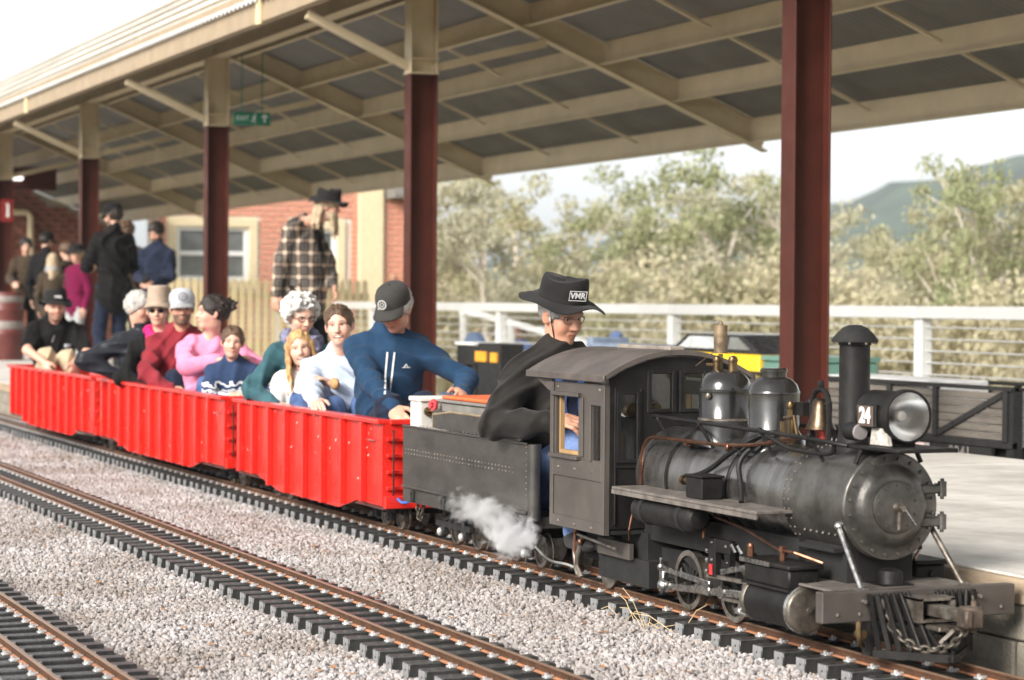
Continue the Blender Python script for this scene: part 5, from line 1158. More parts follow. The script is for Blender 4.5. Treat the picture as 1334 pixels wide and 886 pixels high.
def ik(a, t, la, lb, pole):
    a, t = np.array(a, float), np.array(t, float); d = t-a; L = N_(d); M_ = (la+lb)*.995
    if L > M_: t = a+d/L*M_; d = t-a; L = M_
    L = max(L, abs(la-lb)+.01); u = d/N_(d); x = (la*la-lb*lb+L*L)/(2*L); h = sqrt(max(la*la-x*x, 0)); p = np.array(pole, float); p = p-u*(p@u); p = unit(p)
    return a+u*x+p*h, t
def hand(F, w, d, n, S, curl, side, spread=.3):
    """palm, four bent fingers and a thumb from the wrist w along d, palm facing n"""
    d = unit(d); n = np.array(n, float); n = unit(n-d*(n@d)); s = np.cross(d, n)*side; A = np.column_stack([d, s, n])
    F.el(w+d*.048*S, np.array([.052, .042, .019])*S, A, k=.02*S)
    for i, (o, L1, L2, L3) in enumerate(((.030, .038, .026, .02), (.010, .044, .029, .022), (-.011, .040, .027, .02), (-.030, .031, .021, .017))):
        p = w+d*.086*S+s*o*S; c = curl*(1+.12*i); q = unit(d+s*o*spread*8); p1 = p
        for j, (L, a) in enumerate(((L1, c*.55), (L2, c*1.35), (L3, c*1.9))):
            dd = q*cos(a)+n*sin(a); p2 = p1+dd*L*S; F.rc(p1, p2, (.0098-.0007*j)*S, (.0092-.0009*j)*S, k=.004*S); p1 = p2
    p = w+d*.022*S+s*.030*S; q = unit(d*.75+s*.75+n*.25); p1 = p+q*.042*S; F.rc(p, p1, .014*S, .0115*S, k=.012*S); q2 = unit(d*.95+s*.25+n*(.25+.3*curl)); F.rc(p1, p1+q2*.034*S, .0112*S, .0088*S, k=.005*S)
HC = {}
def human(label, hip, yaw, S=.92, lean=0, side=0, twist=0, g=1., bw=1., headpos=None, look=(0, 0, 0), hs=1., hands=None, feet=None, top=None, bottom=None, shoes=(.03, .03, .03), skin=(.56, .33, .24), hair=None, hat=None, glasses=None,
          beard=None, smile=0, female=False, curl=.5, res=.0075, palm=None, elbow=None, group=None, detail=True, brow=None, extra=None, torso=.50, hipw=1., sleeve='long', mouth=None):
    hip = np.array(hip, float); yw = radians(yaw); f = np.array([cos(yw), sin(yw), 0]); l = np.array([-sin(yw), cos(yw), 0]); u = np.array([0, 0, 1.])
    tu = unit(u*cos(radians(lean))+f*sin(radians(lean))+l*sin(radians(side))); tf = unit(f-tu*(f@tu)); tl = np.cross(tu, tf)
    ct, st = cos(radians(twist)), sin(radians(twist)); sf = tf*ct+tl*st; sl_ = -tf*st+tl*ct
    mid = hip+unit(tu+u*.8)*torso*.48*S; chest = mid+tu*torso*.55*S
    sh = {s: chest+sl_*sg*.157*S*bw-tu*.042*S for s, sg in (('L', 1), ('R', -1))}; nb = chest+tu*.035*S-sf*.012*S
    hy, hp, hr = [radians(a) for a in look]
    hf0 = np.array([cos(hy), sin(hy), 0]); hl = np.array([-sin(hy), cos(hy), 0]); hf = hf0*cos(hp)-u*sin(hp); hu = np.cross(hf, hl); hl, hu = hl*cos(hr)+hu*sin(hr), hu*cos(hr)-hl*sin(hr)
    hc = np.array(headpos, float) if headpos is not None else nb+(tu*.55+u*.45)*.175*S+sf*.03*S
    H = S*hs*.92; A = np.column_stack([hf, hl, hu]); hx = lambda x, y, z: hc+(hf*x+hl*y+hu*z)*H
    root = thing('person', label, 'person', (hip[0], hip[1], hip[2]-.09*S if feet is None else min(q[2] for q in feet.values())), group)
    arm = {}; leg = {}
    for s, sg in (('L', 1), ('R', -1)):
        t = (hands or {}).get(s); t = np.array(t, float) if t is not None else sh[s]+l*sg*.06*S-u*.52*S+f*.05*S
        po = (elbow or {}).get(s, l*sg*.6-u*.5-f*.5); e, w = ik(sh[s], t, .285*S, .255*S, po); arm[s] = (e, w)
        hj = hip+l*sg*.088*S*hipw; t = (feet or {}).get(s); t = np.array(t, float)+u*.075*S if t is not None else hip+f*.42*S+l*sg*.12*S-u*.30*S
        k_, a_ = ik(hj, t, .43*S, .42*S, f*.9+u*.6); leg[s] = (hj, k_, a_)
    B = np.column_stack([f, l, u]); T_ = np.column_stack([tf, tl, tu]); SH = np.column_stack([sf, sl_, tu])
    def torso_ops(F, i, hips=True):
        if hips: F.el(hip+u*.02*S, np.array([.112*g+i, .158*hipw+i, .115+i])*S, B, k=.05*S)
        F.el(mid-tu*.02*S+tf*.012*(g-1)*S*4, np.array([.105*g+i, .142*(.5+.5*g)+i, .17+i])*S, T_, k=.06*S)
        F.el(chest-tu*.13*S, np.array([.112*(.6+.4*g)+i, .158*bw+i, .16+i])*S, SH, k=.06*S)
        F.rc(sh['L']-sl_*.03*S, sh['R']+sl_*.03*S, (.056+i)*S, k=.05*S)
        for s in 'LR': F.rc(nb+tu*.004*S, sh[s]+tu*.006*S, (.044+i*.6)*S, (.044+i)*S, k=.04*S)
        if female:
            for sg in (-1, 1): F.el(chest-tu*.175*S+sf*.085*S+sl_*sg*.075*S, np.array([.055+i, .062+i, .06+i])*S, SH, k=.04*S)
    F = Sdf(); torso_ops(F, -.004)
    F.rc(nb-tu*.02*S, hx(-.018, 0, -.075), .052*S, .047*S, k=.03*S)
    for s, sg in (('L', 1), ('R', -1)):
        e, w = arm[s]; F.rc(sh[s], e, .047*S, .039*S, k=.03*S); F.rc(e, w, .038*S, .026*S, k=.02*S)
        n0 = (palm or {}).get(s, -u*.8-l*sg*.6); hand(F, w, w-e if not (extra and extra.get('hd'+s) is not None) else extra['hd'+s], n0, S*.98, curl if not isinstance(curl, dict) else curl[s], -sg)
        hj, k_, a_ = leg[s]; F.rc(hj, k_, .076*S, .054*S, k=.04*S); F.rc(k_, a_, .052*S, .036*S, k=.03*S)
    # head
    F.el(hx(-.012, 0, .025), np.array([.098, .077, .093])*H, A, k=.02*H); F.el(hx(.018, 0, -.045), np.array([.070, .060, .076])*H, A, k=.03*H)
    F.el(hx(.058, 0, -.093), np.array([.024, .026, .021])*H, A, k=.025*H)
    if detail:
        for sg in (-1, 1):
            F.el(hx(.052, sg*.036, -.028), np.array([.032, .027, .032+.004*smile])*H, A, k=.02*H); F.rc(hx(.082, sg*.014, .028), hx(.070, sg*.048, .027), .010*H, .009*H, k=.016*H)
            F.el(hx(.092, sg*.031, .008), np.array([.020, .0180, .0095-.0025*smile])*H, A, k=.008*H, sub=True)
            F.rc(hx(.073, sg*.018, .0165), hx(.069, sg*.044, .0150), .0048*H, .0045*H, k=.003*H); F.rc(hx(.071, sg*.019, -.0035+.003*smile), hx(.067, sg*.043, -.002+.003*smile), .0040*H, k=.003*H)
            F.el(hx(-.006, sg*.079, -.006), np.array([.022, .009, .031])*H, np.column_stack([unit(hf*.9-hl*sg*.45), unit(hl*sg*.9+hf*.45), hu]), k=.008*H)
            F.el(hx(.092, sg*.0125, -.031), np.array([.011, .009, .009])*H, A, k=.008*H)
        F.rc(hx(.080, 0, .018), hx(.106, 0, -.027), .0085*H, .0125*H, k=.012*H)
        wl = .023+.008*smile
        op = .006*smile if smile > .5 else 0
        F.rc(hx(.086, -wl*.8, -.055+.009*smile), hx(.0895, 0, -.0545), .0062*H, k=.006*H); F.rc(hx(.086, wl*.8, -.055+.009*smile), hx(.0895, 0, -.0545), .0062*H, k=.006*H)
        F.rc(hx(.082, -wl*.7, -.064-op+.013*smile), hx(.0865, 0, -.069-op), .0066*H, k=.006*H); F.rc(hx(.082, wl*.7, -.064-op+.013*smile), hx(.0865, 0, -.069-op), .0066*H, k=.006*H)
        if smile > .5: F.el(hx(.092, 0, -.0650), np.array([.024, wl*1.0, .0100])*H, A, k=.002*H, sub=True)
    else:
        F.rc(hx(.075, 0, .01), hx(.102, 0, -.028), .010*H, .014*H, k=.012*H)
        for sg in (-1, 1): F.el(hx(-.006, sg*.079, -.006), np.array([.022, .010, .031])*H, A, k=.008*H)
    P, Q = F.run(res); q = (P-hc)@A/H; sk = np.array(skin)
    cols = np.tile(sk, (len(P), 1)); inh = (np.abs(q) < .16).all(1)
    def mixc(w, c): nonlocal cols; w = (w*inh)[:, None]; cols = cols*(1-w)+np.array(c)*w
    G = lambda c, r: np.exp(-(((q-np.array(c))/np.array(r))**2).sum(1))
    ay = np.abs(q[:, 1]); qs = q.copy(); qs[:, 1] = ay; G2 = lambda c, r: np.exp(-(((qs-np.array(c))/np.array(r))**2).sum(1))
    mixc(.5*G2((.07, .04, -.03), (.04, .022, .022)), sk*[1.05, .72, .66]); mixc(.35*G((.105, 0, -.025), (.02, .016, .016)), sk*[1.05, .75, .7]); mixc(.4*G2((-.01, .085, -.01), (.03, .02, .03)), sk*[1.05, .75, .7])
    if detail:
        lp = (q[:, 0] > .074)*np.clip(1.6*np.exp(-(np.abs(ay)/(.024+.008*smile))**4)*np.exp(-((q[:, 2]+.0615+op*.5)/(.0095+op*.6))**6), 0, 1); mixc((.25 if smile > .5 else .6)*lp, mouth or sk*[.88, .52, .50])
        if smile > .5: mixc((q[:, 0] > .05)*np.exp(-((q[:, 2]+.065)/.007)**6)*np.exp(-(ay/(.030))**6)*(q[:, 0] < .084), (.09, .02, .02))
        else: mixc(.8*(q[:, 0] > .075)*np.exp(-((q[:, 2]+.0615)/.0022)**2)*np.exp(-(ay/.022)**6), sk*.25)
        br = np.array(brow if brow is not None else (.12, .08, .06)); mixc(.85*(q[:, 0] > .04)*np.exp(-((q[:, 2]-.0315+.18*np.maximum(ay-.036, 0))/.0046)**4)*np.exp(-((ay-.032)/.021)**6), br)
        mixc(.75*(q[:, 0] > .05)*np.exp(-((q[:, 2]-.0150)/.0028)**2)*np.exp(-((ay-.031)/.0150)**6), (.06, .035, .025))
        mixc(.30*G2((.07, .031, .008), (.03, .018, .012)), sk*[.6, .45, .42])
        mixc((q[:, 0] > .085)*.8*np.exp(-((ay-.008)/.004)**2-((q[:, 2]+.040)/.003)**2), sk*.2)
    if beard is not None:
        bd_ = np.clip((-.030-q[:, 2])/.015, 0, 1)*(q[:, 0] > -.01)*np.clip((.10-np.abs(q[:, 1]))/.01, 0, 1)*(1-np.clip(1.4*G((.09, 0, -.063), (.03, .020, .009)), 0, 1))*np.clip((q[:, 2]+.125)/.01, 0, 1); mixc(.85*bd_, beard)
    o = link('body', qmesh('body', P, Q, m_skin, OFF[root], cols), root)
    # eyes and teeth
    if detail and glasses != 'sun':
        for sg in (-1, 1):
            b = MB(); b.ell(hx(.0645, sg*.031, .0070), .0128*H, 16, 0, A); ey = b.build('eye', m_eye, root)
            b = MB(); lookd = unit(hf+hu*-.05); b.ell(hx(.0645, sg*.031, .0070)+lookd*.0078*H, .0068*H, 12, 0, A); b.build('iris', m_iris, ey)
    if smile > .5: b = MB(); b.ell(hx(.0765, 0, -.0605), np.array([.013, .026, .0075])*H, 14, 0, A); b.build('teeth', m_teeth, root)
    # garments
    gi = (top or {}).get('infl', .014)*.75; G_ = Sdf(); torso_ops(G_, gi)
    for s, sg in (('L', 1), ('R', -1)):
        e, w = arm[s]
        if sleeve == 'short': G_.rc(sh[s], sh[s]+(e-sh[s])*.72, (.050+gi)*S, (.054+gi)*S, k=.03*S)
        else: G_.rc(sh[s], e, (.048+gi)*S, (.042+gi*.9)*S, k=.035*S); G_.rc(e, e+(w-e)*.97, (.041+gi*.9)*S, (.031+gi*.75)*S, k=.025*S)
    if (top or {}).get('collar'): G_.rc(nb-tu*.01*S, nb+tu*(.028+top['collar'])*S+sf*.0*S, (.066+gi*.4)*S, (.064+gi*.2)*S, k=.02*S)
    if (top or {}).get('hood'): G_.el(nb-sf*.075*S+tu*.005*S, np.array([.060, .115, .065])*S, SH, k=.03*S); G_.rc(nb+sl_*.07*S, nb+sl_*.05*S+sf*.07*S-tu*.05*S, .028*S, .02*S, k=.02*S); G_.rc(nb-sl_*.07*S, nb-sl_*.05*S+sf*.07*S-tu*.05*S, .028*S, .02*S, k=.02*S)
    if (top or {}).get('skirt'):
        L_ = top['skirt']; G_.el(hip-u*L_*.4*S, np.array([.125*g+gi, .17+gi, .12+L_*.5])*S, B, k=.05*S)
    dn = top.get('disp') if top else None
    P2, Q2 = G_.run(res, dn or wrinkles(min((top or {}).get('wr', .0065), .0098)*S, abs(hash(label)) % 1000 if False else int(abs(hip[0]*100)+abs(hip[1]*37)), 1.0))
    gm = link((top or {}).get('name', 'jacket'), qmesh('top', P2, Q2, (top or {}).get('mat'), OFF[root]), root)
    if bottom:
        G_ = Sdf(); bi = bottom.get('infl', .013); G_.el(hip+u*.0*S, np.array([.113*g+bi, .158*hipw+bi, .112+bi])*S, B, k=.05*S)
        for s in 'LR':
            hj, k_, a_ = leg[s]; G_.rc(hj, k_, (.078+bi)*S, (.056+bi)*S, k=.04*S); G_.rc(k_, k_+(a_-k_)*.97, (.055+bi)*S, (.043+bi)*S, k=.03*S)
        P2, Q2 = G_.run(max(res, .008), wrinkles(.006*S, int(abs(hip[0]*77)), 1.1)); link('trousers', qmesh('trousers', P2, Q2, bottom['mat'], OFF[root]), root)
    for s, sg in (('L', 1), ('R', -1)):
        hj, k_, a_ = leg[s]; G_ = Sdf(); ff = unit(f+l*sg*.15); AF = np.column_stack([ff, np.cross(u, ff), u]); G_.el(a_+ff*.075*S-u*.048*S, np.array([.135, .048, .034])*S, AF, k=.03*S); G_.el(a_-ff*.005*S-u*.025*S, np.array([.06, .045, .055])*S, AF, k=.03*S); G_.cut(a_-u*.075*S, -u)
        P2, Q2 = G_.run(.009); link('shoe', qmesh('shoe', P2, Q2, cloth('shoe_%.2f' % shoes[0], shoes, rough=.5), OFF[root]), root)
    # hair
    if hair: make_hair(root, hair, hx, hf, hl, hu, A, H, S, hc, nb, sf, u, max(res, .006))
    if hat: make_hat(root, hat, hx, A, H)
    if glasses: make_glasses(root, glasses, hx, hf, hl, hu, H)
    HC[label] = dict(root=root, hx=hx, A=A, H=H, hf=hf, hl=hl, hu=hu, arm=arm, leg=leg, chest=chest, nb=nb, sf=sf, sl=sl_, tu=tu, S=S, sh=sh, hip=hip, f=f, l=l, u=u, top=gm)
    return HC[label]
def make_hair(root, hr, hx, hf, hl, hu, A, H, S, hc, nb, sf, u, res):
    kd = hr['kind']; F = Sdf(); r = np.random.default_rng(hr.get('seed', 1)); m = hr['mat']; th = hr.get('th', .012); dsp = None
    fine = lambda amp, fr: (lambda p: (lambda q: amp*(np.sin(q[:, 1]*fr+9*np.sin(q[:, 2]*14+q[:, 0]*9))*.6+np.sin(q[:, 0]*fr*.7+q[:, 1]*fr*.8+5*np.sin(q[:, 2]*21))*.5+np.sin(q[:, 1]*fr*2.1+q[:, 2]*30)*.3))((p-hc)@A/H))
    if kd in ('short', 'bun', 'long', 'pulled'):
        F.el(hx(-.014, 0, .028), np.array([.100+th, .0775+th, .094+th])*H, A, k=.01)
        z0, z1 = hr.get('line', (.070, -.085))   # heights of the hairline at the forehead and nape
        F.el(hx(.100, 0, z0-.107), np.array([.088, .072, .107])*H, A, k=.006, sub=True)
        sl = (.004-z1)/.15; F.cut(hx(.055, 0, .004), unit(hf*sl-hu))
        for _ in range(90 if kd != 'bun' else 60):          # locks lying along the scalp
            d = unit([r.uniform(-1, .75), r.uniform(-1, 1), r.uniform(-.2, 1)]); o = np.array([-.014, 0, .028])+d*np.array([.100+th, .0775+th, .094+th])
            if o[0] > .03 and o[2] < z0-.02+1.2*abs(o[1]) or o[2] < -.02: continue
            t_ = unit(np.array([-.75, d[1]*.35, -.55 if d[0] < .2 else .05])+r.normal(0, .22, 3)); t_ = unit(t_-d*(t_@d)); e_ = o+t_*r.uniform(.03, .055)-d*.004
            F.rc(hx(*o), hx(*e_), r.uniform(.006, .011)*H, .004*H, k=.006)
        if kd == 'short': 
            for sg in (-1, 1): F.rc(hx(.028, sg*.077, .02), hx(.022, sg*.078, -.012), .009*H, .006*H, k=.01)
        dsp = fine(.0022*H, 95)
    if kd == 'bun':
        F.el(hx(-.115, 0, .062), np.array([.047, .05, .045])*H, A, k=.02)
        for _ in range(16): d = unit(r.normal(0, 1, 3)); p = hx(-.12, 0, .062)+d*.045*H; F.rc(p, p+unit(d+r.normal(0, .6, 3))*.022*H, .012*H, .006*H, k=.010)
        dsp = fine(.003*H, 80)
    if kd == 'pulled':
        F.el(hx(-.118, 0, .01), np.array([.03, .032, .04])*H, A, k=.02); F.rc(hx(-.13, .0, .0), hx(-.145, .03, -.12), .022*H, .010*H, k=.02)
    if kd == 'long':
        L0 = hr.get('len', .26)
        for i in range(34):
            a = pi*((1-hr.get('arc', .70))+2*hr.get('arc', .70)*i/33); sx, sy = cos(a), sin(a)          # from one temple round the back to the other
            o = hx(-.015+.095*sx, .082*sy, .03); 
            p1 = hx(-.015+.108*sx+.0, .092*sy, -.06); e = hx(-.02+.10*sx+r.normal(0, .01)+.03*(sx > -.2), .105*sy+r.normal(0, .012), -.06-L0*r.uniform(.75, 1.05)); t = hx(-.02+.03*sx, .02*sy, .115)
            F.rc(t, o, .012*H, .015*H, k=.012); F.rc(o, p1, .015*H, .015*H, k=.012); F.rc(p1, e, .0145*H, .005*H, k=.010)
        dsp = fine(.0035*H, 110)
    if kd == 'curly':
        R_ = hr.get('vol', 1.)
        F.el(hx(-.02, 0, .035), np.array([.105, .085, .098])*H, A, k=.01)
        for _ in range(230):
            d = unit(r.normal(0, 1, 3)); x, y, z = d*[.115, .098, .112]*np.array(R_)*r.uniform(.9, 1.08); x -= .022; z += .035
            if x > .045 and z < .062+.25*(x-.05): continue
            if x > .0 and z < -.02 : continue
            if z < -.075: continue
            F.el(hx(x, y, z), np.array([1, 1, 1])*r.uniform(.013, .024)*H, A, k=.004)
        F.cut(hx(.07, 0, .058), unit(hf*.95-hu*.75)); dsp = fine(.004*H, 140)
    if kd == 'beardlong':
        for i in range(30):
            y = r.uniform(-.06, .06); o = hx(.075-abs(y)*.5, y, -.055-r.uniform(0, .04)); F.rc(o, o+(hf*.02+r.normal(0, .012, 3)-np.array([0, 0, 1])*r.uniform(.10, .2))*H, .018*H, .006*H, k=.012)
        dsp = fine(.004*H, 110)
    P, Q = F.run(res, dsp); link(hr.get('name', 'hair'), qmesh('hair', P, Q, m, OFF[root]), root)
    for x in hr.get('more', []): make_hair(root, x, hx, hf, hl, hu, A, H, S, hc, nb, sf, u, res)
def lathe_head(prof, hx, A, H, n=40, fn=None, m=0, b=None):
    """profile (r, z) round the head's up axis, stretched a little front to back"""
    b = b or MB(); vs = []
    for r, z in prof:
        for k in range(n):
            a = 2*pi*k/n; x, y, zz = r*cos(a), r*sin(a)*.86, z
            if fn: x, y, zz = fn(x, y, zz, a, r)
            vs.append(hx(x-.012, y, zz))
    b.add(vs, [(i*n+k, i*n+(k+1) % n, (i+1)*n+(k+1) % n, (i+1)*n+k) for i in range(len(prof)-1) for k in range(n)], m, True); return b
def make_hat(root, ht, hx, A, H):
    kd = ht['kind']; m = ht['mat']
    if kd == 'brim':
        bw = ht.get('bw', .085); ph = ht.get('ph', 0); dr = ht.get('droop', .03); hgt = ht.get('h', .105)
        def fn(x, y, z, a, r):
            if r > .118: t = (r-.118)/bw; z = z-dr*t*t*.6*cos(2*(a-ph))+.016*sin(3*a+1)*t+.008*sin(5*a+2)*t-dr*.3*t
            else: z = z+(.012*sin(2*a+.7)+.01*cos(a))*max(0, (z-.06)/.1)
            return x, y, z+ht.get('lift', .0)
        prof = [(.118+bw, .050), (.118+bw, .054), (.118+bw*.5, .060), (.120, .060), (.117, .066), (.1155, .085), (.112, .060+hgt*.65), (.108, .060+hgt*.9), (.101, .060+hgt), (.085, .060+hgt*.99), (.05, .060+hgt*.93), (0.001, .060+hgt*.92)]
        h = lathe_head(prof, hx, A, H, 56, fn).build('hat', m, root)
        lathe_head([(.118+bw, .050), (.118+bw*.5, .0555), (.113, .0555)], hx, A, H, 56, fn).build('brim_underside', m, h)
        if ht.get('band'): lathe_head([(.1175, .060), (.1205, .062), (.1195, .086), (.1165, .088)], hx, A, H, 56).build('hat_band', ht['band'], h)
    if kd == 'cap':
        prof = [(.109, .040), (.1105, .05), (.110, .075), (.104, .102), (.088, .127), (.060, .143), (.03, .149), (0.001, .150)]
        h = lathe_head(prof, hx, A, H, 44).build('cap', m, root)
        b = MB(); n = 17; vs = []                      # curved visor
        for lay in (0, -.006):
            for j in range(5):
                t = j/4
                for i in range(n):
                    s = -1+2*i/(n-1); a = s*1.12; r0 = .1095; x = r0*cos(a)-.012+t*.072*max(0, (1-.55*s*s))**.5; y = r0*sin(a)*.86*(1+.05*t); z = .045-t*.022-.016*s*s*(t)+lay
                    vs.append(hx(x, y, z))
        fs = []
        for L in (0, 1):
            o = L*5*n; fs += [(o+j*n+i, o+j*n+i+1, o+(j+1)*n+i+1, o+(j+1)*n+i) for j in range(4) for i in range(n-1)]
        fs += [(4*n+i, 4*n+i+1, 9*n+i+1, 9*n+i) for i in range(n-1)]
        b.add(vs, fs, 0, True); b.build('visor', ht.get('visor', m), h)
        b = MB(); b.ell(hx(-.012, 0, .151), .007*H, 8); b.build('button', m, h)
    if kd == 'cloche':
        def fn(x, y, z, a, r): return x, y, z+(.014*cos(2*a)-.0 if r > .118 else 0)
        prof = [(.150, .028), (.151, .032), (.135, .040), (.116, .062), (.108, .075), (.103, .12), (.101, .165), (.099, .190), (.094, .200), (.08, .203), (0.001, .204)]
        h = lathe_head(prof, hx, A, H, 44, fn).build('hat', m, root); lathe_head([(.109, .066), (.112, .068), (.1085, .10), (.105, .102)], hx, A, H, 44).build('hat_band', ht['band'], h)
    if ht.get('text'):
        s, size, tm, z, ex = ht['text']
        z += ht.get('lift', 0); ty = radians(ht.get('tyaw', 0)); e0 = A[:, 0]*cos(ty)+A[:, 1]*sin(ty); e1 = -A[:, 0]*sin(ty)+A[:, 1]*cos(ty); R0 = .1115+ex-.010*abs(sin(ty)); tx = lambda a, b_: hx(-.012, 0, 0)+(e0*(R0+.012+a)+e1*b_)*H; c = tx(0, 0)+A[:, 2]*z*H; place_mesh('lettering', text_mesh(s, size*H, tm, bold=.0008, ext=.0006), h, c, e1, A[:, 2])
        if ht.get('frame'):
            w, hh = ht['frame']; b = MB(); t = .0035
            for q in ((-w, -hh, w, -hh+t), (-w, hh-t, w, hh), (-w, -hh+t, -w+t, hh-t), (w-t, -hh+t, w, hh-t)):
                P = [tx(.0005, u_)+A[:, 2]*(z+w_)*H for u_, w_ in ((q[0], q[1]), (q[2], q[1]), (q[2], q[3]), (q[0], q[3]))]; b.add(P, [(0, 1, 2, 3)])
            b.build('text_frame', tm, h)
    if ht.get('badge'):
        col, rad, z = ht['badge']; b = MB(); o = hx(.1125, 0, z)
        nf = A[:, 0]*.93+A[:, 2]*.36
        up = unit(A[:, 2]*.93-A[:, 0]*.36); P = lambda a, r: o+nf*.002+A[:, 1]*cos(a)*r*H+up*sin(a)*r*H
        n = 24; vs = [P(2*pi*k/n, rad) for k in range(n)]+[P(2*pi*k/n, rad*.82) for k in range(n)]; b.add(vs, [(k, (k+1) % n, n+(k+1) % n, n+k) for k in range(n)])
        for a in np.arange(0, 2*pi, pi/3.): b.add([P(a-.25, rad*.25), P(a+.25, rad*.25), P(a+.12, rad*.62), P(a-.12, rad*.62)], [(0, 1, 2, 3)])
        b.build('badge', col, h)
def make_glasses(root, kind, hx, hf, hl, hu, H):
    b = MB(); m = cloth('glasses_frame', (.03, .025, .025), rough=.3, sheen=0, bump=0) if kind != 'wire' else m_grime; r = .0028 if kind != 'wire' else .0016
    for sg in (-1, 1):
        pts = [hx(.092-.010*abs(cos(a)*.022+.033)/.05, sg*(.033+.0235*cos(a)), .005+.0165*sin(a)) for a in np.linspace(0, 2*pi, 16, endpoint=False)]; b.tube(pts, r*H, 6, closed=True)
        b.tube([hx(.082, sg*.057, .008), hx(.06, sg*.078, .010), hx(-.005, sg*.084, .006)], r*H, 6)
        if kind == 'sun':
            c = MB(); c.add(pts+[hx(.0925, sg*.033, .005)], [(i, (i+1) % 16, 16) for i in range(16)]); c.build('dark_lens', cloth('dark_lens', (.012, .010, .010), rough=.08, sheen=0, bump=0), root)
    b.tube([hx(.091, -.011, .009), hx(.096, 0, .012), hx(.091, .011, .009)], r*H, 6); b.build('glasses', m, root)
# ------------------------------------------------------------------ cloth, hair and hats
c_black = cloth('black_cloth', (.008, .0078, .0078), sheen=.02, spec=.15); c_blackj = cloth('black_jacket', (.019, .0165, .015), rough=.65, sheen=.1)
c_navy = cloth('navy_fleece', (.016, .045, .095), bs=260, bump=.35); c_denim = cloth('blue_denim', (.075, .125, .27), bs=300); c_dnavy = cloth('dark_navy', (.014, .019, .038))
c_ltblue = cloth('pale_blue_jumper', (.50, .58, .72)); c_teal = cloth('teal_jacket', (.035, .095, .115), rough=.55, sheen=.05); c_pink = cloth('pink_jumper', (.74, .24, .38), bs=120)
c_burg = cloth('burgundy_hoodie', (.22, .022, .032)); c_khaki = cloth('khaki_cloth', (.46, .37, .25)); c_mag = cloth('magenta_scarf', (.62, .02, .16)); c_grey = cloth('grey_cloth', (.33, .33, .33)); c_white = cloth('white_cloth', (.74, .72, .68))
c_puff = cloth('black_puffer', (.020, .022, .028), rough=.38, sheen=0, bump=.1); c_brown = cloth('brown_coat', (.05, .035, .022)); c_taupe = cloth('taupe_felt', (.36, .28, .215)); c_blueshirt = cloth('blue_overalls', (.05, .10, .28)); c_capb = cloth('washed_black_cap', (.042, .040, .038), bs=250)
c_lgrey = cloth('light_grey_cap', (.40, .41, .44)); c_far = cloth('far_blue', (.12, .17, .33)); c_hatb = cloth('black_hat', (.016, .015, .015), bs=300, bump=.2); c_cream = cloth('cream_shirt', (.72, .64, .58))
c_scarf = cloth('navy_patterned_scarf', (.05, .06, .14), col2=(.30, .29, .36), vs=45, var=.3)
h_brown = hairmat('brown_hair', (.10, .055, .030)); h_dark = hairmat('dark_hair', (.022, .013, .010)); h_blond = hairmat('blond_hair', (.50, .30, .13), (.26, .14, .06)); h_white = hairmat('silver_curls', (.62, .60, .57), (.36, .35, .33)); h_grey = hairmat('grey_hair', (.42, .40, .37), (.22, .21, .20)); h_sandy = hairmat('sandy_grey_hair', (.38, .29, .19), (.24, .18, .11)); h_black = hairmat('black_hair', (.012, .010, .009))
def plaid():
    m = cloth('plaid_flannel', (.02, .02, .02)); t = m.node_tree; n = t.nodes; L = t.links; tc = n.new('ShaderNodeTexCoord'); sx_ = n.new('ShaderNodeSeparateXYZ'); L.new(tc.outputs['Object'], sx_.inputs[0])
    def mth(op, a, b=None, c=None):
        q = n.new('ShaderNodeMath'); q.operation = op
        for i, v in enumerate((a, b, c)):
            if v is None: continue
            if isinstance(v, (int, float)): q.inputs[i].default_value = v
            else: L.new(v, q.inputs[i])
        return q.outputs[0]
    hor = mth('ADD', mth('MULTIPLY', sx_.outputs[0], .50), mth('MULTIPLY', sx_.outputs[1], .87))
    def stripes(c, per): 
        f = mth('FRACT', mth('DIVIDE', c, per)); a = mth('LESS_THAN', mth('ABSOLUTE', mth('SUBTRACT', f, .5)), .33); b_ = mth('LESS_THAN', mth('ABSOLUTE', mth('SUBTRACT', mth('ABSOLUTE', mth('SUBTRACT', f, .5)), .12)), .028); c_ = mth('LESS_THAN', mth('ABSOLUTE', mth('SUBTRACT', f, .03)), .03)
        return a, b_, c_
    A1, B1, C1 = stripes(hor, .098); A2, B2, C2 = stripes(sx_.outputs[2], .098)
    v = mth('ADD', mth('MULTIPLY', A1, .5), mth('MULTIPLY', A2, .5)); ln = mth('MAXIMUM', B1, B2); tan = mth('MAXIMUM', C1, C2)
    cr = n.new('ShaderNodeValToRGB'); e = cr.color_ramp.elements; e[0].position = 0; e[0].color = (.50, .40, .33, 1); e[1].position = 1; e[1].color = (.008, .008, .009, 1); q = e.new(.5); q.color = (.085, .068, .06, 1); cr.color_ramp.interpolation = 'CONSTANT'; e[1].position = .25; e[1].color = (.085, .068, .06, 1); e[2].position = .75; e[2].color = (.008, .008, .009, 1)
    L.new(v, cr.inputs[0]); m1 = n.new('ShaderNodeMix'); m1.data_type = 'RGBA'; L.new(mth('MULTIPLY', ln, .35), m1.inputs[0]); L.new(cr.outputs[0], m1.inputs[6]); m1.inputs[7].default_value = (.55, .48, .42, 1)
    m2 = n.new('ShaderNodeMix'); m2.data_type = 'RGBA'; L.new(mth('MULTIPLY', tan, .5), m2.inputs[0]); L.new(m1.outputs[2], m2.inputs[6]); m2.inputs[7].default_value = (.62, .46, .30, 1); L.new(m2.outputs[2], n['Principled BSDF'].inputs['Base Color']); return m
c_plaid = plaid()
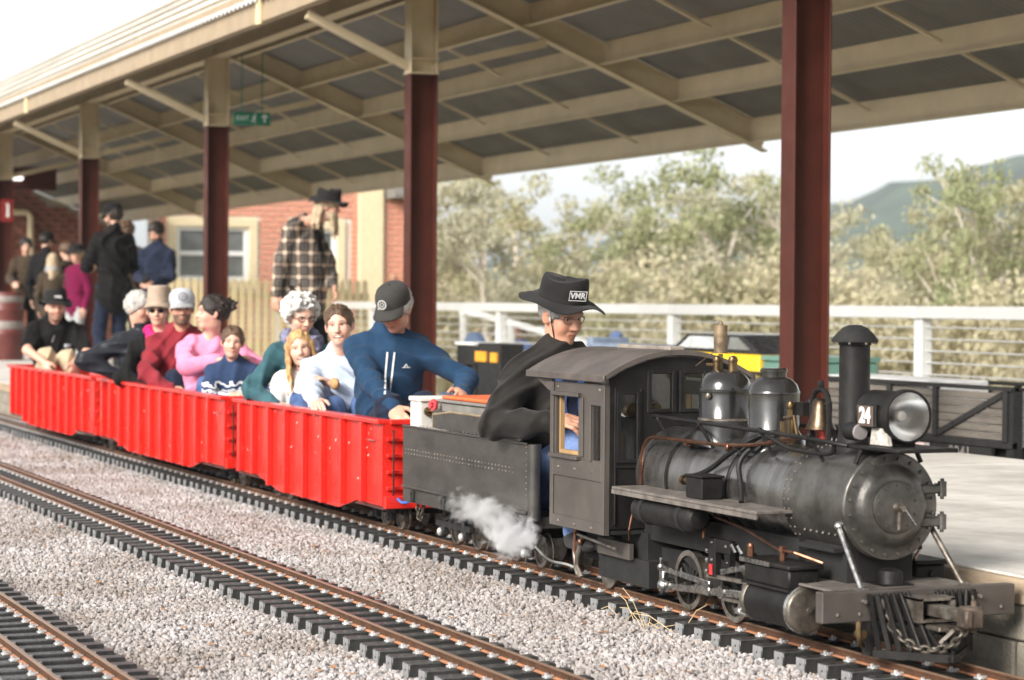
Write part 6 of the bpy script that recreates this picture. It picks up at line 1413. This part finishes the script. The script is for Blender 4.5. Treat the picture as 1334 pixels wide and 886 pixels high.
def wavy(z0, z1):
    m = cloth('wave_jumper', (.025, .045, .10)); t = m.node_tree; n = t.nodes; L = t.links; tc = n.new('ShaderNodeTexCoord'); wv = n.new('ShaderNodeTexWave'); wv.bands_direction = 'Z'; wv.inputs['Scale'].default_value = 8; wv.inputs['Distortion'].default_value = 7; wv.inputs['Detail'].default_value = 1; wv.inputs['Detail Scale'].default_value = 3.0; L.new(tc.outputs['Object'], wv.inputs[0])
    sx_ = n.new('ShaderNodeSeparateXYZ'); L.new(tc.outputs['Object'], sx_.inputs[0]); a = n.new('ShaderNodeMath'); a.operation = 'LESS_THAN'; a.inputs[1].default_value = z1; L.new(sx_.outputs[2], a.inputs[0]); b_ = n.new('ShaderNodeMath'); b_.operation = 'GREATER_THAN'; b_.inputs[1].default_value = .62; L.new(wv.outputs[1], b_.inputs[0])
    c = n.new('ShaderNodeMath'); c.operation = 'MULTIPLY'; L.new(a.outputs[0], c.inputs[0]); L.new(b_.outputs[0], c.inputs[1]); mx = n.new('ShaderNodeMix'); mx.data_type = 'RGBA'; L.new(c.outputs[0], mx.inputs[0]); mx.inputs[6].default_value = (.025, .045, .10, 1); mx.inputs[7].default_value = (.7, .7, .72, 1); L.new(mx.outputs[2], n['Principled BSDF'].inputs['Base Color']); return m
from mathutils.bvhtree import BVHTree
def bvh(o):
    off = OFF[o]; me = o.data; return BVHTree.FromPolygons([Vector((v.co[0]+off[0], v.co[1]+off[1], v.co[2]+off[2])) for v in me.vertices], [p.vertices[:] for p in me.polygons])
def patch(p, name, m, cells, lift=.0035, y_of=None, bv=None):
    """cloth panel lying on the garment's front: cells = list of rows of (across, height above hip along the torso) in units of S"""
    bv = bv or bvh(p['top']); vs = []; S = p['S']
    for row in cells:
        for a, h in row:
            o = p['hip']+p['tu']*h*S+p['sl']*a*S+p['sf']*.5*S; hit = bv.ray_cast(Vector(o), Vector(-p['sf']))
            q = np.array(hit[0]) if hit[0] is not None else o-p['sf']*.38*S; vs.append(q+p['sf']*lift)
    n = len(cells[0]); b = MB(); b.add(vs, [(i*n+j, i*n+j+1, (i+1)*n+j+1, (i+1)*n+j) for i in range(len(cells)-1) for j in range(n-1)], 0, True); return b.build(name, m, p['root'])
def strip(p, name, m, pts, w, lift=.004, bv=None):
    P = np.array(pts, float); tt = np.linspace(0, 1, 14); q = np.stack([np.interp(tt, np.linspace(0, 1, len(P)), P[:, i]) for i in range(2)], 1)
    return patch(p, name, m, [[(a-w/2, h), (a+w/2, h)] for a, h in q], lift, bv=bv)
def scarf(p, m, th=.03, fall=(.30, .26), name='scarf', wide=.075):
    F = Sdf(); S = p['S']; c = p['nb']+p['tu']*.035*S
    for k in range(14):
        a, b = 2*pi*k/14, 2*pi*(k+1)/14; P = lambda a: c+(p['sf']*cos(a)*.082+p['sl']*sin(a)*.088+p['tu']*(.012*sin(3*a)-.03*cos(a)))*S; F.rc(P(a), P(b), th*S, k=.01)
    for sg, L in zip((-1, 1), fall):
        if L: o = c+p['sf']*.085*S+p['sl']*sg*.04*S-p['tu']*.02*S; F.rc(o, o-p['tu']*L*S+p['sf']*.045*S+p['sl']*sg*.02*S, wide*.5*S, wide*.45*S, k=.02)
    P_, Q = F.run(.007, wrinkles(.008, 5, 2.2)); link(name, qmesh('scarf', P_, Q, m, OFF[p['root']]), p['root'])
def at(px, py, y=None, X=None):
    """world point on the plane y=const or x=const along a measured sight line (survey of the photograph)"""
    d = _r*((px-667)/3000)+_u*(-(py-443)/3000)+_f; t = y/d[1] if y is not None else X/d[0]; return np.array([0, 0, CAM_H])+d*t

# ------------------------------------------------------------------ the driver
fl = .118
P = human('man driving the locomotive in a wide black hat, black jacket and blue overalls', (-8.10, 3.60, .300), 2, S=.93, lean=8, side=-6, g=1.12, bw=1.06, headpos=(-8.035, 3.575, .950), hs=1.04, look=(17, 16, 2),
          hands={'R': (-7.74, 3.40, .56), 'L': (-7.66, 3.76, .58)}, feet={'R': (-7.555, 3.425, .115), 'L': (-7.555, 3.70, .115)}, elbow={'R': (-.3, -1, -.6), 'L': (-.2, 1, -.6)},
          top=dict(mat=c_blackj, infl=.028, collar=-.012, wr=.0098, name='jacket'), bottom=dict(mat=cloth('driver_jeans', (.15, .22, .42), bs=300)), skin=(.54, .28, .19), hair=dict(kind='short', mat=h_grey, line=(.062, -.06), th=.007), glasses='wire', res=.005, brow=(.3, .27, .24),
          hat=dict(kind='brim', mat=c_hatb, band=c_hatb, bw=.088, ph=1.0, droop=.024, h=.090, lift=.016, tyaw=-13, text=('VMR', .036, cloth('lettering_white', (.75, .75, .74)), .105, .0065), frame=(.042, .022)))
bv = bvh(P['top'])
patch(P, 'shirt_front', c_dnavy, [[(t*(.022+.06*(h-.30)/.2), h) for t in (-1, -.5, 0, .5, 1)] for h in np.linspace(.26, .535, 11)], .006, bv=bv)
strip(P, 'overall_bib', c_blueshirt, [(-.05, .51), (-.03, .24)], .034, .010, bv); strip(P, 'overall_bib', c_blueshirt, [(.05, .51), (.04, .24)], .034, .010, bv)
b = MB(); hx = P['hx']
for sg in (-1, 1): b.tube([hx(.01, sg*.085, .055), hx(.03, sg*.078, -.02), hx(.035, sg*.055, -.085), hx(.05, 0, -.13)], .0022, 5)
b.build('chin_cord', c_black, P['root'])
# ------------------------------------------------------------------ first wagon
P = human('man in a faded black cap and navy half zip fleece looking down', (-10.0, 3.57, .355), -5, twist=-14, S=.90, lean=6, g=1.18, bw=1.02, headpos=(-9.875, 3.56, .965), look=(-48, 30, 0),
          hands={'R': (-9.60, 3.46, .52), 'L': at(603, 511, y=3.78)}, feet={'R': (-9.50, 3.47, fl), 'L': (-9.50, 3.66, fl)}, elbow={'R': (-.2, -1, -.5), 'L': (-.1, 1, -.35)},
          top=dict(mat=c_navy, infl=.017, collar=.03, wr=.010, name='fleece'), bottom=dict(mat=c_dnavy), skin=(.55, .29, .20), hair=dict(kind='short', mat=h_grey, line=(.06, -.09), th=.016), res=.005, brow=(.3, .25, .2),
          hat=dict(kind='cap', mat=c_capb, badge=(cloth('badge_white', (.6, .6, .58)), .026, .092)))
bv = bvh(P['top']); wz = cloth('zip_white', (.72, .73, .74))
strip(P, 'zip', wz, [(-.012, .475), (-.022, .30)], .009, .004, bv); strip(P, 'zip', wz, [(.024, .475), (.010, .31)], .009, .004, bv)
b = MB()
for p0, p1 in (((.095, .40), (.085, .415)), ((.085, .415), (.075, .40)), ((.105, .398), (.066, .398))):
    q = []
    for a, h in (p0, p1): o = P['hip']+P['tu']*h*P['S']+P['sl']*a*P['S']+P['sf']*.5; hit = bv.ray_cast(Vector(o), Vector(-P['sf'])); q.append(np.array(hit[0])+P['sf']*.003 if hit[0] is not None else o-P['sf']*.35)
    b.tube(q, .0022, 5)
b.build('chest_logo', wz, P['root'])
P = human('smiling girl with brown hair tied back in a pale blue jumper', (-10.72, 3.555, .275), -4, twist=-14, bw=.95, S=.82, female=True, lean=8, headpos=(-10.62, 3.545, .880), look=(-27, 2, 6), smile=1, hs=1.06,
          hands={'R': at(412, 527, y=3.315), 'L': at(438, 506, y=3.50)}, feet={'R': (-10.30, 3.50, fl), 'L': (-10.30, 3.62, fl)}, elbow={'R': (-.5, -.35, -.8), 'L': (0, .8, -.6)},
          top=dict(mat=c_ltblue, infl=.022, collar=.012, wr=.011, name='jumper'), bottom=dict(mat=c_denim), skin=(.64, .38, .29), hair=dict(kind='pulled', mat=h_brown, th=.008, line=(.078, -.08)), res=.005, palm={'R': (0, .3, -1)})
b = MB(); b.ell(at(436, 500, y=3.47), (.045, .022, .03), 16); tag(b.build('pouch', cloth('tan_leather', (.42, .24, .11), rough=.5), None), 'tan leather pouch held by the girl in pale blue', 'pouch')
P = human('small girl with long blond hair laughing beside the wagon rim', (-11.17, 3.53, .265), -3, twist=-10, S=.70, hs=1.14, lean=6, headpos=(-11.09, 3.495, .757), look=(-18, 0, 10), smile=1,
          feet={'R': (-10.85, 3.50, fl), 'L': (-10.85, 3.58, fl)}, hands={'R': (-10.95, 3.46, .40), 'L': (-10.95, 3.58, .40)}, top=dict(mat=c_white, infl=.016, name='shirt'), bottom=dict(mat=c_denim), skin=(.66, .40, .30), hair=dict(kind='long', mat=h_blond, th=.008, line=(.082, -.03), len=.24, arc=.60), res=.005)
P = human('woman with silver curly hair, dark glasses and a teal jacket with patterned scarf', (-11.42, 3.60, .30), -3, S=.86, female=True, lean=6, g=1.1, headpos=(-11.36, 3.585, .920), look=(8, 16, 2),
          hands={'R': (-11.10, 3.37, .47), 'L': (-11.0, 3.72, .45)}, feet={'R': (-10.95, 3.52, fl), 'L': (-10.95, 3.70, fl)}, elbow={'R': (-.2, -1, -.5)}, top=dict(mat=c_teal, infl=.026, collar=.02, wr=.014, name='jacket'), bottom=dict(mat=c_denim), skin=(.60, .36, .27), hair=dict(kind='curly', mat=h_white, vol=(1.08, 1.08, 1.02)), glasses='black', brow=(.4, .37, .34), res=.005)
scarf(P, c_scarf, .040, (.30, .28), wide=.10)
# ------------------------------------------------------------------ second wagon
P = human('woman in a bright pink jumper with a dark messy bun turned in profile', (-13.08, 3.57, .285), -3, twist=-12, S=.89, female=True, g=1.15, lean=6, headpos=(-12.98, 3.555, .925), look=(-92, -4, 0), smile=.45,
          hands={'R': at(283, 470, X=-12.66), 'L': at(322, 470, X=-12.70)}, feet={'R': (-12.58, 3.46, fl), 'L': (-12.58, 3.68, fl)}, elbow={'R': (-.2, -1, -.55), 'L': (-.1, 1, -.5)},
          top=dict(mat=c_pink, infl=.024, wr=.013, name='jumper'), bottom=dict(mat=c_denim), skin=(.64, .37, .28), hair=dict(kind='bun', mat=h_dark, th=.013, line=(.066, -.07)), glasses='wire', res=.0055, palm={'R': (.5, .3, -.8), 'L': (.5, -.3, -.8)})
wj = wavy(.3, .43)
P = human('boy in a navy jumper with white waves sitting before the woman in pink', (-12.56, 3.565, .265), -3, twist=-10, S=.70, hs=1.12, lean=0, headpos=(-12.52, 3.55, .763), look=(-16, 2, -4), hands={'R': (-12.30, 3.46, .47), 'L': (-12.30, 3.66, .48)}, feet={'R': (-12.25, 3.5, fl), 'L': (-12.25, 3.64, fl)},
          top=dict(mat=wj, infl=.020, collar=.015, wr=.010, name='jumper'), bottom=dict(mat=c_grey), skin=(.64, .38, .29), hair=dict(kind='short', mat=h_brown, th=.010, line=(.070, -.07)), smile=.4, res=.0055)
P = human('bearded man in a light grey cap and burgundy hoodie', (-13.74, 3.56, .30), -3, twist=-8, S=.91, lean=8, g=1.08, headpos=(-13.63, 3.548, .948), look=(-12, 3, 0), hands={'R': (-13.36, 3.40, .47), 'L': (-13.3, 3.68, .47)}, feet={'R': (-13.25, 3.46, fl), 'L': (-13.25, 3.68, fl)}, elbow={'R': (-.3, -1, -.4)},
          top=dict(mat=c_burg, infl=.024, hood=1, wr=.013, name='hoodie'), bottom=dict(mat=c_dnavy), skin=(.56, .31, .22), beard=(.11, .075, .055), hair=dict(kind='short', mat=h_brown, line=(.06, -.07)), hat=dict(kind='cap', mat=c_lgrey, visor=c_grey, badge=(c_black, .034, .092)), res=.0055)
P = human('woman in a tall taupe hat, sunglasses and magenta scarf', (-14.22, 3.56, .29), -3, twist=-8, S=.86, female=True, lean=6, headpos=(-14.16, 3.535, .930), look=(-24, 2, 0), smile=.45, hands={'R': (-13.92, 3.42, .47), 'L': (-13.9, 3.66, .47)}, feet={'R': (-13.85, 3.45, fl), 'L': (-13.85, 3.66, fl)}, elbow={'R': (-.3, -1, -.4)},
          top=dict(mat=c_black, infl=.026, wr=.010, name='coat'), bottom=dict(mat=c_black), skin=(.60, .36, .27), glasses='sun', hair=dict(kind='short', mat=h_grey, line=(.06, -.08)), hat=dict(kind='cloche', mat=c_taupe, band=c_taupe), res=.006)
scarf(P, c_mag, .036, (.16, 0))
pf_ = lambda p: .010*np.abs(np.sin(p[:, 2]*52))-.006
P = human('grey haired person in a black quilted jacket at the wagon rim', (-14.47, 3.50, .30), -3, S=.88, lean=6, g=1.08, headpos=(-14.42, 3.475, .945), look=(38, 8, 0), hands={'R': at(152, 488, y=3.33), 'L': (-14.1, 3.58, .45)}, feet={'R': (-14.05, 3.46, fl), 'L': (-14.05, 3.58, fl)}, elbow={'R': (-.2, -1, -.3)},
          top=dict(mat=c_puff, infl=.030, collar=.03, disp=pf_, name='quilted_jacket'), bottom=dict(mat=c_denim), hair=dict(kind='short', mat=h_grey, th=.018, line=(.065, -.11)), res=.006)
# ------------------------------------------------------------------ last wagon
P = human('man in a black bucket hat, black polo shirt and khaki trousers', (-17.56, 3.57, .32), -6, S=.93, lean=8, g=1.15, bw=1.04, headpos=(-17.44, 3.56, .935), look=(-2, 2, 0), sleeve='short', hands={'R': at(58, 472, X=-17.12), 'L': at(96, 474, X=-17.12)}, feet={'R': (-17.20, 3.44, fl), 'L': (-17.20, 3.73, fl)}, elbow={'R': (-.2, -1, -.2), 'L': (-.2, 1, -.2)},
          top=dict(mat=c_black, infl=.018, collar=.01, wr=.010, name='polo_shirt'), bottom=dict(mat=c_khaki), skin=(.60, .34, .25), beard=(.28, .17, .12), res=.0065, curl=.8, extra={'hdR': (.5, .2, -.8), 'hdL': (.5, -.2, -.8)}, hat=dict(kind='brim', mat=c_hatb, band=c_hatb, bw=.055, ph=.5, droop=.045, h=.10, text=('VMR', .034, cloth('lettering_white', (.75, .75, .74)), .10, .0065)))
bv = bvh(P['top']); patch(P, 'chest_logo', cloth('logo_white', (.55, .57, .62)), [[(a, h) for a in (.07, .09, .11, .125)] for h in (.36, .385)], .004, bv=bv); strip(P, 'placket', c_grey, [(-.01, .46), (-.03, .40)], .010, .005, bv)
# ------------------------------------------------------------------ people on the platform
def stand(label, x, y, yaw, S, **k):
    z = ground_z(x, y) if y > 9 else PZ
    hip = (x, y, z+.905*S); f = np.array([cos(radians(yaw)), sin(radians(yaw)), 0]); l = np.array([-f[1], f[0], 0]); ft = {s: np.array([x, y, z])+l*sg*.11*S+f*(.04 if sg > 0 else -.02) for s, sg in (('L', 1), ('R', -1))}
    return human(label, hip, yaw, S=S, feet=ft, **k)
rel = lambda x, y, z, yaw, a, b_, c_: (x+cos(radians(yaw))*a-sin(radians(yaw))*b_, y+sin(radians(yaw))*a+cos(radians(yaw))*b_, z+c_)
P = stand('man in a plaid flannel shirt and black hat with long sandy hair and beard', -18.08, 5.72, 44, .985, look=(64, 8, 0), headpos=at(428, 270, y=5.80), g=1.42, bw=1.22, hands={'R': (-18.0, 5.45, .97), 'L': (-17.86, 5.97, .97)}, elbow={'R': (-.3, -1, .1), 'L': (-.3, 1, .1)}, top=dict(mat=c_plaid, infl=.026, wr=.012, skirt=.22, name='flannel_shirt'), bottom=dict(mat=c_black), skin=(.52, .28, .20), beard=(.42, .34, .26), res=.0075, hs=.98,
          hair=dict(kind='long', mat=h_sandy, len=.15, line=(.06, -.05), arc=.40, more=[dict(kind='beardlong', mat=h_sandy, name='beard')]), hat=dict(kind='brim', mat=c_hatb, band=c_hatb, bw=.07, ph=.8, droop=.03, h=.10))
bv = bvh(P['top']); patch(P, 'undershirt', c_black, [[(t*(.008+.055*(h-.28)/.2), h) for t in (-1, 0, 1)] for h in np.linspace(.28, .48, 6)], .005, bv=bv)
x, y, yw_ = -22.57, 5.18, 195
stand('man in black jacket and cap seen from behind beside a column', x, y, yw_, .985, look=(215, 12, 0), g=1.15, bw=1.08, hands={'R': rel(x, y, PZ, yw_, .30, -.12, 1.12), 'L': rel(x, y, PZ, yw_, .30, .12, 1.10)}, top=dict(mat=c_black, infl=.026, collar=.03, wr=.012, skirt=.15, name='jacket'), bottom=dict(mat=c_dnavy), beard=(.08, .05, .04), hair=dict(kind='short', mat=h_dark), hat=dict(kind='cap', mat=c_black), res=.008, detail=True)
x, y, yw_ = -24.6, 6.12, -35
stand('man in a navy jacket looking down at the phone in his hands', x, y, yw_, .93, look=(-48, 30, 0), hands={'R': rel(x, y, PZ, yw_, .26, -.05, .98), 'L': rel(x, y, PZ, yw_, .26, .06, .98)}, top=dict(mat=c_dnavy, infl=.024, collar=.04, wr=.012, skirt=.12, name='jacket'), bottom=dict(mat=c_dnavy), skin=(.50, .28, .20), beard=(.07, .05, .04), hair=dict(kind='short', mat=h_dark, th=.02, line=(.07, -.06)), res=.008)
q = rel(x, y, PZ, yw_, .33, .0, 1.02); b = MB(); b.box(q, (.075, .01, .14), 0, np.array(Matrix.Rotation(radians(28), 3, 'Z')@Matrix.Rotation(radians(-40), 3, 'X')), ch=.003); tag(b.build('mobile_phone', cloth('phone_black', (.012, .012, .014), rough=.2, sheen=0, bump=0)), 'dark phone in the hands of the man in navy', 'phone')
stand('person with wavy brown hair half hidden between the two men in dark jackets', -24.9, 5.85, 150, .935, look=(150, 5, 0), top=dict(mat=c_brown, infl=.024, skirt=.2, name='coat'), bottom=dict(mat=c_black), hair=dict(kind='curly', mat=h_brown), res=.012, detail=False)
stand('man with dark hair in a dark jacket leaning at the far left', -29.9, 5.72, -20, .90, look=(-10, 15, 0), hands={'R': (-29.6, 5.5, 1.2), 'L': (-29.5, 5.8, 1.15)}, top=dict(mat=c_brown, infl=.024, name='jacket'), bottom=dict(mat=c_black), hair=dict(kind='short', mat=h_black, th=.018), res=.011)
stand('person in a black cap with light blue collar in the shaded group', -28.9, 5.78, 150, .925, look=(120, 10, 0), top=dict(mat=c_black, infl=.024, collar=.03, name='jacket'), bottom=dict(mat=c_black), hair=dict(kind='short', mat=h_dark), hat=dict(kind='cap', mat=c_black), res=.011)
P = stand('girl with long fair hair seen from behind in the shaded group', -27.6, 5.6, 165, .76, look=(165, 0, 0), hs=1.06, top=dict(mat=c_brown, infl=.02, skirt=.2, name='coat'), bottom=dict(mat=c_dnavy), hair=dict(kind='long', mat=h_sandy, len=.36, line=(.07, -.1)), res=.011, detail=False)
scarf(P, c_grey, .035, (0, 0))
stand('woman with dark hair in a brown coat facing the group', -27.9, 5.83, -140, .84, look=(-150, 8, 0), top=dict(mat=c_brown, infl=.024, skirt=.2, name='coat'), bottom=dict(mat=c_black), hair=dict(kind='short', mat=h_brown, th=.025), res=.011)
stand('child in a magenta jacket and pale trousers beside the column', -26.6, 5.68, -60, .80, look=(-60, 5, 0), hs=1.05, top=dict(mat=cloth('magenta_jacket', (.12, .004, .035)), infl=.022, skirt=.1, name='jacket'), bottom=dict(mat=c_grey), hair=dict(kind='short', mat=h_sandy, th=.015), hat=dict(kind='brim', mat=c_hatb, bw=.06, h=.1), res=.011)
# ------------------------------------------------------------------ people beyond the white fence
stand('person in a white shirt far beyond the white fence', -31.6, 12.7, -30, .88, look=(-30, 10, 0), top=dict(mat=c_cream, infl=.03, name='shirt'), bottom=dict(mat=c_khaki), hair=dict(kind='short', mat=h_sandy), res=.013, detail=False)
stand('person in blue far beyond the white fence', -30.0, 12.7, -60, .955, look=(-80, 5, 0), top=dict(mat=c_far, infl=.03, name='shirt'), bottom=dict(mat=c_dnavy), hair=dict(kind='short', mat=h_brown), res=.013, detail=False)
stand('child in a blue cap far behind the driver beyond the fence', -27.0, 12.8, -80, .90, look=(-95, 5, 0), top=dict(mat=c_far, infl=.03, name='shirt'), bottom=dict(mat=c_grey), hair=dict(kind='short', mat=h_brown), hat=dict(kind='cap', mat=c_far), res=.013, detail=False)
stand('person in pale pink standing farthest beyond the fence', -41.2, 16.5, -40, 1.04, look=(-60, 5, 0), top=dict(mat=c_cream, infl=.03, name='shirt'), bottom=dict(mat=c_khaki), hair=dict(kind='short', mat=h_sandy), res=.016, detail=False)
# ------------------------------------------------------------------ air between here and the hill
b = MB(); b.box2((-1500, -450, -6), (420, 1500, 92)); hz = b.build('haze', None or bpy.data.materials.new('haze_air'))
tag(hz, kind='stuff'); m = hz.data.materials[0]; m.use_nodes = True; n = m.node_tree.nodes; n.clear(); o_ = n.new('ShaderNodeOutputMaterial'); v_ = n.new('ShaderNodeVolumePrincipled'); v_.inputs['Color'].default_value = (.78, .87, 1, 1); v_.inputs['Density'].default_value = .00035; v_.inputs['Anisotropy'].default_value = .1; m.node_tree.links.new(v_.outputs[0], o_.inputs['Volume'])
